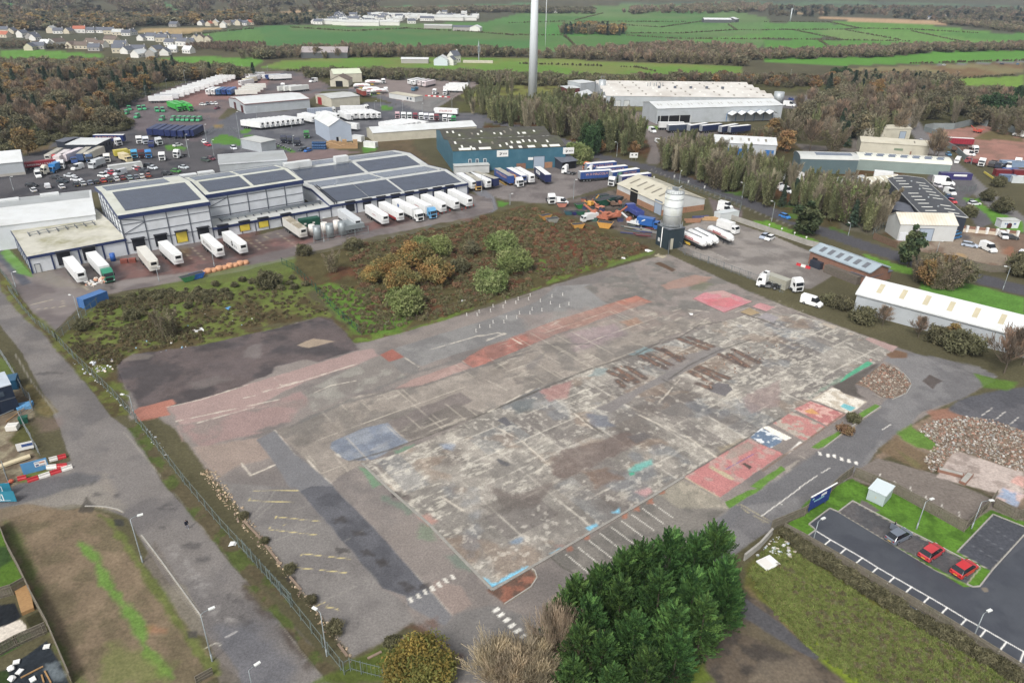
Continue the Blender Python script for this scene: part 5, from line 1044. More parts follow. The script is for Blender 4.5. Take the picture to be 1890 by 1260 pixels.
def tractor(H=3.75,chassis=True):
 W=2.45;h=W/2;b=MB()
 prof=[(-.2,1.0),(-.2,3.0),(-.05,H),(1.0,H),(1.75,2.95),(2.02,1.9),(2.06,.55),(1.2,.5),(.9,1.0)]
 b.prism([(-p[0],p[1]) if False else p for p in prof],-h,h,'y',PNT)
 g=MB();g.face([(1.83,-h*.9,2.85),(1.83,h*.9,2.85),(2.05,h*.9,1.98),(2.05,-h*.9,1.98)],GLS)
 for s in (-1,1): g.face([(.75,s*(h+.006),2.0),(1.75,s*(h+.006),2.0),(1.6,s*(h+.006),2.7),(.75,s*(h+.006),2.7)],GLS)
 k=MB();k.box(2.06,2.09,-h*.7,h*.7,.75,1.65,BLK);m=MB()
 pts=[('cab',b),('windscreen',g),('grille',k)]
 for s in (-1,1):
  q=BX(2.0,2.09,s*h*.78-.17,s*h*.78+.17,.7,.95,HLT);pts.append(('headlight',q))
  q=BX(1.55,1.75,s*(h+.2)-.1,s*(h+.2)+.1,1.9,2.5,BLK);pts.append(('wing_mirror',q))
 c=MB();c.box(-3.9,-.2,-.45,.45,.6,.95,CHS);c.cyl((-2.6,0,.95),.5,.14,BLK,12);c.box(-.9,.8,-h+.1,h-.1,.4,.98,CHS)
 for s in (-1,1): c.box(-1.6,-.3,s*.85-.3,s*.85+.3,.4,.95,RIM)
 c.box(-3.9,-3.75,-1.1,1.1,.55,.8,BLK);pts.append(('chassis',c))
 for x in (1.15,-2.7):
  for s in (-1,1): pts.append(WL(x,s*(h-.24),.5,.4,s))
 return asm(pts)
def tanker(L=11.5):
 b=MB();r=1.22;n=16;st=[(-L/2,.55,2.05),(-L/2+.5,1.0,2.35),(-L/2+1.6,r,2.6),(L*.05,r,2.65),(L*.3,r,2.55),(L/2-.5,1.0,2.35),(L/2,.5,2.25)]
 for i in range(len(st)-1):
  a,c=st[i],st[i+1]
  for k in range(n):
   t0,t1=2*PI*k/n,2*PI*(k+1)/n
   b.face([(a[0],a[1]*cos(t0),a[2]+a[1]*sin(t0)),(c[0],c[1]*cos(t0),c[2]+c[1]*sin(t0)),(c[0],c[1]*cos(t1),c[2]+c[1]*sin(t1)),(a[0],a[1]*cos(t1),a[2]+a[1]*sin(t1))],PNT,smooth=True)
 for s_,i in ((-1,0),(1,-1)): b.face([(st[i][0],st[i][1]*cos(2*PI*k/n),st[i][2]+st[i][1]*sin(2*PI*k/n)) for k in range(n)],PNT)
 RED=mat('red_vinyl_band',S(186,48,52),.4);q=MB()
 for s in (-1,1):
  q.box(-2.2,1.4,s*1.225-.01,s*1.225+.01,2.45,3.0,RED);q.box(-L/2+1.6,L/2-1.5,s*1.235-.01,s*1.235+.01,2.28,2.4,RED)
  for i in range(5): q.box(-1.8+i*.62,-1.4+i*.62,s*1.242-.006,s*1.242+.006,2.6,2.85,PNT)
 w=MB();w.box(-L/2+2,L/2-2,-.3,.3,3.84,3.9,RIM);w.cyl((-2,0,3.8),.3,.15,RIM,10);w.cyl((1.5,0,3.8),.3,.15,RIM,10)
 c=MB();c.box(-L/2+.3,L/2-1,-.5,.5,.85,1.3,CHS);c.box(-L/2+3.5,-L/2+6.0,-1.15,-.95,.5,1.1,PLT)
 for s in (-1,1): c.box(L/2-3.2,L/2-3.0,s*.8-.08,s*.8+.08,0,1.2,CHS)
 pts=[('tank',b,[('livery_band',q)]),('walkway',w),('chassis',c)]
 for x in (-L/2+1.1,-L/2+2.4,-L/2+3.7):
  for s in (-1,1): pts.append(WL(x,s*1.0,.5,.38,s))
 return asm(pts)
def rigid(L=7.5,box=True,open_=False):
 W=2.4;h=W/2;b=MB();b.prism([(L/2-1.9,.9),(L/2-1.9,2.6),(L/2-.5,2.6),(L/2-.05,1.75),(L/2,.5),(L/2-1.2,.5)],-h,h,'y',PNT)
 g=MB();g.face([(L/2-.42,-h*.88,2.5),(L/2-.42,h*.88,2.5),(L/2-.04,h*.88,1.8),(L/2-.04,-h*.88,1.8)],GLS)
 for s in (-1,1): g.face([(L/2-1.5,s*(h+.006),1.75),(L/2-.25,s*(h+.006),1.75),(L/2-.6,s*(h+.006),2.4),(L/2-1.5,s*(h+.006),2.4)],GLS)
 c=MB();c.box(-L/2,L/2-1.9,-.45,.45,.6,.98,CHS);pts=[('cab',b),('windscreen',g),('chassis',c)]
 q=MB()
 if open_:
  t=.08;q.box(-L/2,L/2-2.05,-h,h,1.0,1.12,PNT)
  for s in (-1,1): q.box(-L/2,L/2-2.05,s*(h-t/2)-t/2,s*(h-t/2)+t/2,1.12,2.1,PNT)
  q.box(-L/2,-L/2+t,-h+t,h-t,1.12,2.1,PNT);q.box(L/2-2.05-t,L/2-2.05,-h+t,h-t,1.12,2.2,PNT)
 else: q.box(-L/2,L/2-2.05,-h,h,1.0,3.4,PNT)
 pts.append(('load_body',q))
 for x in (-L*.27,L/2-1.1):
  for s in (-1,1): pts.append(WL(x,s*(h-.2),.45,.34,s))
 return asm(pts)
def container(L=6.06,W=2.44,H=2.6,rib=True):
 b=MB();n=int(L/.3)
 prof=[(-L/2,-W/2)]
 for i in range(n):
  x=-L/2+.1+i*(L-.2)/n;d=(L-.2)/n;prof+=[(x,-W/2),(x+d*.25,-W/2+.04),(x+d*.5,-W/2+.04),(x+d*.75,-W/2)]
 prof+=[(L/2,-W/2),(L/2,W/2)]+[(p[0],-p[1]) for p in prof[::-1][1:-1]]+[(-L/2,W/2)] if rib else [(L/2,-W/2),(L/2,W/2),(-L/2,W/2)]
 b.prism(prof,.12,H-.02,'z',PNT)
 f=MB()
 for sx in (-1,1):
  for sy in (-1,1): f.box(sx*(L/2)-.08,sx*(L/2)+.08,sy*(W/2)-.08,sy*(W/2)+.08,0,H,PNT)
 for sy in (-1,1): f.box(-L/2+.08,L/2-.08,sy*W/2-.05,sy*W/2+.05,H-.12,H,PNT);f.box(-L/2+.08,L/2-.08,sy*W/2-.05,sy*W/2+.05,0,.14,PNT)
 d=MB();d.box(L/2+.0,L/2+.03,-W/2+.1,-.01,.16,H-.14,PNT);d.box(L/2+.0,L/2+.03,.01,W/2-.1,.16,H-.14,PNT)
 for y in (-.7,-.3,.3,.7): d.box(L/2+.03,L/2+.06,y-.02,y+.02,.16,H-.14,RIM)
 return asm([('shell',b),('corner_frame',f),('door',d)])
def skip(L=4.6,W=2.2,H=1.8):
 b=MB();b.prism([(-L/2,H),(-L/2+.9,.15),(L/2-.9,.15),(L/2,H)],-W/2,W/2,'y',PNT);r=MB()
 for s in (-1,1): r.box(-L/2-.05,L/2+.05,s*W/2-.06,s*W/2+.06,H-.12,H+.02,PNT)
 for i in range(4):
  for s in (-1,1): r.box(-L*.25+i*L*.16,-L*.25+i*L*.16+.1,s*W/2-.09,s*W/2+.09,.2,H-.12,PNT)
 i_=MB();i_.box(-L/2+.15,L/2-.15,-W/2+.1,W/2-.1,H-.02,H+.03,CHS)
 return asm([('shell',b),('rim',r),('load',i_)])
PR=dict(hatch=car(),saloon=car(4.6,1.82,1.44,'saloon'),suv=car(4.5,1.88,1.68,'hatch'),estate=car(4.6,1.82,1.5,'estate'),van=van(),smallvan=van(4.4,1.84,1.85,1.15),
reefer=trailer(),curtain=trailer(fridge=False,curtain=True,roof=GREYROOF),curtainw=trailer(fridge=False,curtain=True),box=trailer(fridge=False),oldreefer=trailer(roof=GREYROOF),tractor=tractor(),tanker=tanker(),rigid=rigid(),tipper=rigid(7.2,False,True),container=container(),longcontainer=container(12.2),skip=skip())
def TR(proto,name,label,cat,rear,front,z=4.0,group=None,parts=0,color=None,swap=None,off=0.0):
 a=P1(rear,z);b=P1(front,z);m=(a+b)/2;rz=atan2(b.y-a.y,b.x-a.x)
 m+=VE((cos(rz),sin(rz),0))*off
 return put(PR[proto],name,label,cat,m.x,m.y,rz,group,parts,color,swap)
def AT(proto,name,label,cat,pos,face,z=0.7,group=None,parts=0,color=None,swap=None,scale=None):
 0
 a=P1(pos,z);b=P1(face,z);rz=atan2(b.y-a.y,b.x-a.x);return put(PR[proto],name,label,cat,a.x,a.y,rz,group,parts,color,swap,scale)
def off(s,dx,dy):
 k,p=s.split();x,y=p.split(',');return '%s %g,%g'%(k,float(x)+dx,float(y)+dy)
WHT_=(236,237,235);OFFW=(222,219,208);NAVY=(40,50,92);BLUE=(52,84,150);RED=(168,44,48);GREEN=(46,150,66);MINT=(60,170,112)
GD='=s docked`!s'
D=[('reefer','b1 490,958','b1 580,1065','$refrigerated =`first dock^low mossy*ed bay',WHT_),
('box','b1 660,925','b1 752,1022','$= behind the green cab`low mossy*ed bay',WHT_),
('reefer','b1 1022,880','b1 1112,988','$refrigerated =`left dock^tall !',OFFW),
('reefer','b1 1182,845','b1 1285,938','$refrigerated = left^yellow dock door',WHT_),
('reefer','b1 1487,795','b1 1588,884','$lettered = right^yellow dock door',WHT_),
('reefer','b1 1645,775','b1 1758,860','$=|a round black emblem on its side',WHT_),
('oldreefer','b2 225,668','b2 350,752','dirty old $=|a +stained*}green cabinets',(214,212,204)),
('reefer','b2 625,607','b2 748,690','pale +=|yellowed* behind the fenced cages',(206,210,212)),
('reefer','b2 825,580','b2 945,655','$=|thin red side lettering left^red skirted one',WHT_),
('reefer','b2 930,562','b2 1052,628','$=|red lower skirt',WHT_),
('box','b2 1035,545','b2 1152,600','$= behind the $cab`solar*ed dock',WHT_),
('box','b2 1135,525','b2 1252,582','$= behind the sky blue cab',WHT_),
('reefer','b2 1235,507','b2 1362,568','third $=?right end^solar*ed docks',WHT_),
('reefer','b2 1335,488','b2 1458,548','second $=?right end^solar*ed docks',WHT_),
('reefer','b2 1432,470','b2 1552,528','$=`far right dock^solar*ed building',WHT_)]
DT=[TR(p,'trailer',l,'trailer',a,b,group=GD,parts=1,color=c,swap={GREYROOF:mat('stained_trailer_roof',S(150,140,118),.8,ns=1,na=.2,dirt=(S(206,200,186),.9),ds=.35)} if p=='oldreefer' else None) for p,a,b,l,c in D]
def behind(tr,d):
 m=tr.matrix_basis;return tr.location+VE((cos(tr.rotation_euler[2]),sin(tr.rotation_euler[2]),0))*d, tr.rotation_euler[2]
for i,c,l in ((1,(44,140,108),'green cab|its =`low mossy*ed bay'),(10,WHT_,'$cab coupled`solar*ed docks'),(11,(100,168,214),'sky blue cab coupled`solar*ed docks')):
 p,rz=behind(DT[i],7.9);put(PR['tractor'],'lorry_cab',l,'lorry cab',p.x,p.y,rz,'cabs coupled`docks',True,c)
def TX(s,size,m,parent,loc,rot,name='lettering',depth=.004):
 cu=bpy.data.curves.new(name,'FONT');cu.body=s;cu.size=size;cu.extrude=depth;cu.align_x='CENTER';cu.align_y='CENTER'
 t=bpy.data.objects.new('tmp_text',cu);COL.objects.link(t);dg=bpy.context.evaluated_depsgraph_get();me=bpy.data.meshes.new_from_object(t.evaluated_get(dg));bpy.data.objects.remove(t)
 me.materials.clear();me.materials.append(m);o=link(name,me,parent,loc);o.rotation_euler=rot;return o
INK=mat('black_lettering',S(36,36,40),.5);REDI=mat('red_lettering',S(176,48,56),.5);WHI=mat('white_lettering',S(232,232,230),.5)
RT=(PI/2,0,0)
def camside(o):
 rz=o.rotation_euler[2];return -1 if (sin(rz)*-o.location.x-cos(rz)*-o.location.y)>0 else 1
def SX(o,s,size,m,x=0,z=2.7,y=1.295):
 sd=camside(o);return TX(s,size,m,o,(x,sd*y,z),(PI/2,0,0 if sd<0 else PI))
def GY(o,n,size,m,x=0,z=2.7,y=1.29,seed=1):
 0
 sd=camside(o);R=random.Random(seed);q=MB()
 for i in range(n):
  cx=x+(i-(n-1)/2)*size*.85;w=size*.55;t=size*.14
  q.box(cx-w/2,cx-w/2+t,sd*y-.006,sd*y+.006,z-size/2,z+size/2,m)
  if R.random()<.6: q.box(cx+w/2-t,cx+w/2,sd*y-.006,sd*y+.006,z-size/2,z+size/2*R.choice((1,.1)),m)
  for k in (0,.43,.86):
   if R.random()<.55: q.box(cx-w/2+t,cx+w/2-t,sd*y-.005,sd*y+.005,z-size/2+k*size,z-size/2+k*size+t,m)
 return q.bd('lettering',o)
GY(DT[4],9,1.0,INK,-.6,2.6)
q=MB();q.cyl((1.4,-1.295,2.7),.75,.015,INK,18,'y');q.cyl((1.4,-1.30,2.7),.32,.006,PNT,14,'y');q.bd('emblem',DT[5]);GY(DT[5],4,.7,mat('grey_lettering',S(120,124,130),.5),4.2,2.5)
for i in (8,11): GY(DT[i],12,.32,REDI,1.0,2.7)
q=BX(-6.7,6.0,-1.292,-1.278,1.15,1.9,mat('red_skirt',S(170,40,44),.4));q.bd('skirt',DT[9])
q=MB();q.cyl((-2.5,-1.29,2.9),.6,.012,mat('blue_emblem_paint',S(48,96,160),.4),16,'y');q.bd('emblem',DT[10])
GH='@ =s~haulier&'
H=[('reefer','f3 -45,495','f3 50,548','$= nearest the corner^solar*ed building',WHT_,None),('curtain','f3 50,480','f3 165,560','navy curtain =|grey* left^lone $one',NAVY,None),('reefer','f3 110,470','f3 285,548','$= between two navy curtain =s',WHT_,None),('curtain','f3 205,468','f3 365,520','navy curtain =}yellow beam',NAVY,None),
('curtain','f3 480,408','f3 632,492','blue lettered curtain = behind the orange cab',BLUE,None),('reefer','f3 655,400','f3 815,488','$roofed =|blue lettered side',BLUE,'w'),('reefer','f3 765,390','f3 938,484','plain $= right^blue lettered pair',WHT_,None),('curtain','f3 1050,382','f3 1185,482','lone navy curtain =|$roof and $panel',NAVY,'w'),
('curtain','b3 585,281','b3 745,268','rear blue lettered ={road bend',BLUE,'w'),('curtain','b3 665,312','b3 825,297','middle blue lettered ={road bend',BLUE,'w'),('curtain','b3 535,340','b3 715,328','front left blue =|a long $roof',BLUE,'w'),('curtain','b3 745,342','b3 930,317','front blue =|$front edge',BLUE,'w'),('curtain','b3 815,372','b3 1015,350','blue = behind the green cab{cream shed',(62,66,120),'w')]
WROOF=mat('white_vinyl_roof',S(232,232,228),.5,ns=.4,na=.05)
HT=[]
for p,a,b,l,c,w_ in H:
 o=TR(p,'trailer',l,'trailer',a,b,group=GH,parts=1,color=c,swap={GREYROOF:WROOF} if w_ else None);HT.append(o)
 if w_ and p=='reefer':
  q=BX(-6.76,6.76,-1.275,1.275,4.0,4.03,WROOF);q.bd('roof',o);q=BX(6.755,6.77,-1.2,1.2,1.2,3.95,WROOF);q.bd('front_panel',o)
for i in (4,5,8,9,10,11,12):
 SX(HT[i],'W H MALCOLM',1.35,WHI if i==12 else mat('peach_lettering',S(226,170,140),.5),0.2,2.9)
q=BX(-4.5,.5,-1.296,-1.282,2.2,3.4,WROOF);q.bd('side_panel',HT[7]);GY(HT[7],5,.5,mat('blue_lettering',S(60,80,150),.5),-2,2.8,1.3)
GHc='tractor units~haulier&'
for s,f,l,c in (('f3 665,575','f3 720,650','orange cab in front^blue lettered =',(222,150,50)),('f3 760,610','f3 830,640','$cab|navy chassis among the haulier =s',WHT_),('f3 165,660','f3 215,700','navy and yellow cab next to the curved path',(208,160,70)),('f3 1470,430','f3 1380,420','$cab facing left{dark canopy',WHT_),('f3 1235,850','f3 1275,900','$cab parked`scrap& fence',WHT_),('f1 10,600','f1 -60,640','$cab`left end^cream shed',WHT_),('f1 100,530','f1 60,560','green cab behind the $one{cream shed',(40,96,74)),('b3 600,335','b3 545,330','$cab among the blue lettered =s',WHT_),('b3 575,310','b3 530,318','orange fronted cab`end^blue =s',(206,112,60))):
 AT('tractor','lorry_cab',l,'lorry cab',s,f,1.5,GHc,True,c)
GT='white cement tankers'
for a,b,l in (('f8 660,225','f8 905,330','front left $tanker|a red framed band}dark silo base'),('f8 760,195','f8 1010,320','second plain $tanker?silo'),('f8 845,175','f8 1100,300','third plain $tanker?silo'),('f8 1065,150','f8 1310,260','$tanker|a red band standing apart on the right')):
 o=TR('tanker','tanker_trailer',l,'tanker',a,b,3.2,GT,True)
AT('rigid','box_van','$box van parked behind the tankers','van','f8 1290,150','f8 1420,190',1.6,None,True)
AT('hatch','parked_car','silver blue hatchback~silo&{wall','car','g7 635,1065','g7 570,1100',.7,'two cars{yard wall',True,(170,180,196));AT('hatch','parked_car','$hatchback~silo&{wall','car','g7 715,1090','g7 650,1120',.7,'two cars{yard wall',True,WHT_)
AT('hatch','parked_car','bright blue car driving on the main road','car','g7 935,775','g7 1040,815',.7,None,True,(50,130,205))
for s,f,l,c,p in (('f8 1830,940','f8 1770,930','$@ cab half hidden`east edge^silo&',WHT_,'tractor'),('b4 225,1165','b4 265,1190','$@ cab in front^+cabin`yard fence',WHT_,'tractor'),('b4 20,1130','b4 -20,1120','$@ cab left^+cabin`yard fence',WHT_,'tractor')):
 AT(p,'lorry_cab',l,'lorry cab',s,f,1.5,'@ cabs{yard fence',True,c)
AT('container','site_cabin','+flat*ed cabin on a flatbed`yard fence','cabin','b4 105,1130','b4 190,1160',1.6,None,True,(168,166,150))
AT('van','white_van','$pickup van`fence{$shed','van','c4 520,55','c4 570,70',1,None,True,WHT_)
for s,f,l,c,p in (('d4 1085,300','d4 1150,268','dark +hatchback|its front door open~car park',(112,120,132),'hatch'),('d4 1297,405','d4 1350,370','smaller red hatchback~middle^car park row',(196,52,58),'hatch'),('d4 1508,512','d4 1575,470','red hatchback`right end^car park row',(200,34,42),'hatch')):
 o=AT(p,'parked_car',l,'car',s,f,.75,'cars~car park',True,c,None,1.02)
 if 'door' in l:
  q=BX(-.0,.04,0,.95,.3,1.3,PNT);d=q.bd('front_door',o,(.65,.9,0));d.rotation_euler=(0,0,radians(12));repaint(d,{PNT:PMT(c)})
GW='$=s^long row along the left fence'
a=P1('e1 900,600',4);b=P1('e2 550,172',4);a0,a1=P1('e1 672,612',4),P1('e1 1125,598',4);rz=atan2(a1.y-a0.y,a1.x-a0.x)
n=15
for i in range(n):
 p=a+(b-a)*(i/(n-1));put(PR['reefer' if i%3 else 'box'],'trailer','$box =, %s?front^long row{left fence'%ORD[i],'trailer',p.x,p.y,rz,GW,i<3,WHT_ if i!=1 else (212,214,216))
def ROW(proto,n,fa,fb,heads,lab,group,color=WHT_,z=3.4,name='trailer',cat='trailer',cols=None,half=6.75,parts=0,protos=None):
 0
 A_,B_=P1(fa,z),P1(fb,z);r,f=P1(heads[0],4),P1(heads[1],4);rz=atan2(f.y-r.y,f.x-r.x);d=VE((cos(rz),sin(rz),0))
 for i in range(n):
  p=A_+(B_-A_)*(i/max(1,n-1))-d*half;put(PR[(protos or [proto])[i%len(protos or [proto])]],name,lab%ORD[i] if '%s' in lab else lab,cat,p.x,p.y,rz,group,i<parts,(cols[i%len(cols)] if cols else color))
ROW('reefer',5,'e2 130,500','e2 545,500',('e2 280,400','e2 100,480'),'=, %s from left~short $and blue row','short $and blue row#=s',cols=[WHT_,WHT_,(60,110,160),(44,74,140),(50,100,168)],parts=2)
a=P1('e2 880,480',4);b=P1('e2 1060,365',4);r,f=P1('e2 680,490',4),P1('e2 1090,478',4);rz=atan2(f.y-r.y,f.x-r.x)
for i in range(4): p=a+(b-a)*(i/3);put(PR['box'],'trailer','cream side on =, %s?front above the long $shed'%ORD[i],'trailer',p.x,p.y,rz,'side on =s above the long $shed',i==0,(226,224,214))
ROW('reefer',3,'e2 785,190','e2 930,190',('e2 1060,150','e2 790,180'),'$=, %s?left`back^=&','$=s`back^=&')
ROW('reefer',4,'e2 1195,205','e2 1400,215',('e2 1570,180','e2 1200,200'),'=, %s from left~back right& corner','=s~back right corner',cols=[WHT_,(44,70,130),WHT_,WHT_])
ROW('reefer',3,'e2 760,330','e2 900,250',('e2 1060,250','e2 780,300'),'pale =, %s from front on the middle& island','=s^middle island',cols=[WHT_,(228,220,190),WHT_])
ROW('reefer',9,'e2 1200,1135','e8 612,318',('e2 960,1075','e2 1195,1105'),'$=|dark front panel, %s from left below the long $shed','$=s below the long $shed',parts=9,half=7.2)
ROW('reefer',2,'e8 830,290','e8 922,268',('e8 625,220','e8 865,275'),'$=, %s^pair right^nine = row','pair#$=s right^long row',parts=2,half=7.2)
ROW('reefer',2,'e8 1185,255','e8 1302,238',('e8 960,185','e8 1195,240'),'$=, %s^pair behind the +gabled shed','pair#$=s behind the +gabled shed',parts=2,half=7.2)
TR('curtainw','trailer','blue +sided = standing side on behind the $pairs','trailer','e8 725,108','e8 1150,90',color=(150,160,176),parts=1);AT('tractor','lorry_cab','$cab^blue +side on =','lorry cab','e8 1195,140','e8 1250,140',2,None,True)
TR('box','trailer','$side on = behind the row#docked $lorries','trailer','e8 1370,60','e8 1775,52',color=WHT_,parts=1);AT('tractor','lorry_cab','$cab^side on = behind the $lorries','lorry cab','e8 1830,90','e8 1880,95',2,None,True)
ROW('reefer',5,'e3 1225,960','e3 1680,950',('e3 1080,875','e3 1225,930'),'$@ =, %s from left~row}roundabout','$@ =s}roundabout road',parts=5,half=7.2)
TR('box','trailer','long $=|cab`left^row{roundabout road','trailer','e3 905,880','e3 1100,960',color=WHT_,parts=1);AT('tractor','lorry_cab','$cab facing the&`left^roundabout row','lorry cab','e3 1118,1010','e3 1140,1060',2,None,True)
ROW('box',2,'e3 1110,1160','e3 1270,1160',('e3 900,1110','e3 1150,1140'),'$=, %s#two behind the +gabled shed*','$=s behind the +shed*')
ROW('reefer',5,'e4 20,1120','e4 400,1065',('e4 600,1110','e4 300,1060'),'$=|+rear door, %s from left above the cream shed','$=s above the cream long shed',parts=3)
TR('box','trailer','long $=`right^row above the cream shed','trailer','e4 900,1095','e4 560,1045',color=WHT_,parts=1)
GC2='tractor units parked above the cream long shed'
for i,(x,y,c,l) in enumerate(((350,965,(196,160,166),'$and red @ cab`left^cab line'),(470,975,WHT_,'$cab|yellow bumper~cab line'),(585,980,(214,222,216),'$cab|dark green screen~cab line'),(697,985,(128,44,58),'maroon cab~cab line'),(812,985,WHT_,'$cab right^maroon one'),(910,995,(226,226,236),'pale lilac $cab~cab line'),(1013,1000,WHT_,'$cab|exposed chassis~cab line'),(1110,1010,(120,44,52),'small dark red cab~cab line'),(1268,1025,WHT_,'$cab near the right end^cab line'),(1375,1035,WHT_,'$cab}green tank unit'),(1440,1045,(30,140,74),'green cab`right end^cab line'))):
 AT('tractor','lorry_cab',l,'lorry cab','e4 %d,%d'%(x,y),'e4 %d,%d'%(x+4,y+60),2,GC2,True,c)
o=TR('reefer','trailer','$=|red side lettering moving along the estate road','trailer','e4 1500,850','e4 1105,830',color=WHT_,parts=1)
GY(o,9,1.0,REDI,.3,2.7)
ROW('reefer',4,'e4 575,300','e4 868,345',('e4 760,235','e4 590,270'),'$and red @, %s from left`back#@ park','$and red lorries`back^@ park',cols=[WHT_,WHT_,(226,216,214),(230,214,214)],parts=4)
for i,s in enumerate(('e4 650,340','e4 862,360')): AT('tractor','lorry_cab',('left','right')[i]+' $cab^lorries`back^@ park','lorry cab',s,off(s,-12,50),2,None,False)
for i,(a,b) in enumerate((('e4 1280,410','e4 1590,420'),('e4 1320,370','e4 1640,380'),('e4 1370,345','e4 1700,350'))): TR('box','trailer','$side on =, %s from front`right @ park fence'%ORD[i],'trailer',a,b,group='$=s`right fence^@ park',color=WHT_,parts=1)
for s,l in (('e4 1085,520','left $and red cab}barrier line^@ park'),('e4 1290,530','right $and red cab}barrier line^@ park')): AT('tractor','lorry_cab',l,'lorry cab',s,off(s,-60,20),1.8,None,True,WHT_)
for i,(a,b) in enumerate((('e3 1440,305','e3 1680,305'),('e3 1200,375','e3 1480,375'),('e3 1400,440','e3 1640,440'),('e3 1560,480','e3 1790,470'))): TR('tanker','tanker_trailer','$tanker, %s?back~@ park'%ORD[i],'tanker',a,b,3.2,'$tankers~@ park')
for s,l,c in (('e3 1750,310','navy and $cab^rear tanker',WHT_),('e3 1800,480','$mixer cab`front^tankers',WHT_)): AT('tractor','lorry_cab',l,'lorry cab',s,off(s,60,25),2,None,False,c)
TR('curtain','trailer','red brown curtain = turning`@ park gate','trailer','e3 1240,440','e3 1420,520',color=(150,66,58),parts=1);AT('tractor','lorry_cab','pink $cab^red brown =','lorry cab','e3 1465,545','e3 1500,590',1.8,None,True,(222,200,206))
AT('tipper','flatbed_lorry','blue flatbed @|green load~@ park','lorry','e4 690,455','e4 610,480',1.5,None,True,(60,120,150))
AT('van','white_van','$box van{hedge above the =&','van','e3 400,300','e3 330,310',1.4,None,False,WHT_,None,1.3)
AT('tractor','lorry_cab','$cab`head^+= line','lorry cab','e2 1605,400','e2 1560,430',2,None,False);
for i in range(3): TR('box','trailer','+$=, %s behind the $cab above the long $shed'%ORD[i],'trailer','e3 %d,%d'%(-60+i*115,395),'e3 %d,%d'%(-160+i*115,405),color=(214,216,210),group='+$= line above the long $shed')
GG='green and $vans^small fleet'
for i,s in enumerate(('e1 240,915','e1 300,835','e1 445,985','e1 490,835','e1 585,825','e1 835,865','e1 945,865','e1 930,1035','e1 1150,1035','e1 1265,1035','e1 1355,1040','e1 1440,1040','e1 1545,1045','e1 1650,1045')):
 lab='green van~front line#six{fence' if i>=8 else ('green van alone left^front line#six','green van`far left corner','green van behind the far left one','green van in front^brown thicket','left green van^pair{orange digger','right green van^pair{orange digger','left green van^pair below the $=s','right green van^pair below the $=s')[(i+1)%8]
 if i>=8: lab='green van, %s?left~line#six{fence'%ORD[i-8]
 AT('van','green_van',lab,'van',s,off(s,-70,35) if i in(0,2,7) or i>=8 else off(s,50,60),1.2,GG,True,MINT)
GG2='bright green lorries^small fleet'
for i,(a,b) in enumerate((('e1 1060,700','e1 1230,760'),('e1 1190,690','e1 1330,735'),('e1 1320,700','e1 1430,745'))):
 o=TR('box','trailer','bright green @ =, %s from left near the long $shed'%ORD[i],'trailer',a,b,group=GG2,color=(52,176,60),parts=1);p,rz=behind(o,7.9);put(PR['tractor'],'lorry_cab','bright green cab, %s?left^green lorries'%ORD[i],'lorry cab',p.x,p.y,rz,GG2,True,(52,176,60))
for i,(x,y) in enumerate(((1075,170),(1195,170),(1300,185),(1420,190),(1540,200),(1670,205),(1800,195),(1880,190))):
 TR('curtain','trailer','dark navy open topped =, %s from left~fenced row'%ORD[i],'trailer','e6 %d,%d'%(x+70,y-32),'e6 %d,%d'%(x-25,y+18),3.4,group='navy =s^fenced row',color=(38,50,96),swap={GREYROOF:mat('dark_navy_sheet',S(60,70,104),.5)})
o=TR('curtain','trailer','navy lettered = parked along the back^scrap&','trailer','e5 1530,300','e6 480,300',color=(34,52,110),parts=1,swap={GREYROOF:WROOF});SX(o,'W H MALCOLM',1.35,mat('peach_lettering',S(226,170,140),.5),-1,2.9)
o=TR('box','trailer','red lettered = bed}+shed','trailer','e5 120,850','e5 620,790',2.8,color=(156,38,50),parts=1);o.scale=(1,.9,.72);GY(o,15,.9,WHI,0,2.5)
SC=[('oldreefer','e5 820,600','e5 640,700','weathered $=`left^scrap lorries',(208,206,196)),('box','e5 950,640','e5 820,720','$and red @ box~scrap&',(222,212,210)),('box','e5 1130,625','e5 1040,660','$box|pink front~scrap&',(226,214,216)),('curtain','e5 1370,590','e5 1260,670','blue +curtain @~scrap&',(66,90,130)),('oldreefer','e5 1560,590','e5 1450,640','cream box @`right^scrap line',(220,212,196)),('longcontainer','e6 290,850','e6 740,790','dirty $long container lying{parked cars',(206,208,204)),('rigid','e6 330,600','e6 640,560','yellow sided @~scrap&',(214,196,60)),('rigid','e6 440,640','e6 600,690','cream round backed @~scrap&',(220,204,160))]
for p,a,b,l,c in SC: TR(p,'lorry',l,'lorry',a,b,3.4,group='old lorries^scrap&',color=c)
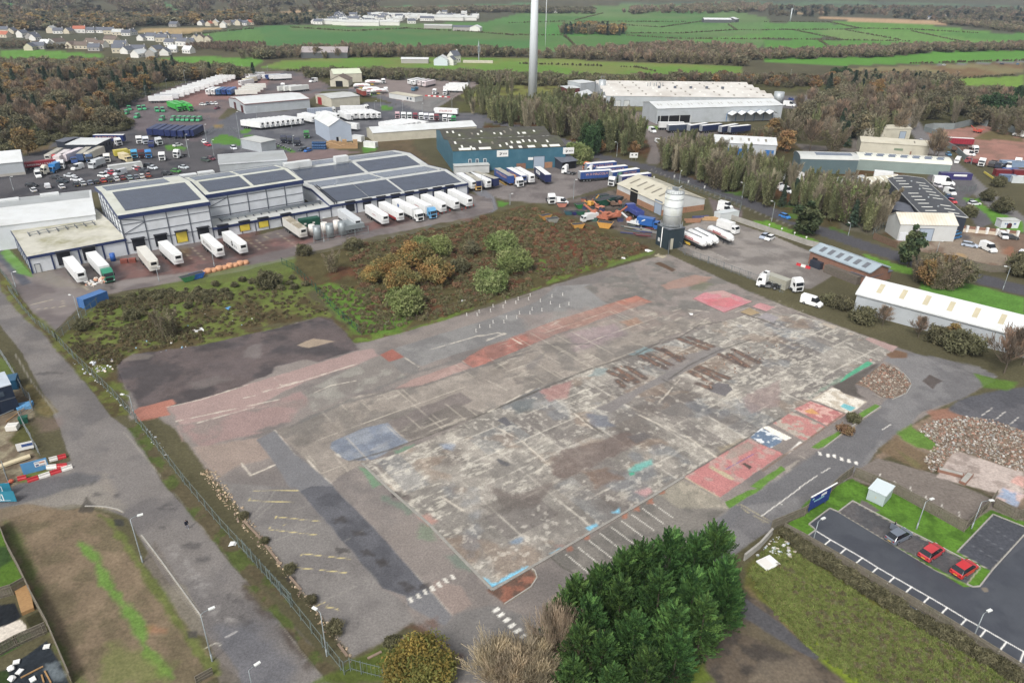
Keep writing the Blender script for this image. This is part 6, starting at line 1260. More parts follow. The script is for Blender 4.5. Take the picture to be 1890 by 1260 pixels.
for s,f,l,c,p in (('e6 380,450','e6 460,470','$cab in front^$roofed store',WHT_,'tractor'),('e6 810,410','e6 800,470','left $cab^dark fronted pair',WHT_,'tractor'),('e6 940,420','e6 930,480','right $cab^dark fronted pair',(214,220,230),'tractor'),('e6 1040,460','e6 1020,540','navy tipper @}$cabs',(48,60,112),'tipper'),('e6 1170,440','e6 1240,460','$@ end next to the navy tipper',(216,220,222),'tractor'),('e6 715,680','e6 712,740','light blue cab~scrap&',(60,160,206),'tractor'),('e6 855,680','e6 855,740','dark maroon and red cab~scrap&',(92,30,40),'tractor'),('e6 990,680','e6 985,740','bright blue cab~scrap&',(40,130,200),'tractor'),('e6 1260,730','e6 1220,790','$cab|+tank nearest the parked cars',WHT_,'tractor'),('e6 1570,680','e6 1500,700','$cab|bare chassis}lamp post',WHT_,'tractor'),('e5 780,780','e5 720,830','red fronted @ cab~scrap&',(206,52,50),'tractor'),('e5 1020,700','e5 1010,760','pink $cab~scrap&',(214,160,160),'tractor'),('e5 1120,760','e5 1120,810','blue pickup cab~scrap&',(70,100,160),'tipper'),('e5 880,890','e5 840,930','$cab nose up}blue one',WHT_,'tractor'),('e5 740,940','e5 700,960','bright blue small @~scrap&',(40,130,196),'rigid'),('e5 600,990','e5 550,1000','cream old @ cab~scrap&',(206,202,186),'tractor'),('e5 490,960','e5 440,990','black wrecked @~scrap&',(60,66,78),'tipper'),('e5 1765,760','e5 1750,810','$old cab}long container',(224,222,214),'tractor'),('e5 1430,770','e5 1400,820','dark blue @ front~scrap&',(50,80,120),'tractor'),('e5 1560,860','e5 1500,880','+$breakdown @~scrap&',(200,204,206),'rigid')):
 AT(p,'lorry_cab',l,'lorry cab',s,f,1.6,'old @ cabs^scrap&',False,c)
AT('van','white_van','long $van parked`scrap& front','van','e5 1180,920','e5 1000,970',1.2,None,True,WHT_);AT('van','white_van','$crew van}+shed','van','e5 420,1070','e5 460,1130',1.1,None,False,WHT_);AT('van','white_van','silver panel van among the staff cars','van','e6 430,1030','e6 310,1060',1.1,None,False,(200,204,208))
CARS=[('b1 230,437','b1 280,440',(40,42,46),'black estate car`left end^staff car park','estate'),('b1 243,472','b1 225,455',(222,224,226),'silver hatchback nearest the $shed*','hatch'),('b1 448,447','b1 430,432',(228,230,232),'$hatchback~front staff row','hatch'),('b1 405,381','b1 450,384',(60,62,66),'dark +car behind the front staff row','saloon'),('b1 455,408','b1 500,412',(46,58,66),'black saloon~second staff row','saloon'),('b1 508,368','b1 555,372',(206,210,214),'silver saloon`back^staff car park','saloon'),('b1 557,396','b1 605,400',(226,228,232),'$saloon}black one~staff car park','saloon'),
('b1 552,432','b1 535,418',(58,64,68),'dark car, left^silver hatchbacks~staff row','hatch'),('b1 603,426','b1 588,412',(196,202,204),'silver hatchback~staff row','hatch'),('b1 655,419','b1 640,404',(120,132,150),'blue +hatchback~staff row','hatch'),('b1 702,413','b1 685,398',(48,60,62),'dark green hatchback~staff row','hatch'),('b1 750,404','b1 735,390',(196,72,66),'red hatchback~staff row','hatch'),('b1 798,400','b1 782,386',(74,84,86),'dark +hatchback right^red one','hatch'),('b1 848,393','b1 832,378',(222,224,226),'$hatchback~middle^staff row','hatch'),('b1 890,386','b1 874,372',(128,54,58),'dark red hatchback~staff row','hatch'),('b1 942,382','b1 926,368',(150,176,180),'pale blue hatchback~staff row','hatch'),('b1 988,378','b1 972,364',(120,128,140),'+hatchback near the right^staff row','hatch'),('b1 1030,372','b1 1014,358',(224,226,222),'$hatchback}orange red car','hatch'),('b1 1075,366','b1 1060,352',(170,84,66),'orange red hatchback`right end^staff row','hatch'),
('b1 752,367','b1 800,372',(232,234,234),'$four by four car in front^silver van','suv'),('b1 800,338','b1 845,342',(206,208,222),'silver lilac car behind the $four by four','hatch'),('b1 815,350','b1 840,356',(190,50,70),'red car half hidden{silver van','hatch'),('b1 990,315','b1 1035,320',(232,232,234),'$car}dirty $container','saloon'),('b1 1010,322','b1 1040,330',(180,60,70),'red car next to the $one{container','hatch'),('b1 1045,330','b1 1095,336',(70,74,80),'dark +saloon{container','saloon'),('b1 1110,310','b1 1155,318',(214,220,226),'$saloon|dark*~car park middle','saloon'),('b1 1085,295','b1 1120,298',(60,62,66),'black car behind the $saloon','estate'),('b1 1210,352','b1 1245,356',(52,56,60),'black hatchback left^green car','hatch'),('b1 1278,334','b1 1325,340',(70,140,60),'bright green car near the +building','hatch'),('b1 1335,307','b1 1380,314',(196,204,208),'silver saloon behind the green car','saloon'),('b1 1292,147','b1 1330,140',(230,232,230),'$coupe on the small grass patch','saloon'),('b1 1482,122','b1 1500,138',(232,232,230),'$car on the access road','hatch'),('b1 1508,144','b1 1540,155',(182,44,66),'crimson car behind the $one on the access road','saloon'),('b1 1698,168','b1 1725,182',(224,226,232),'$four by four car}lawn mound','suv'),('b1 1495,255','b1 1535,262',(70,84,74),'dark green estate car{fence corner','estate'),('b1 1535,245','b1 1560,250',(112,56,66),'maroon hatchback{fence corner','hatch'),
('e2 45,762','e2 85,765',(222,224,222),'$car`left^cars{long $shed','hatch'),('e2 135,745','e2 160,762',(104,112,120),'+car{long $shed','hatch'),('e2 215,742','e2 245,760',(220,222,224),'$car, middle^row{long $shed','hatch'),('e2 295,742','e2 325,760',(228,228,226),'$car`right^row{long $shed','hatch'),('e2 320,830','e2 250,850',(120,58,72),'maroon and $car in front^long $shed','saloon'),
('e8 620,895','e8 550,915',(60,72,76),'dark green car behind the bright blue one','estate'),('e8 715,915','e8 640,935',(44,110,190),'bright blue car}blue drums','hatch'),('b1 345,448','b1 330,430',(226,228,230),'$van~front staff row','smallvan')]
for s,f,c,l,p in CARS: AT(p,'parked_car',l,'van' if p=='smallvan' else 'car',s,f,.7,'cars^staff car park' if s.startswith('b1') else None,False,c)
RC=[('g6 1030,338','g6 1090,350',(60,80,150),'blue car~factory car park','hatch'),('g6 1130,337','g6 1180,345',(120,140,160),'blue +car right^blue one~factory car park','saloon'),('g6 1160,385','g6 1210,395',(104,106,112),'dark +car~middle^factory car park','saloon'),('g6 1170,440','g6 1220,450',(206,208,208),'silver car next to the $minibus','hatch'),('g6 1460,422','g6 1415,430',(228,230,230),'$car`right^factory car park','hatch'),('g6 1528,437','g6 1500,445',(110,116,116),'+green car`right edge^factory car park','hatch'),
('f4 795,505','f4 830,530',(70,130,170),'light blue car on the estate road','hatch'),('f4 690,425','f4 720,420',(230,232,234),'$car behind the bare tree on the estate road','hatch'),('f4 388,310','f4 385,280',(196,202,220),'pale car driving up the estate road','hatch'),('f4 795,1130','f4 830,1160',(50,90,130),'dark blue car}black*ed workshop','hatch'),('f4 845,1185','f4 880,1200',(206,70,76),'red car}black*ed workshop','hatch'),('f4 1120,1200','f4 1090,1225',(70,74,80),'dark car behind the $one on the lawn edge','hatch'),('f4 1175,1220','f4 1250,1215',(234,236,236),'$estate car on the lawn edge','estate'),
('f5 1105,795','f5 1190,810',(178,190,206),'silver estate car~yard^$shed','estate'),('f5 1590,670','f5 1640,710',(230,232,232),'$van parked`brick and $wall','smallvan'),('f5 1700,685','f5 1760,690',(66,66,66),'dark pickup}$van`wall','estate'),('f5 1850,945','f5 1800,985',(228,230,232),'$van cut{right edge^yard','smallvan'),('f5 900,625','f5 960,610',(50,130,180),'upper blue car`corner^$shed','hatch'),('f5 900,675','f5 960,660',(44,120,176),'lower blue car`corner^$shed','hatch'),('a4 1310,472','a4 1330,470',(232,232,230),'$car on the far right road','hatch'),('a4 1730,465','a4 1750,465',(60,70,80),'dark car on the far right road','hatch'),('a4 1845,465','a4 1860,463',(90,150,190),'blue car on the far right road','hatch'),('a4 1630,672','a4 1650,668',(210,214,218),'silver car on the road above the red&','hatch'),('f4 640,960','f4 700,985',(200,196,200),'silver car behind the $vans{workshop','hatch')]
for s,f,c,l,p in RC: AT(p,'parked_car',l,'van' if p=='smallvan' else 'car',s,f,.7,None,'f5' in s,c)
for s,f,l,p,sc,pt in (('f5 1375,835','f5 1500,890','large $panel van~yard^$shed','van',1.05,True),('f4 925,600','f4 890,640','$luton van on the estate road','rigid',.75,True),('f4 1100,495','f4 1180,510','$van}red =~gravel&','van',1,True),('f4 820,1050','f4 910,1085','$van behind the black*ed workshop','van',1,True),('g6 1455,355','g6 1500,360','$van`right^factory car park','van',1,False),('g5 900,790','g5 970,820','$van in front^$factory','van',1.1,False),('g5 980,940','g5 1020,960','$small van on the lane to the $factory','smallvan',1,False),('f4 720,920','f4 860,930','$bus conversion}purple container','van',1.5,False),('g6 1000,420','g6 1100,430','$minibus}+tank^factory','van',1.4,False),('a4 1510,740','a4 1545,745','$@ behind the dark evergreens','rigid',1,False)):
 AT(p,'white_van',l,'van',s,f,1.1,None,pt,WHT_,None,sc)
o=TR('curtain','trailer','deep red curtain =~red gravel&','trailer','f4 750,262','f4 1140,282',color=(150,34,54),parts=1,swap={GREYROOF:WROOF})
AT('tractor','lorry_cab','$cab^flatbed~red gravel&','lorry cab','f4 1155,440','f4 1190,450',1.8,None,True);AT('tipper','flatbed_lorry','brown loaded flatbed~red gravel&','lorry','f4 990,440','f4 1100,450',1.5,None,True,(112,84,72),None,1.2)
for s,f,l,c,p in (('f4 1280,640','f4 1240,680','$@ cab`lower edge^red gravel&',WHT_,'tractor'),('f4 1440,640','f4 1400,670','dark @`lower edge^red gravel&',(70,66,66),'tipper'),('f4 1170,610','f4 1120,600','red flatbed`lower edge^red gravel&',(160,80,84),'tipper'),('f4 1795,635','f4 1790,690','$@ cab above the blue +container',WHT_,'tractor'),('f4 1670,655','f4 1690,690','$van* above the blue +container',WHT_,'van'),('f4 1560,660','f4 1500,680','dark blue @`lower edge^red gravel&',(60,64,80),'tipper'),('f4 1860,220','f4 1800,210','$coach`far fence^red gravel&',WHT_,'van')):
 AT(p,'lorry',l,'lorry',s,f,1.4,'lorries^red gravel&',False,c,None,1.5 if 'coach' in l else None)
AT('rigid','lorry','$box @ between curved* shed and black workshop','lorry','b4 890,375','b4 990,385',2.4,None,True,WHT_,None,1.25)
TR('curtain','trailer','dark =`front^$factory','trailer','g5 1160,730','g5 1420,715',3.4,color=(60,72,92),swap={GREYROOF:WROOF});TR('box','trailer','$@ body|pale*`factory front','trailer','g5 1030,690','g5 1320,690',3.4,color=(222,222,220))
for a,b,l in (('g5 1470,730','g5 1640,705','navy = under the blue canopies^factory'),('g5 1640,735','g5 1860,712','second navy = under the blue canopies^factory'),('g6 40,745','g6 190,720','third navy = left^small fir{factory'),('g6 200,750','g6 350,735','fourth navy = behind the small fir{factory')): TR('curtain','trailer',l,'trailer',a,b,3.4,group='navy =s`$factory',color=(40,52,88),swap={GREYROOF:WROOF})
TR('box','trailer','$@ behind the roadside trees','trailer','g7 840,170','g7 1000,165',3.2,color=WHT_);
for i,(x,y) in enumerate(((960,230),(1040,230),(1110,225),(1270,225),(1460,225),(760,330),(960,400),(1510,500),(1420,510))):
 AT(('van','hatch','rigid')[i%3],'parked_vehicle','pale vehicle glimpsed between the roadside trees','vehicle','g7 %d,%d'%(x,y),'g7 %d,%d'%(x+60,y+15),.9,'vehicles glimpsed between the roadside trees',False,((226,228,230),(206,210,214),(214,206,200))[i%3])
WALLW=mat('white_cladding',S(222,226,230),.45,ns=.3,na=.05,stripe=(8.0,'X',.10),dirt=(S(176,180,180),.4),ds=.25)
WALLG=mat('grey_cladding',S(186,192,196),.5,ns=.3,na=.05,stripe=(6.0,'X',.12),dirt=(S(150,154,152),.4),ds=.2)
WALLLG=mat('pale_grey_cladding',S(206,208,206),.5,ns=.3,na=.05,stripe=(6.0,'X',.10),dirt=(S(168,168,160),.45),ds=.2)
WALLB=mat('blue_grey_cladding',S(178,190,206),.5,ns=.3,na=.05,stripe=(5.0,'X',.10))
WALLC=mat('cream_cladding',S(204,198,178),.55,ns=.3,na=.06,stripe=(5.0,'X',.08),dirt=(S(166,160,140),.4),ds=.25)
TEAL=mat('teal_cladding',S(58,108,128),.5,ns=.25,na=.07,stripe=(6.0,'X',.12),dirt=(S(92,132,146),.4),ds=.3)
SAGE=mat('sage_cladding',S(140,156,150),.5,ns=.3,na=.06,stripe=(5.0,'X',.1));SLATEG=mat('slate_green_cladding',S(92,112,116),.5,ns=.3,na=.06,stripe=(5.0,'X',.1))
DARKC=mat('dark_blue_cladding',S(52,58,70),.5,ns=.3,na=.06,stripe=(5.0,'X',.14))
NAVT=mat('navy_trim',S(44,58,100),.45,ns=.5,na=.08);DKT=mat('dark_grey_trim',S(92,98,108),.5)
BRICK=mat('red_brown_brick',S(140,102,84),.85,ns=2.5,na=.14,dirt=(S(110,84,72),.5),ds=.5);BRICKO=mat('orange_brick',S(164,122,92),.85,ns=2.5,na=.14,dirt=(S(130,96,76),.5),ds=.5)
RW=mat('white_sheet_roof',S(216,219,218),.5,ns=.25,na=.05,stripe=(3.0,'Y',.05),dirt=(S(190,190,182),.45),ds=.18)
RC=mat('cream_sheet_roof',S(200,194,174),.6,ns=.25,na=.07,stripe=(3.0,'Y',.06),dirt=(S(176,166,134),.5),ds=.2)
RPC=mat('pale_stone_roof',S(204,206,194),.55,ns=.25,na=.07,stripe=(3.0,'Y',.06),dirt=(S(168,168,142),.5),ds=.2)
RG=mat('grey_sheet_roof',S(172,176,176),.55,ns=.25,na=.06,stripe=(3.0,'Y',.08),dirt=(S(140,142,136),.5),ds=.2)
RPG=mat('pale_grey_roof',S(196,198,194),.55,ns=.25,na=.06,stripe=(3.0,'Y',.06),dirt=(S(160,160,150),.5),ds=.2)
RMOSS=mat('mossy_pale_roof',S(196,193,178),.75,ns=.35,na=.1,stripe=(2.0,'Y',.06),dirt=(S(142,138,96),.95),ds=.14)
RDMOSS=mat('dark_mossy_roof',S(78,76,68),.9,ns=.6,na=.2,stripe=(3.0,'Y',.1),dirt=(S(86,92,56),.9),ds=.12)
RBLK=mat('black_sheet_roof',S(74,76,80),.6,ns=.4,na=.1,stripe=(4.0,'Y',.16));RSLATE=mat('slate_roof',S(98,102,112),.7,ns=1,na=.14);RBROWN=mat('brown_tile_roof',S(112,98,88),.8,ns=1,na=.15);RRED=mat('red_tile_roof',S(178,104,78),.8,ns=1,na=.12)
RGRB=mat('blue_grey_sheet_roof',S(164,178,186),.5,ns=.3,na=.06,stripe=(3.0,'Y',.08),dirt=(S(130,140,142),.4),ds=.25)
SOL=mat('solar_panel_glass',S(74,82,98),.22,ns=.25,na=.1,spec=.6,stripe=(3.2,'X',.2));SOLG=mat('skylit_solar_glass',S(112,122,138),.2,ns=.25,na=.1,spec=.6,stripe=(3.2,'X',.15))
SKY=mat('rooflight_sheet',S(226,226,216),.4,ns=.6,na=.08);SKYD=mat('dirty_rooflight',S(128,122,108),.6,ns=.8,na=.15);SKYG=mat('grey_rooflight',S(108,112,118),.35,ns=.8,na=.12)
YEL=mat('yellow_door',S(226,202,44),.5,ns=1,na=.06);BLKR=mat('dock_shelter_rubber',S(40,42,50),.8);BLUED=mat('blue_shutter',S(42,112,178),.45,ns=1,na=.06,stripe=(10,'Y',.15));SHUT=mat('grey_shutter',S(166,180,196),.45,stripe=(10,'Y',.12));OPEN=mat('dark_interior',S(22,22,24),.9);REDD=mat('red_door',S(164,44,48),.5);DKRED=mat('maroon_door',S(84,40,44),.5)
WIN=mat('window_glass',S(66,80,96),.12,spec=.6);PIPE=mat('galvanised_pipe',S(150,156,160),.4,metal=.4)
class Fr:
 def __init__(s,A,B,z=0.0,C=None):
  a=P1(A,z);b=P1(B,z);s.o=VE((a.x,a.y,0));d=VE((b.x-a.x,b.y-a.y,0));s.L=d.length;s.rz=atan2(d.y,d.x);s.u=d.normalized();s.v=VE((-s.u.y,s.u.x,0))
  s.sg=1
  if s.v.dot(s.o if C is None else P1(C,z)-s.o)<0: s.v=-s.v;s.sg=-1
 def x(s,p,z=0): return (P1(p,z)-s.o).dot(s.u)
 def y(s,p,z=0): return (P1(p,z)-s.o).dot(s.v)
def H(base,top): return hgt(P1(base),PX(top)[0][1])
class B:
 0
 def __init__(s,name,label,cat,fr,group=None):
  s.fr=fr;s.r=TH(name,label,cat,fr.o,fr.rz,group);s.sg=fr.sg;s.prof=None
  if s.sg<0: s.r.scale=(1,-1,1)
 def part(s,mb,name,parent=None,loc=None): return mb.bd(name,parent or s.r,loc)
 def shell(s,prof,wall,roof,x0=0.0,x1=None,ends=None,ov=.25,th=.14,trim=None,tz=.5,pl=None,pz=1.2,ribs=None,rname='roof',wname='wall',base=0.0):
  x1=s.fr.L if x1 is None else x1;s.prof=prof;s.x0=x0;s.x1=x1
  w=MB();D=prof[-1][0];d0=prof[0][0];P=[(d0,base)]+list(prof)+[(D,base)]
  e=ends or wall
  w.face([(x0,d0,base),(x1,d0,base),(x1,d0,prof[0][1]),(x0,d0,prof[0][1])],wall);w.face([(x1,D,base),(x0,D,base),(x0,D,prof[-1][1]),(x1,D,prof[-1][1])],wall)
  w.face([(x0,p[0],p[1]) for p in P],e,[(p[0],p[1]) for p in P]);w.face([(x1,p[0],p[1]) for p in P[::-1]],e,[(p[0],p[1]) for p in P[::-1]])
  wo=s.part(w,wname)
  r=MB();q=list(prof);
  def ext(a,b,o):
   L_=hypot(b[0]-a[0],b[1]-a[1]);return (a[0]-(b[0]-a[0])/L_*o,a[1]-(b[1]-a[1])/L_*o)
  if len(q)>1: q=[ext(q[0],q[1],ov)]+q[1:-1]+[ext(q[-1],q[-2],ov)]
  for a,b in zip(q[:-1],q[1:]):
   L_=hypot(b[0]-a[0],b[1]-a[1]);X0,X1=x0-ov,x1+ov
   r.face([(X0,a[0],a[1]+th),(X1,a[0],a[1]+th),(X1,b[0],b[1]+th),(X0,b[0],b[1]+th)],roof,[(0,0),(X1-X0,0),(X1-X0,L_),(0,L_)])
   r.face([(X0,b[0],b[1]+.01),(X1,b[0],b[1]+.01),(X1,a[0],a[1]+.01),(X0,a[0],a[1]+.01)],roof)
   for X in (X0,X1): r.face([(X,a[0],a[1]+.01),(X,b[0],b[1]+.01),(X,b[0],b[1]+th),(X,a[0],a[1]+th)],trim or roof)
  for c in (q[0],q[-1]): r.face([(x0-ov,c[0],c[1]+.01),(x1+ov,c[0],c[1]+.01),(x1+ov,c[0],c[1]+th),(x0-ov,c[0],c[1]+th)],trim or roof)
  ro=s.part(r,rname);s.roof=ro;s.wall=wo;s.th=th
  if trim:
   t=MB();o=ov+.03
   t.box(x0-o,x1+o,d0-o-.1,d0-o,prof[0][1]-tz,prof[0][1]+th+.06,trim);t.box(x0-o,x1+o,D+o,D+o+.1,prof[-1][1]-tz,prof[-1][1]+th+.06,trim)
   for X in (x0-o-.1,x1+o):
    for a,b in zip(prof[:-1],prof[1:]):
     f=[(X,a[0],a[1]-tz),(X,b[0],b[1]-tz),(X,b[0],b[1]+th+.08),(X,a[0],a[1]+th+.08)];t.face(f,trim);t.face([(p[0]+.1,p[1],p[2]) for p in f[::-1]],trim);t.face([f[3],f[2],(f[2][0]+.1,)+f[2][1:],(f[3][0]+.1,)+f[3][1:]],trim);t.face([f[0],(f[0][0]+.1,)+f[0][1:],(f[1][0]+.1,)+f[1][1:],f[1]],trim)
   s.part(t,'fascia')
  if pl:
   p=MB();p.box(x0-.06,x1+.06,d0-.06,d0-.003,base,pz,pl);p.box(x0-.06,x0-.003,d0,D,base,pz,pl);p.box(x1+.003,x1+.06,d0,D,base,pz,pl);s.part(p,'plinth')
  return s
 def OR(s,x0,x1,v0,v1,seg,m,name,lift=.06,parent=None):
  a,b=s.prof[seg],s.prof[seg+1];y0,z0=a[0]+(b[0]-a[0])*v0,a[1]+(b[1]-a[1])*v0;y1,z1=a[0]+(b[0]-a[0])*v1,a[1]+(b[1]-a[1])*v1
  t=s.th;L_=hypot(y1-y0,z1-z0);q=MB();lo=t+.004;hi=t+lift
  c=[(x0,y0,z0),(x1,y0,z0),(x1,y1,z1),(x0,y1,z1)]
  q.face([(p[0],p[1],p[2]+hi) for p in c],m,[(0,0),(x1-x0,0),(x1-x0,L_),(0,L_)])
  for i in range(4): u,v=c[i],c[(i+1)%4];q.face([(u[0],u[1],u[2]+lo),(v[0],v[1],v[2]+lo),(v[0],v[1],v[2]+hi),(u[0],u[1],u[2]+hi)],m)
  return s.part(q,name,parent)
 def front(s,name,x0,x1,z0,z1,m,out=.06,y=0.0,frame=None):
  q=BX(x0,x1,y-out,y-.004,z0,z1,m);o=s.part(q,name)
  if frame:
   f=MB();w=.14
   f.box(x0-w,x0,y-out-.05,y-.004,z0,z1+w,frame);f.box(x1,x1+w,y-out-.05,y-.004,z0,z1+w,frame);f.box(x0,x1,y-out-.05,y-.004,z1,z1+w,frame);f.bd('frame',o)
  return o
 def left(s,name,y0,y1,z0,z1,m,out=.06,x=None):
  x=s.x0 if x is None else x;q=BX(x-out,x-.004,y0,y1,z0,z1,m);return s.part(q,name)
 def posts(s,xs,z1,m=DKT,w=.3,y=0.0,z0=0.0,name='column'):
  for x in xs: q=BX(x-w/2,x+w/2,y-.16,y-.004,z0,z1,m);s.part(q,name)
f=Fr('b1 240,1082','b1 935,945');h=H('b1 240,1082','b1 205,962')
b=B('loading_bay','low $loading bay|mossy pale* left^tall !','warehouse',f);D=f.y('b1 38,728',h)
b.shell([(0,h),(D*.5,h+.7),(D,h+.3)],WALLW,RMOSS,trim=NAVT,tz=.55)
b.posts([0,f.x('b1 400,1050'),f.x('b1 590,1005'),f.x('b1 760,970'),f.L],h-.5,NAVT,.4);b.posts([],h)
for i in range(8): q=BX(-.16,-.004,D*(i+.2)/8-.15,D*(i+.2)/8+.15,0,h-.5,NAVT);b.part(q,'column')
for s in ('b1 485,1035','b1 665,995'):
 x=f.x(s);b.front('dock_door',x-1.6,x+1.6,.9,4.3,BLKR,.5);b.front('canopy',x-1.8,x+1.8,4.4,4.7,BLKR,1.2)
b.front('door',f.x('b1 250,1080')+.6,f.x('b1 250,1080')+1.7,0,2.3,WALLLG,.08,frame=DKT)
q=MB();q.tube([(3,D*.45,h+1.2),(f.L*.85,D*.5,h+1.2)],.09,PIPE);q.tube([(3,D*.5,h+1.4),(f.L*.85,D*.55,h+1.4)],.09,PIPE);
for i in range(8): q.box(3+i*f.L*.1,3.1+i*f.L*.1,D*.45,D*.55,h+.6,h+1.3,DKT)
b.part(q,'roof_pipe')
f2=Fr('b1 935,945','b1 1560,832');h2=H('b1 935,945','b1 858,662');
b=B('cold_store','tall $ribbed !|navy eaves and a solar panel*','warehouse',f2);D2=f2.y('b1 655,470',h2);b.shell([(0,h2),(D2*.62,h2+1.6),(D2,h2+.4)],WALLW,RPC,trim=NAVT,tz=.9,ov=.5)
TALL=(f2,h2,D2)
xs=[0,f2.L*.25,f2.L*.5,f2.L*.75,f2.L];b.posts(xs,h2-.9,DKT,.28)
q=MB()
for z in (h2*.3,h2*.52,h2*.76): q.box(.15,f2.L-.15,-.12,-.004,z-.09,z+.09,DKT)
q.bar((0.2,-.08,h2*.52),(f2.L*.25,-.08,h2*.74),.05,.2,DKT);q.bar((0.2,-.08,h2*.98-1),(f2.L*.25,-.08,h2*.78),.05,.2,DKT);b.part(q,'rail')
for i in range(7): q=BX(-.18,-.004,D2*(i+.1)/7-.14,D2*(i+.1)/7+.14,0,h2-.6,DKT);b.part(q,'column')
q=MB();
for z in (h2*.52,h2*.76): q.box(-.12,-.004,0,D2,z-.09,z+.09,DKT)
b.part(q,'rail')
b.OR(f2.L*.09,f2.L*.95,.12,.93,0,SOL,'solar_panel',.16);b.OR(f2.L*.05,f2.L*.8,.15,.8,1,SOLG,'solar_panel',.16)
for s,k in (('b1 1025,930',0),('b1 1185,900',0),('b1 1335,875',1),('b1 1490,845',0)):
 x=f2.x(s);b.front('dock_door',x-1.5,x+1.5,.9,4.0,YEL if k else BLKR,.25,frame=BLKR);b.front('canopy',x-1.8,x+1.8,4.25,4.55,BLKR,1.1)
f3=Fr('b1 1500,512','b2 342,405',h2-.5);h3=h2-.5;b=B('cold_store_wing','set back $ribbed wing^tall !|navy eaves','warehouse',f3);D3=max(12,f3.y('b2 190,300',h3));D3=min(D3,40)
b.shell([(0,h3),(D3*.55,h3+1.3),(D3,h3+.4)],WALLW,RPC,trim=NAVT,tz=1.0,ov=.4)
b.posts([f3.L*i/5 for i in range(6)],h3-.8,DKT,.26);q=MB()
for z in (h3*.36,h3*.62,h3*.84): q.box(.15,f3.L-.15,-.12,-.004,z-.08,z+.08,DKT)
q.bar((.2,-.08,h3*.64),(f3.L*.2,-.08,h3*.84),.05,.2,DKT);b.part(q,'rail')
for a0,a1 in ((.04,.46),(.5,.96)): b.OR(f3.L*a0,f3.L*a1,.12,.9,0,SOL,'solar_panel',.16);b.OR(f3.L*a0,f3.L*a1,.15,.85,1,SOLG,'solar_panel',.16)
f4=Fr('b1 1562,832','b2 560,672');h4=H('b1 1562,832','b1 1552,752');b=B('loading_strip','low $loading strip|navy fascia between the tall and solar*ed blocks','warehouse',f4)
D4=f4.y('b1 1545,690',h4+.5);D4=max(5,min(D4,12));b.shell([(0,h4),(D4,h4+.5)],WALLW,RPG,trim=NAVT,tz=.6,ov=.2);b.posts([f4.L*i/9 for i in range(1,10)],h4-.6,DKT,.25)
for s,k in (('b1 1625,815',0),('b1 1785,790',1),('b2 75,768',1),('b2 235,735',0)):
 x=f4.x(s);b.front('dock_door',x-1.5,x+1.5,.9,3.7,YEL if k else BLKR,.25,frame=BLKR);b.front('canopy',x-1.7,x+1.7,3.9,4.2,BLKR,1.0)
q=MB()
for k in range(5): q.tube([(f4.L*.1,D4*(.5+.08*k),h4+1.0),(f4.L*.97,D4*(.5+.08*k),h4+1.0)],.12,PIPE)
for k in range(14): q.box(f4.L*(.1+.065*k),f4.L*(.1+.065*k)+.12,D4*.45,D4*.9,h4+.3,h4+1.0,DKT)
b.part(q,'roof_pipe')
f5=Fr('b2 560,672','b2 1545,505');h5=H('b2 1545,505','b2 1545,428');b=B('dock_building','long low $dock building|solar panels on two* ridges','warehouse',f5);D5=f5.y('b2 950,198',h5+.8);D5=max(50,min(D5,110))
b.shell([(0,h5),(D5*.26,h5+1.8),(D5*.5,h5+.5),(D5*.76,h5+2.3),(D5,h5+.8)],WALLW,RPG,trim=NAVT,tz=.6,ov=.3)
b.posts([f5.L*(.08+.0925*i) for i in range(11)],h5-.6,NAVT,.3)
for s in ('b2 700,650','b2 815,625','b2 920,610','b2 1022,592','b2 1122,575','b2 1222,558','b2 1322,540','b2 1410,525'):
 x=f5.x(s);b.front('dock_door',x-1.45,x+1.45,.9,4.0,BLKR,.3);b.front('canopy',x-1.7,x+1.7,4.2,4.5,BLKR,1.0)
for a0,a1 in ((.03,.27),(.275,.51),(.53,.97)): b.OR(f5.L*a0,f5.L*a1,.1,.9,0,SOL,'solar_panel',.16)
for a0,a1 in ((.05,.5),(.53,.95)): b.OR(f5.L*a0,f5.L*a1,.12,.85,1,SOLG,'solar_panel',.16);b.OR(f5.L*a0,f5.L*a1,.1,.85,2,SOL,'solar_panel',.16);b.OR(f5.L*a0,f5.L*a1,.1,.8,3,SOLG,'solar_panel',.16)
for k in range(10): x=f5.L*(.06+.1*k);q=MB();q.cyl((x,D5*.27,h5+1.85),.25,.5,PIPE,8);b.part(q,'roof_vent')
q=MB();q.tube([(1.5,.3,1),(1.5,.3,h5+1),(1.5,D5*.3,h5+2.4)],.16,BLKR);q.tube([(2.3,.3,1),(2.3,.3,h5+1),(2.3,D5*.3,h5+2.4)],.16,BLKR);b.part(q,'pipe')
hL=7.0;f6=Fr('b1 -320,778','b1 690,655',hL);b=B('white_store','long low $store|+back slope`left frame edge','warehouse',f6);DL=max(14,min(60,f6.y('b1 660,478',hL)))
b.shell([(0,hL),(DL*.5,hL+1.2),(DL,hL)],WALLW,RW,ov=.2);b.OR(.5,f6.L-.5,.04,.96,1,RG,'roof_sheet',.03)
for i,(s,z) in enumerate((('b1 65,540',hL+1),('b1 358,500',hL+1),('b1 1005,408',h2-1),('b1 1250,378',h2-1),('b1 1495,340',h2-1),('b1 1368,360',h2-1),('b2 260,275',9),('b2 355,262',9),('b2 625,228',9))):
 p=P1(s,z);o=TH('roof_plant','$boxy plant unit on the far* edge, %s along'%ORD[i],'plant unit',(p.x,p.y,0),f5.rz,'$roof plant units')
 q=BX(-2.6,2.6,-1.3,1.3,z-2.2,z,RW);q.bd('housing',o);q=BX(-2.4,2.4,-1.1,1.1,0,z-2.2,WALLG);q.bd('stand',o)
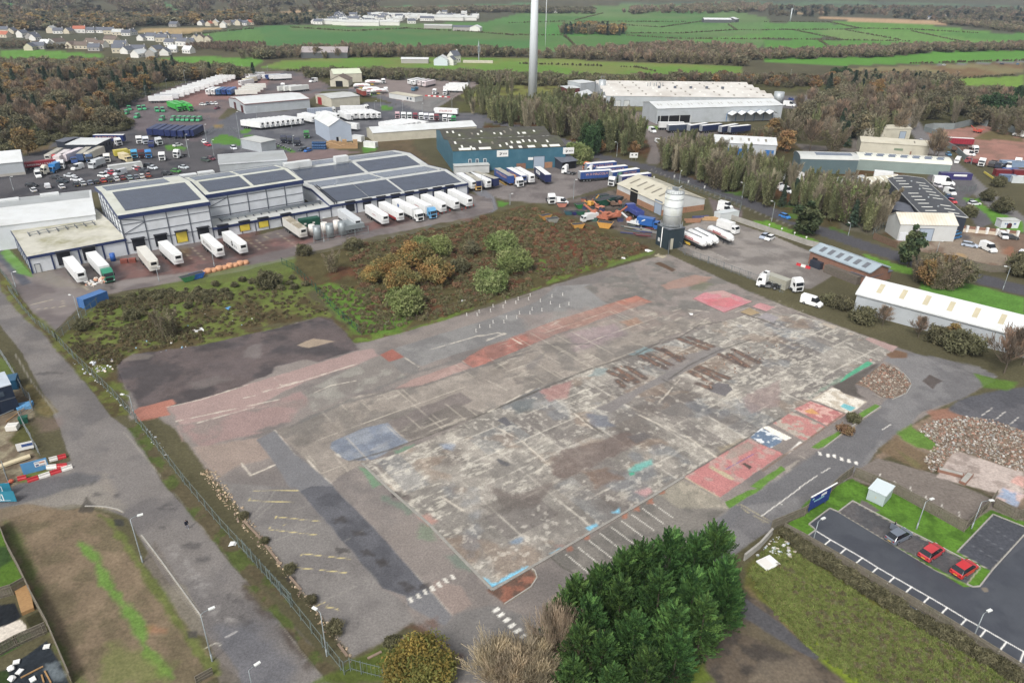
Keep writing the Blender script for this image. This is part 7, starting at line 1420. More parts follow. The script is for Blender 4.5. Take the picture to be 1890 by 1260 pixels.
hO=7.5;f7=Fr('b1 1600,335','b2 240,300',hO-2.5);b=B('flat_office','+flat*ed block|pale parapet behind the solar*s','building',f7);D7=max(10,min(30,f7.y('e7 860,1000',hO)))
b.shell([(0,hO),(D7,hO+.05)],WALLG,RG,trim=WALLW,tz=.3,ov=.1)
def shed(name,label,A_,B_,zA,h,hr,C,zC,wall,roof,half=0,cat='warehouse',ends=None,trim=None,pl=None,pz=1.2,ov=.25,dn=5,dx_=80,ridge=.5,tz=.4):
 f=Fr(A_,B_,zA);b=B(name,label,cat,f);D=C if not isinstance(C,str) else f.y(C,zC)
 if half and isinstance(C,str): D/=ridge
 D=max(dn,min(D,dx_));b.D=D;b.h=h;b.hr=hr
 prof=[(0,h),(D*ridge,hr),(D,h)] if hr>h else [(0,h),(D,h+.06)]
 return b.shell(prof,wall,roof,ends=ends,trim=trim,pl=pl,pz=pz,ov=ov,tz=tz)
def shedy(name,label,A_,B_,zA,h,hr,D,wall,roof,cat='building',trim=None,gx=.5,pl=None,pz=1.2,ov=.25):
 0
 f=Fr(A_,B_,zA);g=Fr(A_,B_,zA);W_=f.L
 b=B(name,label,cat,f);
 b.r.rotation_euler=(0,0,f.rz+PI/2 if f.sg>0 else f.rz-PI/2);b.r.scale=(1,-1 if f.sg>0 else 1,1)
 fr=type('o',(),{})();fr.L=D;b.fr=fr;b.D=D;b.W=W_;b.h=h;b.f=f
 return b.shell([(0,h),(W_*gx,hr),(W_,h)],wall,roof,trim=trim,pl=pl,pz=pz,ov=ov)
f=Fr('b2 1445,347','b3 405,308');hT=H('b2 1445,347','b2 1440,195');b=B('teal_warehouse','long teal clad !|dark mossy* and $rooflights','warehouse',f);DT_=max(45,min(90,f.y('b2 1155,140',hT)))
b.shell([(0,hT),(DT_*.25,hT+2.2),(DT_*.5,hT+.3),(DT_*.75,hT+2.2),(DT_,hT)],TEAL,RDMOSS,ov=.15)
R=np.random.RandomState(4)
for seg in range(4):
 for i in range(17):
  if R.rand()<.2: continue
  x=f.L*(.03+.055*i+.02*R.rand());v=.12+.5*R.rand();w_=.8+.9*(R.rand()<.25);b.OR(x,x+w_,v,v+.16+.08*R.rand(),seg,SKY if R.rand()<.75 else SKYD,'skylight',.03)
for i,(u,w_) in enumerate(((.055,5),(.17,1.4),(.23,5),(.5,1.3),(.58,1.4),(.66,3.2),(.79,2.2),(.86,4.4))): b.OR(f.L*u,f.L*u+w_,.03,.22,0,SKY,'skylight',.04)
for s in ('f3 445,335','f3 1305,245'):
 x=f.x(s);q=BX(x-2.4,x+2.4,-.16,-.004,hT-3.0,hT-.4,WROOF);o=b.part(q,'sign')
 e=MB();e.face([(x-1.4,-.17,hT-2.3),(x-.9,-.17,hT-2.35),(x+.1,-.17,hT-1.3),(x-.5,-.17,hT-1.5)],INK);e.face([(x-1.5,-.172,hT-1.5),(x-.7,-.172,hT-1.25),(x-.5,-.172,hT-1.5),(x-1.1,-.172,hT-1.6)],INK)
 for k in range(3): e.box(x+.2+k*.6,x+.6+k*.6,-.175,-.165,hT-2.1,hT-1.5,INK);e.box(x+.3+k*.6,x+.5+k*.6,-.18,-.164,hT-1.95,hT-1.75,WROOF)
 e.bd('emblem',o)
x=f.x('f3 1055,395');b.front('shutter_door',x-2.3,x+2.3,0,4.9,SHUT,.08,frame=DKT)
for s in ('f3 78,470','f3 175,455','f3 280,440'): x=f.x(s);b.front('window',x-.45,x+.45,3.6,4.9,WIN,.08,frame=WROOF)
x=f.x('f3 960,425');b.front('sign',x-1.1,x+1.1,3.6,4.7,WROOF,.1)
x0,x1=0,f.x('f3 345,470');q=BX(x0,x1,-3.5,-.01,0,3.2,WALLLG);q.box(x0-.2,x1+.2,-3.8,-.01,3.2,3.45,RPG);b.part(q,'lean_to')
for s in ('f3 1155,470','f3 1250,450'): x=f.x(s);b.front('brick_panel',x-2.2,x+2.2,0,2.4,BRICKO,.07)
x=f.x('f3 880,500');b.front('brick_panel',x-1.6,x+2.4,0,2.4,BRICK,.07)
f=Fr('f3 1395,425','f3 1600,395');b=B('canopy_shed','dark open fronted canopy`right end^teal !','shed',f);b.shell([(0,3.2),(7,4.6)],DARKC,RSLATE,ov=.5);b.front('opening',.4,f.L-.4,0,2.8,OPEN,.05)
shed('cream_shed','very long low cream shed|$roof behind the teal !','b2 865,128','b2 1612,75',0,4.2,5.8,'b2 775,40',5.2,WALLC,RW,dn=14,dx_=26,ridge=.5)
b_=bpy.data.objects['cream_shed']
b=shedy('gabled_shed','+blue gabled shed|$roof}stacked pallets','e8 1155,775','e8 1575,735',0,7.5,10.5,24,WALLB,RW)
q=BX(-.08,-.004,3.0,4.1,0,2.4,OPEN);b.part(q,'door');q=BX(-.08,-.004,4.2,5.3,0,2.4,WALLLG);b.part(q,'door')
b=shed('white_shed','long $shed|red brown eaves trim and large dark doors','e2 880,950','e3 345,835',0,5.2,6.6,'e2 500,620',5.6,WALLG,RW,dn=26,dx_=46,trim=mat('rust_trim',S(140,84,76),.6),tz=.15)
for y0 in (.12,.55): b.left('door',b.D*y0,b.D*y0+4,0,4,DKRED)
b=shed('cream_unit','pale cream unit|a red door}long $shed','e3 765,830','e3 1310,770',0,5.2,6.0,'e3 440,610',5.2,WALLC,RPG,dn=20,dx_=40);b.left('door',b.D*.62,b.D*.62+5,0,4.2,REDD)
b=shed('site_office','pale +flat site office|two dark windows{@ park gate','e4 190,640','e4 690,720',0,3.0,3.0,'e4 500,550',3.0,WALLLG,RC,dn=7,dx_=16)
for k in range(2): b.front('window',b.fr.L*(.7+.12*k),b.fr.L*(.7+.12*k)+1.4,.9,2.2,WIN,.06)
b=shedy('depot_office','cream gabled depot office|brown* and arched dark entrance','e3 735,420','e3 1090,425',0,4.2,7.2,14,WALLC,RBROWN);q=BX(-.08,-.004,b.W*.3,b.W*.68,0,3.8,OPEN);b.part(q,'entrance')
b=shed('depot_hall','pale green*ed hall behind the cream depot office','e3 810,350','e3 1350,330',0,6,8.5,'e3 900,210',6,WALLC,mat('pale_green_roof',S(206,212,186),.6,ns=.3,na=.06),dn=18,dx_=34)
shed('small_office','$flat office block}lawn mound','e7 1120,880','e7 1510,960',0,4.2,4.2,'e7 1400,750',4.2,WALLG,RPG,dn=8,dx_=16,cat='building')
b=shed('open_store','$roofed open store|blue inside~scrap&','e5 1010,700','e5 1610,700',0,4.5,4.6,'e5 1300,385',4.6,DARKC,RW,dn=14,dx_=28)
for k in range(4): q=BX(b.fr.L+.004,b.fr.L+.08,b.D*(.2+.2*k),b.D*(.2+.2*k)+.8,2,3.4,OPEN);b.part(q,'window')
b=shed('grey_shed','+clad shed|$roof cut{left frame edge','b1 -140,395','b1 188,362',0,5.0,8.0,'b1 60,215',8.0,WALLG,RW,half=1,dn=16,dx_=40,pl=mat('block_plinth',S(178,174,164),.8,ns=1,na=.1),pz=1.0)
shed('scrap_store','low dark grey*ed store left^$roofed one','e5 800,540','e5 960,560',0,2.6,3.2,'e5 1090,410',3,DARKC,RSLATE,dn=10,dx_=22,cat='shed')
f=Fr('g5 950,700','g6 870,640') ;hF=max(8,min(13,H('g5 950,700','g5 950,485')));b=B('factory_hall','tall +factory hall|bright $roof and dark*lights','factory',f);DF=20.0;b.shell([(0,hF),(DF*.55,hF+2.0),(DF,hF+.6)],WALLG,RW,ov=.3)
for i in range(12):
 x=f.L*(.03+.08*i)
 for k in (0,1.8): b.OR(x+k,x+k+.7,.4,.62,0,mat('pale_rooflight',S(176,176,168),.5),'skylight',.03)
q=BX(.8,f.L*.26,-.06,-.004,.3,4.2,OPEN);o=b.part(q,'opening')
for k in (.02,.085,.17,.26): q=BX(f.L*k+.5,f.L*k+.8,-.3,-.07,0,4.3,WALLLG);q.bd('frame',o)
BLS=mat('blue_steel',S(60,118,168),.5);q=MB()
for k in range(5):
 x0=f.L*(.55+.075*k);w_=f.L*.075
 for s_ in (0,1): q.tube([(x0+w_*s_,-.4,0),(x0+w_*s_,-.4,4.4)],.16,BLS)
 q.tube([(x0,-.4,4.4),(x0+w_/2,-.4,6.0),(x0+w_,-.4,4.4)],.16,BLS);q.face([(x0,-6,4.3),(x0,-.3,4.5),(x0+w_/2,-.3,6.1),(x0+w_/2,-6,5.9)],RW);q.face([(x0+w_/2,-6,5.9),(x0+w_/2,-.3,6.1),(x0+w_,-.3,4.5),(x0+w_,-6,4.3)],RW)
b.part(q,'canopy')
f=Fr('g5 215,440','g6 750,470');h=max(6,min(11,H('g5 215,440','g5 220,298')));b=B('factory_works','wide pale factory|many low* ridges and rows#vents','factory',f);nb=5;Dw=max(45,min(90,f.y('g5 345,90',h)));pr=[]
RDB=mat('weathered_white_roof',S(212,208,200),.6,ns=.15,na=.06,stripe=(3.0,'Y',.05),dirt=(S(176,166,154),.8),ds=.05)
for k in range(nb): pr+=[(Dw*k/nb,h),(Dw*(k+.5)/nb,h+1.6)]
pr+=[(Dw,h)];b.shell(pr,WALLG,RDB,ov=.2)
for sg in range(0,2*nb,2):
 for i in range(11):
  x=f.L*(.06+.088*i);b.OR(x,x+1.1,.35,.62,sg,SKYD if i%3 else SKY,'skylight',.04)
for s in ('g5 405,455','g5 535,460'): x=f.x(s);b.front('door',x-1.6,x+1.6,0,3.4,WALLLG,.1,frame=OPEN)
q=MB();
for i in range(6): q.cyl((f.L*(.3+.02*i),Dw*.5+i%2*3,h+1.2),.25,2.6,PIPE,8)
for i in range(5): q.box(f.L*(.36+.1*i),f.L*(.36+.1*i)+1.6,Dw*.45,Dw*.45+1.2,h+.6,h+2.4,DKT)
b.part(q,'roof_vent')
b=shed('factory_annexe','low +annexe`left end^$factory','g5 100,470','g5 215,470',0,6.2,6.2,'g5 120,310',6.2,WALLG,RW,dn=8,dx_=20,cat='building')
b=shed('lean_store','pale*ed lean to|blue sides left^factory silo','a3 480,765','a3 605,725',0,4.0,6.0,'a3 520,685',5,TEAL,RW,dn=8,dx_=26);
shed('back_store','$roofed store behind the lean to{factory','a3 515,680','a3 620,670',0,6.5,6.6,14.0,6,WALLG,RW,cat='building');shed('open_barn','$roofed open barn|dark red side near the turbine','a3 415,690','a3 510,685',0,4,4.4,12.0,4,mat('dark_red_cladding',S(104,52,52),.6),RW,cat='barn')
b=shed('blue_door_unit','pale +unit|$roof and three blue shutters behind the trees','b3 1470,235','b4 75,262',0,6.6,8.4,'b3 1490,80',8.4,WALLG,RW,half=1,dn=16,dx_=30,pl=BRICKO,pz=1.6)
for u0,u1 in ((.16,.29),(.36,.57),(.83,.97)): b.front('shutter_door',b.fr.L*u0,b.fr.L*u1,0,4.4,BLUED,.09)
for i,u in enumerate((.12,.28,.42,.55,.7,.82)): b.OR(b.fr.L*u,b.fr.L*u+.9,.35,.7,0,SKYD if i%2 else mat('pale_rooflight',S(176,176,168),.5),'skylight',.03)
b=shed('cream_unit','cream unit|two* heights`top^estate road','a4 712,1030','a4 860,1035',0,6.5,7.5,'a4 715,925',7,WALLC,RC,dn=10,dx_=24);
b=shed('cream_workshop','cream unit|pale +shutter}one|two* heights','a4 862,1010','a4 1055,1010',0,5.0,6.0,'a4 860,930',5.5,WALLC,RC,dn=10,dx_=20);b.front('shutter_door',b.fr.L*.6,b.fr.L*.82,0,3.6,SHUT,.08,frame=DKT);b.OR(b.fr.L*.1,b.fr.L*.14,.3,.7,0,SKYD,'skylight');b.OR(b.fr.L*.8,b.fr.L*.84,.3,.7,0,SKYD,'skylight')
b=shed('cream_store','long cream store|a small sign on its wall','a4 690,1110','a4 1185,1145',0,5.0,6.4,'a4 655,1035',6,WALLC,RC,dn=12,dx_=26);b.front('sign',b.fr.L*.5,b.fr.L*.63,2.2,3.2,mat('sage_sign',S(120,136,112),.6),.08);b.OR(b.fr.L*.78,b.fr.L*.8,.3,.7,0,SKYD,'skylight');b.front('door',b.fr.L*.74,b.fr.L*.76,0,2.2,BRICK,.08)
def arch(D,h,r,n=8): return [(D*(1-cos(PI*i/n))/2,h+r*sin(PI*i/n)) for i in range(n+1)]
f=Fr('b4 400,355','b4 665,362');b=B('curved_roof_unit','slate green unit|a curved pale*','warehouse',f);Dc=max(10,min(24,f.y('b4 400,210',6.5)));f0=f.x('b4 290,262',6.0);b.shell(arch(Dc,6.0,1.5),SLATEG,RPG,x0=min(-6,f0),ov=.3);b.OR(-2,f.L*.85,.1,.9,3,SOLG,'solar_panel',.1);b.OR(-2,f.L*.85,.1,.9,2,SOLG,'solar_panel',.1)
f=Fr('b4 668,330','b4 1340,372');b=B('sage_unit','long sage green unit|stepped solar panels on a pale curved*','warehouse',f);Dc=max(10,min(24,f.y('b4 670,240',5.6)));b.shell(arch(Dc,4.6,1.6),SAGE,mat('pale_cream_roof',S(214,214,200),.5,ns=.3,na=.05),ov=.25)
for i in range(7): x=f.L*(.07+.13*i);b.OR(x,x+f.L*.075,.05,.95,2,SOLG,'solar_panel',.1);b.OR(x+f.L*.02,x+f.L*.095,.05,.95,3,SOLG,'solar_panel',.1)
f=Fr('b4 1475,675','b4 1155,392',5.0,'b4 915,408');b=B('black_workshop','dark workshop|black sheet* and staggered $rooflights','workshop',f);Dk=f.y('b4 915,408',5.0)
b.shell([(0,5.0),(Dk*.5,5.5),(Dk,5.0)],DARKC,RBLK,trim=WALLLG,tz=.1,ov=.2)
for i in range(11):
 x=f.L*(.05+.085*i)
 for sg in (0,1):
  if (i*2+sg)%7==6: continue
  b.OR(x+sg*.8,x+sg*.8+.75,.22,.72,sg,SKY,'skylight',.04)
for i in range(4): q=MB();q.cyl((f.L*(.15+.22*i),Dk*.5,5.5),.35,.7,PIPE,8);b.part(q,'roof_vent')
b=shed('slate_annexe','low slate*ed annexe against the black*ed workshop','b4 900,615','b4 1165,665',3.0,3.2,4.0,'b4 920,535',4,DARKC,RSLATE,dn=7,dx_=16,cat='building')
b=shed('shutter_shed','pale +shed|rust streaked $roof and +shutter','b4 965,840','b4 1375,850',0,5.2,7.6,'b4 940,655',7.6,WALLLG,mat('streaked_white_roof',S(224,220,206),.6,ns=.3,na=.06,stripe=(.35,'X',.12),dirt=(S(196,172,130),.6),ds=.12),half=1,dn=9,dx_=20);b.front('shutter_door',b.fr.L*.36,b.fr.L*.6,0,3.9,SHUT,.1,frame=DKT);b.front('door',b.fr.L*.02,b.fr.L*.16,0,2.6,WALLW,.3)
for s,l,w_ in (('b4 560,440','pale*ed shed hidden behind the roadside trees',14),('b4 780,440','weathered brown*ed shed hidden behind the roadside trees',16)):
 p=P1(s,4);f=Fr(s,off(s,90,-8),4);b=B('hidden_shed',l,'shed',f);b.shell([(0,4),(5,5.6),(10,4)],WALLG,RG if 'pale' in l else RC,x1=w_);
 for k in range(5): b.OR(w_*(.1+.18*k),w_*(.1+.18*k)+.7,.1,.9,0,SKY,'skylight')
b=shed('brick_unit','red brown brick unit|pale blue grey* and dark*lights','b4 320,1010','b4 745,1175',0,3.9,5.4,'b4 440,885',5.4,BRICK,RGRB,half=1,dn=8,dx_=18,trim=RGRB,tz=.12)
for i in range(6): b.OR(b.fr.L*(.1+.145*i),b.fr.L*(.1+.145*i)+1.3,.2,.75,0,SKYG,'skylight',.05);b.OR(b.fr.L*(.1+.145*i),b.fr.L*(.1+.145*i)+1.3,.2,.7,1,SKYG,'skylight',.05)
b.front('door',1.2,2.8,0,2.4,OPEN,.06);b.front('lean_to',b.fr.L*.35,b.fr.L*.9,0,2.2,mat('weathered_timber',S(104,96,86),.9,ns=2,na=.2),1.8);b.front('fuel_store',1.5,5.0,0,2.0,DARKC,1.4)
shed('slate_lean_to','low slate*ed lean to`end^brick unit','b4 745,1175','b4 915,1120',0,2.3,2.4,5.0,2.3,BRICK,RSLATE,cat='shed')
f=Fr('c4 785,118','c4 1890,420');hS=max(4.5,min(8,H('c4 785,118','c4 808,15')));b=B('long_white_shed','long +walled shed|$roof and tan*light strips','warehouse',f);DS=max(12,min(26,f.y('b4 800,1130',hS+2.2)/.55));b.shell([(0,hS),(DS*.5,hS+2.6),(DS,hS)],WALLG,RW,ov=.3,x1=f.L*1.25,trim=RW,tz=.08)
TAN=mat('tan_rooflight',S(190,180,150),.6,ns=.6,na=.1)
for i in range(9): x=f.L*(.1+.142*i);b.OR(x,x+1.1,.3,.8,0,TAN,'skylight',.03);b.OR(x,x+1.1,.2,.75,1,TAN,'skylight',.03)
f=Fr('f1 65,780','f1 715,1090');hC=max(4,min(9,H('f1 65,780','f1 78,668')));b=B('cream_gable_shed','cream*ed +shed|brick base and dark open door','warehouse',f);g=f.y('f1 1500,905',hC);DC=max(14,min(34,g if g>5 else 22));b.shell([(0,hC),(DC*.5,hC+2.6),(DC,hC)],WALLLG,RC,ov=.3,pl=BRICKO,pz=2.0)
for i in range(6): b.OR(f.L*(.13+.16*i),f.L*(.13+.16*i)+1.0,.3,.78,0,SKYD,'skylight',.03);b.OR(f.L*(.13+.16*i),f.L*(.13+.16*i)+1.0,.3,.75,1,SKYD,'skylight',.03)
x=f.x('f1 270,900');b.front('open_door',x-2.3,x+2.3,0,4.8,OPEN,.1);x=f.x('f1 680,1060');b.front('shutter_door',x-2,x+2,0,4.6,SHUT,.1,frame=DKT)
p=P1('f8 430,420');r0=2.75;top=hgt(p,PX('f1 890,720')[0][1]);zt=hgt(p,PX('f1 830,1215')[0][1])
SILW=mat('silo_white_steel',S(206,210,210),.8,ns=.4,na=.05,dirt=(S(168,172,130),.5),ds=.25);SILB=mat('dark_teal_cladding',S(44,60,68),.6,ns=.6,na=.12,stripe=(5,'X',.12))
o=TH('silo','tall $cylindrical silo on a dark clad square base','silo',(p.x,p.y,0),f.rz);q=MB();q.cyl((0,0,zt),r0,top-zt-.6,SILW,28);q.cyl((0,0,top-.6),r0,.7,SILW,28,r2=.6);q.bd('tank',o)
q=MB()
for z in (zt+.3,zt+(top-zt)*.3,zt+(top-zt)*.55,zt+(top-zt)*.78,top-.65): q.cyl((0,0,z),r0+.06,.12,PIPE,28,cap=True)
q.bd('ring',o)
q=BX(-2.9,2.9,-2.9,2.9,0,zt-.6,SILB);q.box(-3,3,-3,3,zt-.6,zt-.35,DKT);q.bd('base',o)
q=MB()
for k in range(20): a0=2*PI*k/20;q.tube([((r0+.5)*cos(a0),(r0+.5)*sin(a0),zt-.3),((r0+.5)*cos(a0),(r0+.5)*sin(a0),zt+1.0)],.05,PIPE,4)
q.cyl((0,0,zt-.35),r0+.6,.1,PIPE,24);q.bd('catwalk',o)
q=MB()
for k in range(24):
 a0,a1=2*PI*k/24,2*PI*(k+1)/24;q.tube([((r0-.2)*cos(a0),(r0-.2)*sin(a0),top+.5),((r0-.2)*cos(a1),(r0-.2)*sin(a1),top+.5)],.04,PIPE,4);q.tube([((r0-.2)*cos(a0),(r0-.2)*sin(a0),top-.5),((r0-.2)*cos(a0),(r0-.2)*sin(a0),top+.5)],.04,PIPE,4)
q.box(-.8,.8,-.5,.5,top,top+.9,PIPE);q.tube([(0,0,top),(1.6,1,top+1.6)],.12,PIPE);q.bd('railing',o)
q=MB();q.tube([(.4,-3.35,0),(.4,-3.35,zt-.4)],.14,WROOF);q.bd('pipe',o);q=BX(-1.6,-.6,-3.16,-3.105,1.5,2.6,WALLLG);q.bd('panel',o);q=BX(3.105,3.16,-2.0,-1.0,0,3.4,WALLC);q.bd('door',o);q=MB();q.bar((3.2,-2.6,0),(6.4,-4.8,0),.08,3.2,mat('chain_mesh',S(120,126,130),.6));q.bd('gate_panel',o)
p=P1('g5 158,310');tp=hgt(p,PX('g5 205,60')[0][1]);o=TH('silo','+metal silo`left end^$factory','silo',(p.x,p.y,0));q=MB();q.cyl((0,0,0),2.4,min(tp,16),mat('galvanised_tank',S(176,182,184),.45,metal=.2,ns=.5,na=.08),20);q.bd('tank',o);q=MB();q.tube([(-1,0,min(tp,16)),(-1,0,min(tp,16)+2.2),(1,0,min(tp,16)+2.2),(1,0,min(tp,16))],.12,PIPE);q.bd('pipe',o)
p=P1('g6 830,400');o=TH('tank','round +metal tank`right end^$factory','tank',(p.x,p.y,0));q=MB();q.cyl((0,0,0),3.2,7,MATS['galvanised_tank'],20,r2=3.2);q.bd('shell',o)
def HO(name,label,s,w,d,h,hr,wall,roof,rz=None,group=None,cat='house',chim=True,win=True,parts=1):
 p=P1(s);rz=random.uniform(-.4,.4) if rz is None else rz
 w_=MB();w_.face([(-w/2,-d/2,0),(w/2,-d/2,0),(w/2,-d/2,h),(-w/2,-d/2,h)],wall);w_.face([(w/2,d/2,0),(-w/2,d/2,0),(-w/2,d/2,h),(w/2,d/2,h)],wall)
 for sx in (-1,1): w_.face([(sx*w/2,-d/2,0),(sx*w/2,d/2,0),(sx*w/2,d/2,h),(sx*w/2,0,hr),(sx*w/2,-d/2,h)],wall)
 r=MB();o_=.3;hh=h-(hr-h)/(d/2)*o_
 for sy in (-1,1): r.face([(-w/2-o_,sy*(d/2+o_),hh+.08),(w/2+o_,sy*(d/2+o_),hh+.08),(w/2+o_,0,hr+.08),(-w/2-o_,0,hr+.08)],roof)
 c=MB();c.box(w/2-.9,w/2-.1,-.35,.35,hr-.6,hr+1.0,wall)
 wn=[]
 for k in range(3):
  q=MB();x=-w/2+w*(k+.5)/3;q.box(x-.55,x+.55,-d/2-.05,-d/2-.004,h*.3,h*.3+1.2,WIN);wn.append(q)
 if not parts:
  m=MB()
  for t in [w_,r]+([c] if chim else [])+(wn if win else []):
   for F_,mi,uv,sm in zip(t.f,t.m,t.uv,t.sm): m.face([t.v[i] for i in F_],t.mats[mi],uv,sm)
  return tag(m.bd(name,None,(p.x,p.y,0),rz),label,cat,group)
 o=TH(name,label,cat,(p.x,p.y,0),rz,group);w_.bd('wall',o);ro=r.bd('roof',o)
 if chim: c.bd('chimney',ro)
 if win: [q.bd('window',o) for q in wn]
 return o
HW=mat('white_render',S(226,224,216),.7,ns=1,na=.05);HC=mat('cream_render',S(206,196,172),.7,ns=1,na=.06);HG=mat('grey_render',S(170,166,160),.7,ns=1,na=.06)
HO('farmhouse','$gabled farmhouse|tall chimney beyond the railway','g4 930,910',9,8,6,10,HW,RSLATE,.9);HO('farmhouse','$farmhouse wing in front^tall chimney house','g4 890,945',8,7,4.5,7.5,HW,RSLATE,1.3);HO('barn','pale blue $barn left^farmhouse','g4 752,945',12,12,5,8,mat('pale_blue_cladding',S(206,216,222),.6),RW,1.5,cat='barn',chim=False,win=False);HO('barn','low $roofed barn left^farm','g4 365,915',24,10,3.5,4.6,HG,RW,.05,cat='barn',chim=False,win=False)
HO('barn','$barn}far farm sheds','g4 1250,455',16,14,5,8,HW,RW,1.4,cat='barn',chim=False,win=False,parts=0);HO('barn','blue +far farm shed left^$barn','g4 1070,450',30,16,5,7,HG,RSLATE,.05,cat='barn',chim=False,win=False,parts=0);HO('barn','low dark far farm shed','g4 700,415',40,12,4,5.5,HG,RPG,.03,cat='barn',chim=False,win=False,parts=0)
HO('barn','long $roofed barn on the far right fields','o 1322,42',48,14,5,7.5,mat('dark_barn_wall',S(90,92,94),.8),RW,.05,cat='barn',chim=False,win=False,parts=0);HO('barn','smaller $roofed barn}long one','o 1350,41',16,20,5,8,MATS['dark_barn_wall'],RW,.9,cat='barn',chim=False,win=False,parts=0)
HO('barn','large +ribbed farm barn below the far green field','g3 960,830',42,24,5,9,MATS['dark_barn_wall'],mat('brownish_ribbed_roof',S(176,166,164),.7,stripe=(.6,'X',.25)),.12,cat='barn',chim=False,win=False);HO('house','house|orange tiled* beyond the factory','a4 665,580',13,10,3.2,6.5,HC,RRED,.1);HO('cottage','$cottage right^wind turbine','o 1022,24',14,8,3.5,6,HW,RSLATE,.1,parts=0,cat='house');HO('cottage','$farmhouse on the far right edge','o 1716,36',13,8,3.5,6,HW,RSLATE,.1,parts=0,cat='house');HO('cottage','pale long farmhouse`far right edge','o 1752,30',24,8,3.5,6,HW,RSLATE,.1,parts=0,cat='house')
GV='houses^left village'
VL=[('g1 60,490',12,HC,RSLATE),('g1 75,545',14,HC,RRED),('g1 190,490',12,HC,RSLATE),('g1 340,545',11,HW,RSLATE),('g1 480,560',18,HG,RSLATE),('g1 520,590',9,HW,RSLATE),('g1 765,480',14,HC,RPG),('g1 860,490',11,HW,RSLATE),('g1 1010,490',10,HC,RSLATE),('g1 1170,480',14,HW,RRED),('g1 1330,480',9,HW,RSLATE),('g1 1470,480',13,HW,RSLATE),('g1 1600,500',12,HC,RSLATE),('g1 1730,510',13,HC,RPG),('g1 1850,520',10,HW,RSLATE),('g1 690,700',11,HW,RW),('g1 450,730',10,HC,RSLATE),('g1 580,715',12,HG,RSLATE),('g1 850,680',16,HW,RBROWN),('g1 1060,700',12,HC,RBROWN),('g1 1200,710',12,HC,RBROWN),('g1 1350,680',13,HW,RBROWN),('g1 1480,690',12,HW,RBROWN),('g1 1390,740',11,HG,RSLATE),('g1 1640,640',16,HC,RBROWN),('g1 1770,690',12,HW,RSLATE),('g1 1860,780',11,HW,RSLATE),('g1 1740,770',11,HC,RSLATE),
('g2 30,510',11,HW,RSLATE),('g2 190,590',11,HW,RSLATE),('g2 330,590',12,HW,RSLATE),('g2 450,560',12,HW,RSLATE),('g2 540,560',10,HW,RSLATE),('g2 470,610',12,HC,RSLATE),('g2 600,660',12,HW,RSLATE),('g2 700,590',11,HC,RSLATE),('g2 780,670',13,HW,RSLATE),('g2 860,650',11,HW,RSLATE),('g2 960,590',12,HC,RSLATE),('g2 1040,610',12,HC,RBROWN),('g2 1140,610',11,HC,RBROWN),('g2 120,760',15,HG,RSLATE),('g2 400,790',14,HC,RSLATE),('g2 520,805',10,HW,RSLATE),('g2 150,830',16,HW,RW),('g2 320,840',9,HG,RW),('g2 630,760',8,HW,RW),('g2 860,775',9,HW,RW),('g2 1250,375',10,HC,RW),('g2 1040,370',9,HW,RSLATE),('g2 870,370',11,HC,RBROWN),('g2 760,370',9,HC,RSLATE),('g2 650,390',13,HG,RSLATE),('g2 1160,380',10,HC,RRED),('g2 1360,405',8,HW,RW),('g2 1420,370',9,HC,RBROWN),('g2 1500,365',9,HW,RSLATE),('g2 1590,370',10,HC,RSLATE),('g2 1680,370',9,HW,RSLATE),('g2 1760,360',9,HC,RRED),('g2 1850,355',10,HW,RSLATE)]
for i,(s,w,a,r) in enumerate(VL):
 rn={RSLATE:'slate',RRED:'red tiled',RBROWN:'brown tiled',RPG:'pale grey',RW:'white'}[r];wn={HW:'white',HC:'cream',HG:'grey'}[a]
 HO('house','%s house|%s*~village`upper left'%(wn,rn),s,w,8,3.4+1.4*(i%3==0),6.6+1.4*(i%3==0),a,r,random.choice((.1,.2,1.4,-.3,1.7)),GV,parts=(i in (15,26,36)))
GV2='houses^far $village'
R=np.random.RandomState(15)
for i in range(78):
 if i<46: s='g3 %g,%g'%(1050+R.rand()*830,235+130*R.rand())
 elif i<60: s='g4 %g,%g'%(R.rand()*640,240+120*R.rand())
 elif i<66: s='g3 %g,%g'%(780+R.rand()*240,310+60*R.rand())
 else: s='g4 %g,%g'%(560+R.rand()*700,205+70*R.rand())
 HO('house','small $house~far village beyond the green fields',s,10+5*R.rand(),8,4.2,7.2,HW,RSLATE if R.rand()<.75 else RPG,random.choice((.1,1.5,.3,-.2)),GV2,parts=0)
for i,(s,n) in enumerate((('g4 95,260',70),('g4 340,262',60),('g4 430,270',55),('g4 690,285',70),('g4 860,300',60),('g4 1120,300',40),('g4 1030,290',28),('g3 1010,355',48),('g3 1280,368',56),('g3 1460,375',70),('g3 1760,370',70))):
 HO('terrace','long pale terrace#houses~far $village, %s?left'%ORD[i],s,n*.8,8,5,7.5,HW,RPG,.02,'terraces^far $village','house',parts=0,win=False)
STEEL=mat('galvanised_steel',S(150,158,160),.45,metal=.3,ns=2,na=.1);LAMPM=mat('lamp_lens',S(224,226,222),.3);GPAL=mat('green_grey_palisade',S(110,122,118),.5,metal=.1,ns=2,na=.12);MGRN=mat('green_mesh_wire',S(40,84,66),.6);TIMB=mat('grey_timber',S(122,114,100),.9,ns=3,na=.2,dirt=(S(96,100,72),.5),ds=.8);TIMB2=mat('brown_timber',S(164,126,78),.85,ns=3,na=.16);CONC=mat('concrete_wall',S(168,164,156),.85,ns=1.2,na=.12,dirt=(S(128,124,112),.5),ds=.5)
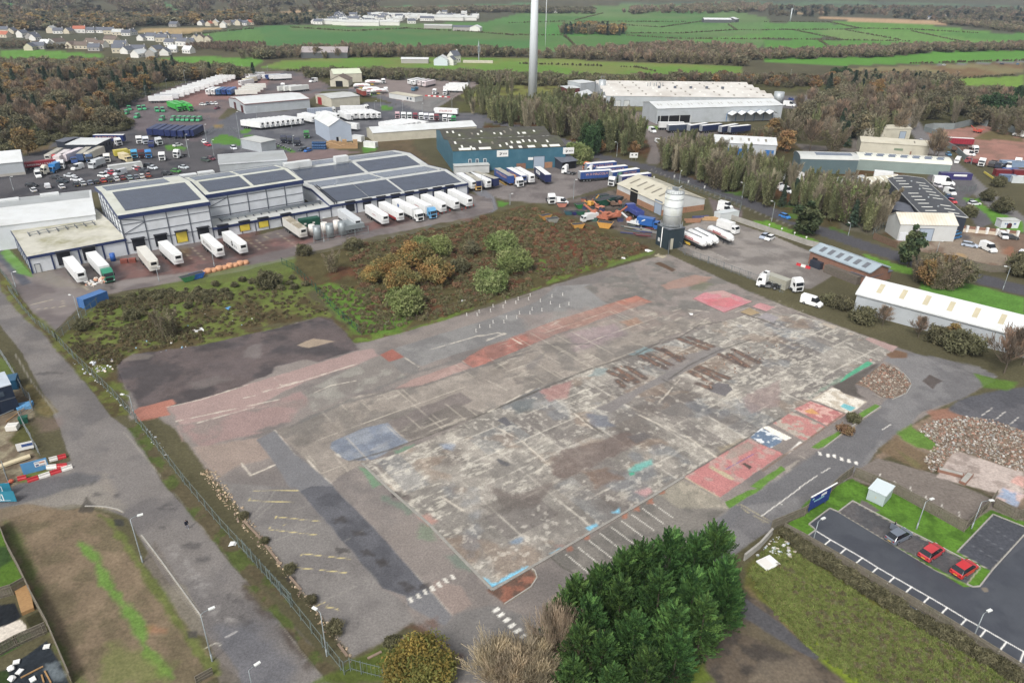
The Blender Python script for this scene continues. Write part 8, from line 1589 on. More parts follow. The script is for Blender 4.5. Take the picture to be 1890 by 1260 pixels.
def lamp(base,top,label,arm=1.3,ang=None,double=False,group='street lamps',name='street_lamp'):
 p=P1(base);h=max(4,hgt(p,PX(top)[0][1]));o=TH(name,label,'street lamp',(p.x,p.y,0),0,group)
 q=MB();q.tube([(0,0,0),(0,0,1.2)],.11,STEEL,8);q.tube([(0,0,1.2),(0,0,h*.97)],[.085,.05],STEEL,8);q.bd('pole',o)
 for k in range(2 if double else 1):
  a=(ang if ang is not None else 0)+PI*k;d=VE((cos(a),sin(a),0))
  q=MB();q.tube([(0,0,h*.97),d*(arm*.4)+ZV(h),d*arm+ZV(h+.05)],.04,STEEL,6);ar=q.bd('arm',o)
  q=BX(-.1,.62,-.17,.17,h-.02,h+.13,LAMPM);hd=q.bd('lamp_head',o,d*arm);hd.rotation_euler=(0,0,a)
 return o
for b_,t_,l,a,an in (('d1 1372,1118','d1 1312,810','lamp post{lower kerb^left road',1.0,.6),('d1 922,480','d1 850,195','lamp post}brown field corner',1.0,.5),('d2 537,1085','d2 490,800','lamp post`palisade bend near the gate',.6,2.6),('c1 868,790','c1 855,665','lamp post`west gap^site fence',1.2,2.9),('d1 1640,1330','d1 1575,1240','lamp head`bottom edge^left road',.8,.8),
('d4 520,372','d4 570,212','lamp post`upper end^parking bays',.7,.5),('d4 1195,265','d4 1245,85','lamp post on the grass behind the parked cars',.9,.4),('d4 1550,262','d4 1618,85','lamp post}paved bay~corner',1.2,.1),('d4 1550,995','d4 1618,808','lamp post along the parking bays lower down',.7,.4),
('b4 55,705','b4 83,563','lamp post on the verge left^broad pine',1.0,2.2),('b4 612,808','b4 630,735','short lamp post under the bare trees{workshop',.5,2),('b4 1250,945','b4 1267,888','lamp post~autumn trees{brick unit',.9,.4),('b4 1735,1200','b4 1790,1035','lamp post}curved timber fence',.9,2.8),('b3 1235,430','b3 1245,340','lamp post on the main road above the silo',.8,1.0),('b3 1690,540','b3 1702,425','lamp post`tree belt on the main road',.8,2.4),('b3 780,235','b3 785,130','lamp post{belt left^road sign',.7,2.6),
('b3 465,545','b3 472,402','lamp post`scrap fence~haulier&',.5,.2),('f3 230,760','f3 222,500','lamp post}curved path^haulier&',.5,.2),('f3 640,935','f3 638,770','lamp post on the grass{yard corner',.5,.2),('b1 115,1180','b1 103,1102','short lamp`low loading bay corner',.5,.5),('b1 1157,1140','b1 1130,1040','lamp post in front^tall !',.4,.5),('b1 1558,1030','b1 1548,942','lamp post right^yellow dock door',.4,.5),('b2 505,855','b2 495,680','lamp post{fenced gas cages',.4,.5),('c1 515,165','c1 480,20','lamp post~yard corner{blue container',.8,2.8),
('b1 100,480','b1 82,380','lamp post in front^+shed',.4,.4),('e6 1740,560','e6 1690,300','lamp post left^$coupe grass',.4,.5),('e6 1780,740','e6 1770,405','lamp post}bare chassis cab',.4,.5),('e7 435,735','e7 375,420','tall lamp`lawn mound fence',.4,.5),('e7 580,1030','e7 532,720','lamp post in front^lawn mound',.4,.5),('e7 1110,900','e7 1040,180','tallest lamp}small $office',.5,1),('e7 1410,315','e7 1385,80','lamp behind the nine = row',.4,1),('e8 410,500','e8 385,390','lamp in front^nine = row',.4,1),('e8 440,850','e8 430,640','lamp{three navy cabs',.4,1),
('e1 225,775','e1 175,520','first& lamp?left along the wood',.4,.5),('e1 625,620','e1 585,415','second& lamp?left along the wood',.4,.5),('e1 1030,460','e1 1000,280','third& lamp?left along the wood',.4,.5),('e1 1395,370','e1 1355,110','fourth& lamp?left along the wood',.4,.5),('e2 320,190','e2 300,0','fifth& lamp along the wood',.4,.5),('e2 805,140','e2 795,10','yard lamp`back^=&',.4,.5),('e2 1300,135','e2 1290,30','yard lamp behind the back right =s',.4,.5),('a4 195,545','a4 190,525','small lamp{far evergreen hedge',.3,1),
('e3 1710,810','e3 1695,560','lamp on the roundabout road bend',.4,1),('e3 1595,900','e3 1580,700','lamp{clipped shrubs',.9,0),('e4 455,900','e4 445,700','lamp above the cab line',.4,1),('e4 835,920','e4 835,750','lamp{@ park entrance',.4,1),('e4 1410,840','e4 1410,670','lamp above the red lettered =',.4,1)):
 lamp(b_,t_,l,a,an,group=None)
o=lamp('e1 1700,255','e1 1665,40','floodlight mast|a $head`=&',.6,.5,group=None);
def FE(name,label,s,h,m,kind='pale',step=.45,cat='fence',W=None,w=.05,post=None,ps=2.75,z0=0.0,group=None):
 W=WP(s) if W is None else W;q=MB();po=MB()
 for a,b in zip(W[:-1],W[1:]):
  a=VE((a[0],a[1],z0));b=VE((b[0],b[1],z0));L_=(b-a).length;d=(b-a)/L_;n=VE((-d.y,d.x,0))
  for k in range(int(L_/ps)+1):
   p=a+d*min(L_,k*ps);po.box(p.x-.05,p.x+.05,p.y-.05,p.y+.05,z0,z0+h,post or m)
  if kind=='pale':
   for k in range(int(L_/step)):
    p=a+d*(k+.5)*step;t=d*w/2;u=n*.06
    q.face([p-t+u,p+t+u,p+t+u+ZV(h*.98),p-t+u+ZV(h*.98)],m)
   for z in (.35,h-.3): q.bar(a+n*.03+ZV(z),b+n*.03+ZV(z),.05,.06,m)
  elif kind=='mesh':
   for k in range(int(L_/step)):
    p=a+d*(k+.5)*step;t=d*.018;q.face([p-t,p+t,p+t+ZV(h),p-t+ZV(h)],m)
   for z in np.arange(.1,h,.42): q.bar(a+ZV(z),b+ZV(z),.03,.03,m)
  elif kind=='board':
   nb=max(1,int(L_/.15))
   for k in range(nb):
    p=a+d*(k+.5)*L_/nb;t=d*(L_/nb*.46);o_=n*(.02 if k%2 else -.005);zz=h-.05*RN()
    f=[p-t+o_,p+t+o_,p+t+o_+ZV(zz),p-t+o_+ZV(zz)];q.face(f,m);q.face([c+n*.025 for c in f[::-1]],m);q.face([f[3],f[2],f[2]+n*.025,f[3]+n*.025],m)
   for z in (.4,h-.4): q.bar(a-n*.06+ZV(z),b-n*.06+ZV(z),.06,.09,m)
   q.bar(a+n*.01+ZV(h),b+n*.01+ZV(h),.1,.05,m)
  elif kind=='wall': q.bar(a,b,.22,h,m);q.bar(a+ZV(h+.003),b+ZV(h+.003),.3,.08,m)
  elif kind=='rail':
   for z in (.45,.8,h-.1): q.bar(a+ZV(z),b+ZV(z),.04,.1,m)
 c=VE((W[0][0],W[0][1],0));o=TH(name,label,cat,(0,0,0),0,group);q.bd('panel',o)
 if kind!='wall': po.bd('posts' if False else 'post_run',o)['kind']='stuff'
 return o
FE('palisade_fence','long green +palisade fence along the west side^site','c1 368,312 480,430 740,680 890,845 d1 1195,-20 1430,260 1890,760 d2 0,410 240,690 440,940 550,1080 650,1205 690,1180 760,1200 900,1235 1000,1245 1145,1212 1190,1258',2.2,GPAL,'pale',.5,w=.035)
FE('palisade_fence','palisade fence`north west corner}!&','c1 368,312 560,150 650,70',2.2,GPAL,'pale',.5)
FE('mesh_fence','low green +mesh fence between left road and !&','b1 0,1065 60,1140 130,1240 c1 60,-10 150,110 230,200 290,240 350,290 368,312',1.6,GPAL,'mesh',.6)
FE('mesh_fence','green mesh fence across the scrub and grass^site','b2 200,1015 290,1060 450,1210 c2 470,0 560,90 650,180 700,225 760,275',2.0,MGRN,'pale',.7,w=.05)
FE('mesh_fence','old wire fence along the upper edge^slab','c2 760,275 1050,190 1250,140 f2 0,1240 650,1170 950,1080 1450,900 1700,830',1.3,mat('rusty_wire',S(96,86,74),.9),'mesh',1.6)
FE('palisade_fence','palisade fence between the site and the concrete silo&','f8 560,440 660,560 1000,680 1330,810 1600,910 1800,990 2100,1120',2.2,mat('grey_palisade',S(116,122,124),.5),'pale',.6)
FE('palisade_fence','+palisade fence along the =& and wood','e1 0,800 210,770 400,720 620,600 780,540 1030,450 1390,355 1700,245 1890,190 e2 300,150 650,120 1500,150 1690,180',2.4,MATS['grey_palisade'],'pale',1.2)
FE('palisade_fence','+palisade fence around the lawn mound','e7 440,640 580,560 760,530 960,560 1060,620',2.2,MATS['grey_palisade'],'pale',.6);FE('palisade_fence','+palisade fence in front^green fleet','e1 850,1100 1650,1090 1750,1060 1890,1050',2.2,MATS['grey_palisade'],'pale',.9);FE('palisade_fence','+palisade fence right^navy =s','e6 1100,520 1500,440 1700,370 1890,290',2.2,MATS['grey_palisade'],'pale',.8)
FE('palisade_fence','+green fence on the right edge^@ park','e4 1000,820 1250,690 1500,560 1760,400 1700,310 1000,330 500,300 150,290',2.4,GPAL,'pale',1.0)
FE('boundary_wall','low concrete wall|small lamps between silo& and verge','g7 150,830 600,980 900,1080 1250,1200 1420,1240',1.6,CONC,'wall');FE('palisade_fence','+palisade fence along the main road{cream shed','f1 800,640 920,640 1050,680 1400,810 1870,970 1840,1080',2.4,GPAL,'pale',.6)
FE('solid_fence','+sheet fence around the red gravel&','f4 430,170 560,150 860,150 1190,70 1350,110',3.2,mat('grey_sheet_fence',S(132,142,142),.6,ns=.4,na=.1),'wall');FE('solid_fence','+sheet fence`far right^red gravel&','f4 1450,120 1700,190 1900,260',3.0,MATS['grey_sheet_fence'],'wall');FE('solid_fence','+green fence along the estate road side^red gravel&','f4 430,170 700,270 760,400 900,480 1000,580 1120,660',2.4,MATS['grey_sheet_fence'],'wall')
FE('timber_fence','curved +timber fence below the&^$shed','f5 880,1050 1180,1150 1400,1200 1700,1200 1780,1170',2.0,TIMB,'board');FE('timber_fence','brown timber fence left^$shed&','b4 790,830 960,900',2.0,mat('brown_fence_boards',S(120,96,76),.9,ns=2,na=.2),'board');FE('palisade_fence','+fence left^$shed|clutter','b4 790,800 890,740',2.2,GPAL,'pale',.6);FE('palisade_fence','+mesh fence{purple container','f4 900,1040 1080,1060 1200,1020',2.2,GPAL,'mesh',.5)
FE('low_wall','cream wall|brown panels and $piers}$shed','f5 905,600 1780,690',1.0,mat('cream_wall',S(206,192,170),.8,ns=1,na=.06),'wall')
f=Fr('f5 905,600','f5 1780,690');q=MB();bo=bpy.data.objects['low_wall']
for i in range(7):
 x=f.L*i/6;c=f.o+f.u*x;q.box(c.x-.35,c.x+.35,c.y-.35,c.y+.35,0,2.1,WROOF)
q.bd('pier',bo);q=MB()
for i in range(6): a=f.o+f.u*(f.L*i/6+.5);b_=f.o+f.u*(f.L*(i+1)/6-.5);q.bar(a+ZV(1.1),b_+ZV(1.1),.1,.9,BRICK)
q.bd('panel',bo)
GT_='+timber fences round the car park'
FE('timber_fence','+timber fence between site road and car park','d4 255,270 330,240 470,180 640,30 690,-20 780,-85',1.8,TIMB,'board',group=GT_)
FE('timber_fence','+timber fence behind the green cabinet and lamp','d4 790,-70 1060,40 1330,190 1500,285 1660,130 1700,75',1.9,TIMB,'board',group=GT_);FE('timber_fence','+timber fence`far right corner^car park','d4 1690,130 1840,210 1920,180',1.9,TIMB,'board',group=GT_)
FE('timber_fence','weathered timber rail and board fence below the parking bays','d4 335,278 460,345 640,450 1000,665 1400,905 1890,1215',1.5,TIMB,'board',group=GT_)
FE('timber_fence','timber fence between brown field and gardens','d1 0,255 60,410 140,560 215,720 320,915 470,1265',1.8,TIMB,'board',group='garden fences');FE('timber_fence','cross fence between upper and middle garden','d1 -60,735 90,690 180,640',1.8,TIMB,'board',group='garden fences');FE('timber_fence','cross fence between middle and lower garden','d1 -60,1120 120,1020 310,935',1.8,TIMB,'board',group='garden fences');FE('timber_fence','short +fence`bottom end^brown field','d1 1270,1265 1380,1205',1.2,TIMB,'board')
FE('boundary_wall','low +stone wall below the site road}cypresses','d4 80,470 180,390 260,300',1.1,CONC,'wall')
p=WP('d1 95,660 195,640 225,790 145,825');q=MB();q.face([(x,y,.5) for x,y in p],TIMB2);
for i in range(4): a,b_=p[i],p[(i+1)%4];q.face([(a[0],a[1],0),(b_[0],b_[1],0),(b_[0],b_[1],.5),(a[0],a[1],.5)],TIMB2)
tag(q.bd('garden_deck'),'raised orange brown timber deck~middle garden','deck')
for i,(s,e,l) in enumerate((('d1 135,1230','d1 280,1155','long pale timber plank on the black sheet'),('d1 290,1185','d1 330,1260','short thick timber on the black sheet'),('d1 270,1210','d1 285,1260','thin timber on the black sheet'))):
 q=MB();q.bar(P1(s)+ZV(.05),P1(e)+ZV(.05),.16,.12,TIMB2);tag(q.bd('timber_plank'),l,'plank')
for i,s in enumerate(('d1 108,1128','d1 128,1190','d1 213,1240','d1 303,1028')):
 p=P1(s);q=BX(-.35,.35,-.3,.3,.05,.2,WROOF);tag(q.bd('paving_slab',None,p,.4+i),'$slab weighing down the black garden sheet, %s?left'%ORD[i],'slab','$slabs on the black sheet')
for s,l in (('d1 75,1175','upper $bag`edge^black sheet'),('d1 80,1240','lower $bag`edge^black sheet')):
 p=P1(s);bm=bmesh.new();bmesh.ops.create_icosphere(bm,subdivisions=2,radius=.42)
 for v in bm.verts: v.co*=.8+.35*RN();v.co.z*=.7
 me=bpy.data.meshes.new('white_bag');bm.to_mesh(me);bm.free();me.materials.append(WROOF);tag(link('white_bag',me,None,(p.x,p.y,.28)),l,'bag')
def person(s,face,label):
 p=P1(s);g=P1(face);rz=atan2(g.y-p.y,g.x-p.x);o=TH('person',label,'person',(p.x,p.y,0),rz)
 J=[((0,0,.95),.15),((0,0,1.15),.14),((0,0,1.38),.17),((.01,0,1.5),.075),((.03,0,1.58),.085),((.04,0,1.68),.1),((.03,0,1.77),.06),
((0,.1,.88),.1),((.12,.1,.5),.07),((.0,.1,.1),.05),((.16,.1,.05),.045),((0,-.1,.88),.1),((-.04,-.1,.5),.07),((-.3,-.1,.14),.05),((-.18,-.1,.06),.045),
((0,.2,1.4),.075),((-.08,.25,1.12),.055),((.06,.25,.9),.04),((.1,.25,.82),.035),((0,-.2,1.4),.075),((.06,-.25,1.12),.055),((.18,-.24,.92),.04),((.23,-.24,.84),.035)]
 E_=[(0,1),(1,2),(2,3),(3,4),(4,5),(5,6),(0,7),(7,8),(8,9),(9,10),(0,11),(11,12),(12,13),(13,14),(2,15),(15,16),(16,17),(17,18),(2,19),(19,20),(20,21),(21,22)]
 me=bpy.data.meshes.new('body');me.from_pydata([j[0] for j in J],E_,[]);b=link('body',me,o);sk=b.modifiers.new('skin','SKIN');
 for i,d in enumerate(me.skin_vertices[0].data): d.radius=(J[i][1],J[i][1]);d.use_root=(i==0)
 b.modifiers.new('sub','SUBSURF').levels=1;dg=bpy.context.evaluated_depsgraph_get();m2=bpy.data.meshes.new_from_object(b.evaluated_get(dg));b.modifiers.clear();b.data=m2
 ms=[mat('navy_coat',S(34,36,52),.85),mat('grey_trousers',S(120,124,140),.85),mat('skin_tone',S(190,150,128),.6),mat('white_trainers',S(214,214,212),.6),mat('dark_hair',S(40,34,32),.8)]
 m2.materials.clear();[m2.materials.append(m) for m in ms]
 for f_ in m2.polygons:
  z=f_.center.z;x=f_.center.x;f_.material_index=0 if z>.84 and z<1.53 else 1 if .1<z<=.84 else 3 if z<=.1 else (4 if z>1.7 or x<.02 else 2)
  if z<.92 and abs(f_.center.y)>.19 and z>.7: f_.material_index=2
 return o
person('d1 1213,265','d1 1290,330','person in a dark coat and +trousers walking on the left road')
person('d4 1045,272','d4 1100,300','person in dark clothes standing`open door^+hatchback')
TUR=mat('turbine_white',S(214,220,222),.45,ns=.1,na=.04)
def turbine(base,topw,h,label,blade_ang,bl,r0,r1,yaw,tip=None):
 p=P1(base);o=TH('wind_turbine',label,'wind turbine',(p.x,p.y,0),yaw);q=MB();q.cyl((0,0,0),r0,h,TUR,24,r2=r1);q.bd('tower',o)
 q=BX(-4*h/60,3.2*h/60,-1.6*h/60,1.6*h/60,h,h+3.2*h/60,TUR);q.bd('nacelle',o);hub=(-5.2*h/60,0,h+1.6*h/60);q=MB();q.cyl((hub[0]-.8*h/60,0,hub[2]),.3*h/60,.8*h/60,TUR,14,'x',r2=1.3*h/60);q.cyl((hub[0],0,hub[2]),1.3*h/60,1.4*h/60,TUR,14,'x');q.bd('hub',o)
 for k in range(3):
  a=blade_ang+2*PI*k/3;q=MB();d=VE((0,sin(a),cos(a)));t=VE((0,cos(a),-sin(a)))
  st=[(.0,.5),(.08,.55),(.2,1.25),(.5,.85),(.8,.5),(1,.12)];c0=VE(hub)
  for (f0,w0),(f1,w1) in zip(st[:-1],st[1:]):
   a0=c0+d*bl*f0;a1=c0+d*bl*f1;w0*=h/60;w1*=h/60;th0,th1=w0*.16,w1*.16;ex=VE((1,0,0))
   A=[a0-t*w0*.3,a0+ex*th0,a0+t*w0*.7,a0-ex*th0];B_=[a1-t*w1*.3,a1+ex*th1,a1+t*w1*.7,a1-ex*th1]
   for i in range(4): q.face([A[i],A[(i+1)%4],B_[(i+1)%4],B_[i]],TUR)
  q.bd('blade',o)
 q=BX(-r0-.25,-r0+.2,-.5,.5,1.2,3.4,DKT);q.bd('door',o);return o
def turb2():
 p=P1('a3 166,793');k=1.0
 lo=hgt(p,PX('o 998,87')[0][1]);h=84.0;bl=h+2.2-lo
 o=turbine('a3 166,793',0,h,'tall $wind turbine|one blade hanging straight down beside its tower',PI,bl,2.85,1.75,radians(200));return o
turb2()
p=P1('a4 190,157');turbine('a4 190,157',0,hgt(p,PX('a4 205,66')[0][1]),'small $wind turbine on the distant right fields',.1,hgt(p,PX('a4 205,66')[0][1])*.42,1.1,.7,radians(200))
p=P1('g4 1290,905');hm=hgt(p,PX('g4 1290,580')[0][1]);o=TH('phone_mast','slim +telecom mast}farm','mast',(p.x,p.y,0));q=MB();q.tube([(0,0,0),(0,0,hm*.92)],[.55,.35],STEEL,8);q.tube([(0,0,hm*.92),(0,0,hm)],.08,STEEL,5);q.bd('pole',o)
for z in (.5,.6,.7):
 q=MB()
 for k in range(3): a=2*PI*k/3;q.box(1.1*cos(a)-.3,1.1*cos(a)+.3,1.1*sin(a)-.3,1.1*sin(a)+.3,hm*z-1.1,hm*z+1.1,STEEL);q.tube([(0,0,hm*z),(1.1*cos(a),1.1*sin(a),hm*z)],.12,STEEL,5)
 q.bd('antenna',o)
q=BX(-14,13,-2,2,0,2,WALLC);tag(q.bd('mast_compound_wall',None,(p.x,p.y-6,0)),'low pale compound wall`foot^telecom mast','wall')
f=Fr('d4 868,75','d4 975,125');hb=hgt(P1('d4 975,125'),PX('d4 970,60')[0][1]);o=TH('substation','pale green +electric substation cabinet|flat lid on the grass','cabinet',f.o,f.rz);SUBM=mat('pale_green_paint',S(176,192,190),.5,ns=1,na=.05);dd=max(2.0,min(3.4,f.y('d4 1040,60')))
q=BX(0,f.L,0,dd,.1,2.15,SUBM);q.bd('body',o);q=BX(-.12,f.L+.12,-.12,dd+.12,2.153,2.3,mat('pale_lid',S(208,220,222),.5));q.bd('lid',o);q=BX(f.L*.45,f.L*.55,-.02,-.004,1.0,1.3,PLT);q.bd('warning_sign',o)
for k in range(2): q=BX(f.L*(.08+.43*k),f.L*(.08+.43*k)+f.L*.4,-.025,-.004,.2,2.0,SUBM);q.bd('door',o)
def board(name,label,A_,B_,h,z0,m,cat,th=.08):
 f=Fr(A_,B_);o=TH(name,label,cat,f.o,f.rz);q=BX(0,f.L,0,th,z0,z0+h,m);q.bd('face_panel',o);q=MB()
 for k in range(2): q.box(f.L*(.1+.8*k)-.06,f.L*(.1+.8*k)+.06,th+.003,th+.14,0,z0+h*.9,DKT)
 q.bd('support',o);return o,f
NB=mat('navy_billboard',S(36,56,132),.5,ns=.8,na=.08)
o,f=board('billboard','navy blue billboard|$and aqua lettering above the timber fence','d4 492,170','d4 622,95',2.6,.6,NB,'billboard')
q=BX(-.05,f.L*1.28,-.06,.14,3.2,3.32,WROOF);q.bd('top_rail',o);q=MB()
R_=random.Random(3)
for i in range(9): x=f.L*(.2+.055*i);q.box(x,x+f.L*.035,-.02,-.004,1.9,2.15,mat('aqua_lettering',S(150,210,214),.5))
for i in range(5): x=f.L*(.52+.055*i);q.box(x,x+f.L*.04,-.02,-.004,2.3,2.75,WHI)
q.box(f.L*.08,f.L*.16,-.02,-.004,2.5,2.75,MATS['aqua_lettering']);q.bd('lettering',o)
TB=mat('turquoise_banner',S(34,132,158),.55,ns=.5,na=.06)
o,f=board('hoarding','front turquoise hoarding ending in living, cut{left edge','d1 -260,105','d1 112,95',1.9,.25,TB,'hoarding');TX('living]',1.35,WHI,o,(f.L*.62,-.02,1.15),(PI/2,0,0));q=BX(f.L*.3,f.L*.9,-.012,-.004,.45,.5,WHI);q.bd('underline',o)
o,f=board('hoarding','rear turquoise hoarding half hidden behind the front one','d1 -200,72','d1 85,45',1.9,.4,TB,'hoarding');TX('on]',1.1,WHI,o,(f.L*.7,-.02,1.4),(PI/2,0,0))
LB=mat('light_blue_hoarding',S(84,150,200),.55,ns=.6,na=.08)
o,f=board('site_hoarding','light blue plywood hoarding|a $notice`building site gate','f7 345,680','f7 720,580',2.1,.0,LB,'hoarding');q=BX(f.L*.5,f.L*.96,-.05,-.004,.9,1.8,WROOF);n_=q.bd('notice',o);q=BX(f.L*.54,f.L*.66,-.06,-.05,1.0,1.3,mat('notice_blue',S(60,90,150),.5));q.box(f.L*.7,f.L*.9,-.06,-.05,1.4,1.65,mat('notice_orange',S(210,140,110),.5));q.box(f.L*.52,f.L*.7,-.06,-.05,1.6,1.68,MATS['notice_blue']);q.box(f.L*.7,f.L*.9,-.06,-.05,1.0,1.06,MATS['notice_blue']);q.bd('print',n_)
o,f=board('site_notice','$site notice board|blue symbols on the mesh fence','f7 265,365','f7 505,310',1.4,.4,WROOF,'sign');q=MB()
for i in range(5): q.box(f.L*(.32+.13*i),f.L*(.32+.13*i)+.35,-.02,-.004,1.0,1.5,mat('notice_blue',S(60,90,150),.5))
q.bd('print',o)
FE('mesh_fence','temporary steel mesh fence around the building site','f6 20,-40 130,130 220,280 370,560 460,640 480,760 300,900 390,1080 480,1230 f7 490,250 590,405',2.0,STEEL,'mesh',.3);FE('mesh_fence','short temporary fence panel between hoardings','f7 70,620 140,850',2.0,STEEL,'mesh',.3)
RDP=mat('red_plastic',S(196,44,52),.45);WHP=mat('white_plastic',S(226,222,214),.45)
def BA(A_,B_,n,label,first=0,name='road_barrier',group='red and $barriers`building site'):
 f=Fr(A_,B_);o=TH(name,label,'barrier',f.o,f.rz,group);l=f.L/n
 for i in range(n):
  q=MB();m=(RDP,WHP)[(i+first)%2];q.prism([(-.24,0),(.24,0),(.2,.3),(.09,.42),(.09,.75),(-.09,.75),(-.09,.42),(-.2,.3)],i*l+.03,(i+1)*l-.03,'x',m);q.bd('section',o)
 return o
BA('f7 400,790','f7 1060,575',4,'front line#four red and $barriers');BA('f7 680,590','f7 990,560',2,'short $and red barrier behind the front line',1);BA('f7 720,485','f7 970,420',2,'$and red barrier pushed into the road',1);BA('f7 260,760','f7 395,730',1,'thin red barrier base lying on grass')
BA('e4 890,605','e4 1370,635',9,'long red and $barrier line~@ park',0,group=None);BA('b4 235,1020','b4 335,1050',3,'red and $barriers}brick unit',0,group=None)
for s,l in (('f7 170,790','orange bag{front hoarding'),('f7 100,840','red bag{front hoarding')):
 p=P1(s);bm=bmesh.new();bmesh.ops.create_icosphere(bm,subdivisions=2,radius=.45)
 for v in bm.verts: v.co*=.75+.4*RN();v.co.z*=.7
 me=bpy.data.meshes.new('sand_bag');bm.to_mesh(me);bm.free();me.materials.append(mat('orange_sack',S(206,100,70),.8));tag(link('sand_bag',me,None,(p.x,p.y,.28)),l,'bag')
NC=mat('navy_cabin',S(34,48,70),.5,ns=1,na=.08);GRF=mat('pale_grey_lid',S(186,196,206),.5,ns=.7,na=.08)
f=Fr('f6 -260,910','f6 285,745');b=B('site_cabin','navy stacked site cabin|pale grey*`left edge','cabin',f);b.shell([(0,5.2),(6,5.25)],NC,GRF,ov=.05)
for k in range(2): b.front('door',f.L*.86-3*k,f.L*.86-3*k+.9,.1,2.1,NC,.1);b.front('window',f.L*.55-2.6*k,f.L*.55-2.6*k+1.2,3.4,4.4,WIN,.05)
q=BX(0,f.L,-.06,-.004,2.55,2.7,DKT);b.part(q,'joint_strip')
put(PR['container'],'storage_container','small blue container|$roof behind the navy cabin','container',P1('f6 200,420').x,P1('f6 200,420').y,radians(115),None,True,(36,88,120),None,(.5,.75,.8))
q=MB();q.face([(-1.2,-.8,.5),(1.2,-.8,.7),(1.2,.9,.8),(-1.2,.9,.6)],LB);q.face([(-1.2,-.8,.5),(-1.2,-.8,0),(1.2,-.8,0),(1.2,-.8,.7)],LB);q.face([(1.2,-.8,.7),(1.2,-.8,0),(1.2,.9,0),(1.2,.9,.8)],LB);p=P1('f6 370,720');tag(q.bd('tarpaulin_heap',None,p,.3),'light blue tarpaulin covered heap}navy cabin','heap')
q=MB();q.prism([(-.6,0),(.6,0),(.7,1.1),(-.7,1.1)],-.5,.5,'y',mat('green_bin_plastic',S(30,92,74),.5));q.box(-.75,.75,-.55,.55,1.103,1.2,MATS['green_bin_plastic']);tag(q.bd('wheeled_bin',None,P1('f6 355,940'),.5),'dark green wheeled bin inside the mesh fence','bin')
q=BX(-.9,.9,-.7,.7,.1,1.0,WHP);q.box(-.8,.8,-.03,.03,1.003,1.03,STEEL);tag(q.bd('tool_box',None,P1('f6 195,1040'),.2),'$boxed unit on the building site','box')
for i,(a,b_,l) in enumerate((('f7 -40,590','f7 450,430','long pale timber formwork beam on the building site'),('f6 90,940','f6 360,750','brown scaffold pole leaning on the building site'),('f6 0,850','f6 280,740','+scaffold pole on the building site'))):
 q=MB();q.bar(P1(a)+ZV(.1),P1(b_)+ZV(.25),.9 if i==0 else .12,.35 if i==0 else .1,mat('pale_timber',S(206,192,156),.8,ns=2,na=.1) if i==0 else (TIMB2 if i==1 else STEEL));tag(q.bd('timber_beam' if i==0 else 'scaffold_pole'),l,'beam' if i==0 else 'pole')
GP='$capped post stubs on the slab'
R=np.random.RandomState(2)
for i,(x,y) in enumerate(((1440,150),(1507,150),(1520,130),(1593,125),(1610,95),(1675,98),(1690,70),(1757,72),(1772,48),(1838,48),(1850,25),(1780,140),(1848,140),(1862,115),(1697,168),(1763,168),(1610,198),(1680,197),(1523,226),(1590,226),(1500,255),(1915,60),(1925,120),(1980,75),(1990,30),(2040,95),(2060,20),(2100,80))):
 p=P1('c2 %d,%d'%(x,y));o=TH('post_stub','short $topped post stub standing in rows on the cleared slab','post',(p.x,p.y,0),.6,GP);q=BX(-.06,.06,-.06,.06,0,.85,WHP);q.bd('shaft',o);q=BX(-.1,.36,-.07,.07,0,.04,WHP);q.bd('base_plate',o)
def SRB(name,label,s,n,size,cols,seed,hmax=.3,kind='stuff',mound=0.0):
 R=np.random.RandomState(seed);W=WP(s);pts=np.array(IP(W,n,R));c=W.mean(0);Vs=[];Fs=[];Cs=[]
 rad=np.abs(sdist(pts[:,0],pts[:,1],W));top=max(rad.max(),.1)
 cube=np.array([[-1,-1,-1],[1,-1,-1],[1,1,-1],[-1,1,-1],[-1,-1,1],[1,-1,1],[1,1,1],[-1,1,1]],float)*.5;fq=np.array([[0,3,2,1],[4,5,6,7],[0,1,5,4],[1,2,6,5],[2,3,7,6],[3,0,4,7]])
 for i,(x,y) in enumerate(pts):
  sc=size*(.4+1.3*R.rand()**2)*np.array([1,.55+.4*R.rand(),.35+.4*R.rand()]);a=R.rand(3)*[.6,.6,6.28];m=np.array(Matrix.Rotation(a[2],3,'Z')@Matrix.Rotation(a[0],3,'X')@Matrix.Rotation(a[1],3,'Y'))
  v=(cube*sc*(.85+.3*R.rand(8,1)))@m.T+[x,y,mound*(rad[i]/top)**.6+sc[2]*.35+.02];Vs.append(v);Fs.append(fq+8*i);cc=np.array(S(*cols[R.randint(len(cols))]))*(.75+.5*R.rand());Cs.append(np.repeat(cc[None],8,0))
 o=link(name,NM(name,np.concatenate(Vs),np.concatenate(Fs),[AMT('rubble_surface',.9,fa=.1,fine=8)],np.concatenate(Cs)));tag(o,label,None,None,kind)
 if mound:
  g=MB();
  n_=len(W)
  for k in range(5):
   f0,f1=k/5,(k+1)/5
   for i in range(n_):
    a,b_=W[i],W[(i+1)%n_];P_=lambda q_,f_:(c[0]+(q_[0]-c[0])*(1-f_),c[1]+(q_[1]-c[1])*(1-f_),.035+mound*f_**.7)
    g.face([P_(a,f0),P_(b_,f0),P_(b_,f1),P_(a,f1)],mat('rubble_earth',S(122,104,90),.95,ns=2,na=.2))
  m_=g.bd(name+'_mound');tag(m_,kind='stuff')
 return o
RBC=[(144,112,94),(156,122,104),(160,150,136),(134,118,104),(172,164,150),(116,100,86),(140,130,118),(128,112,98)]
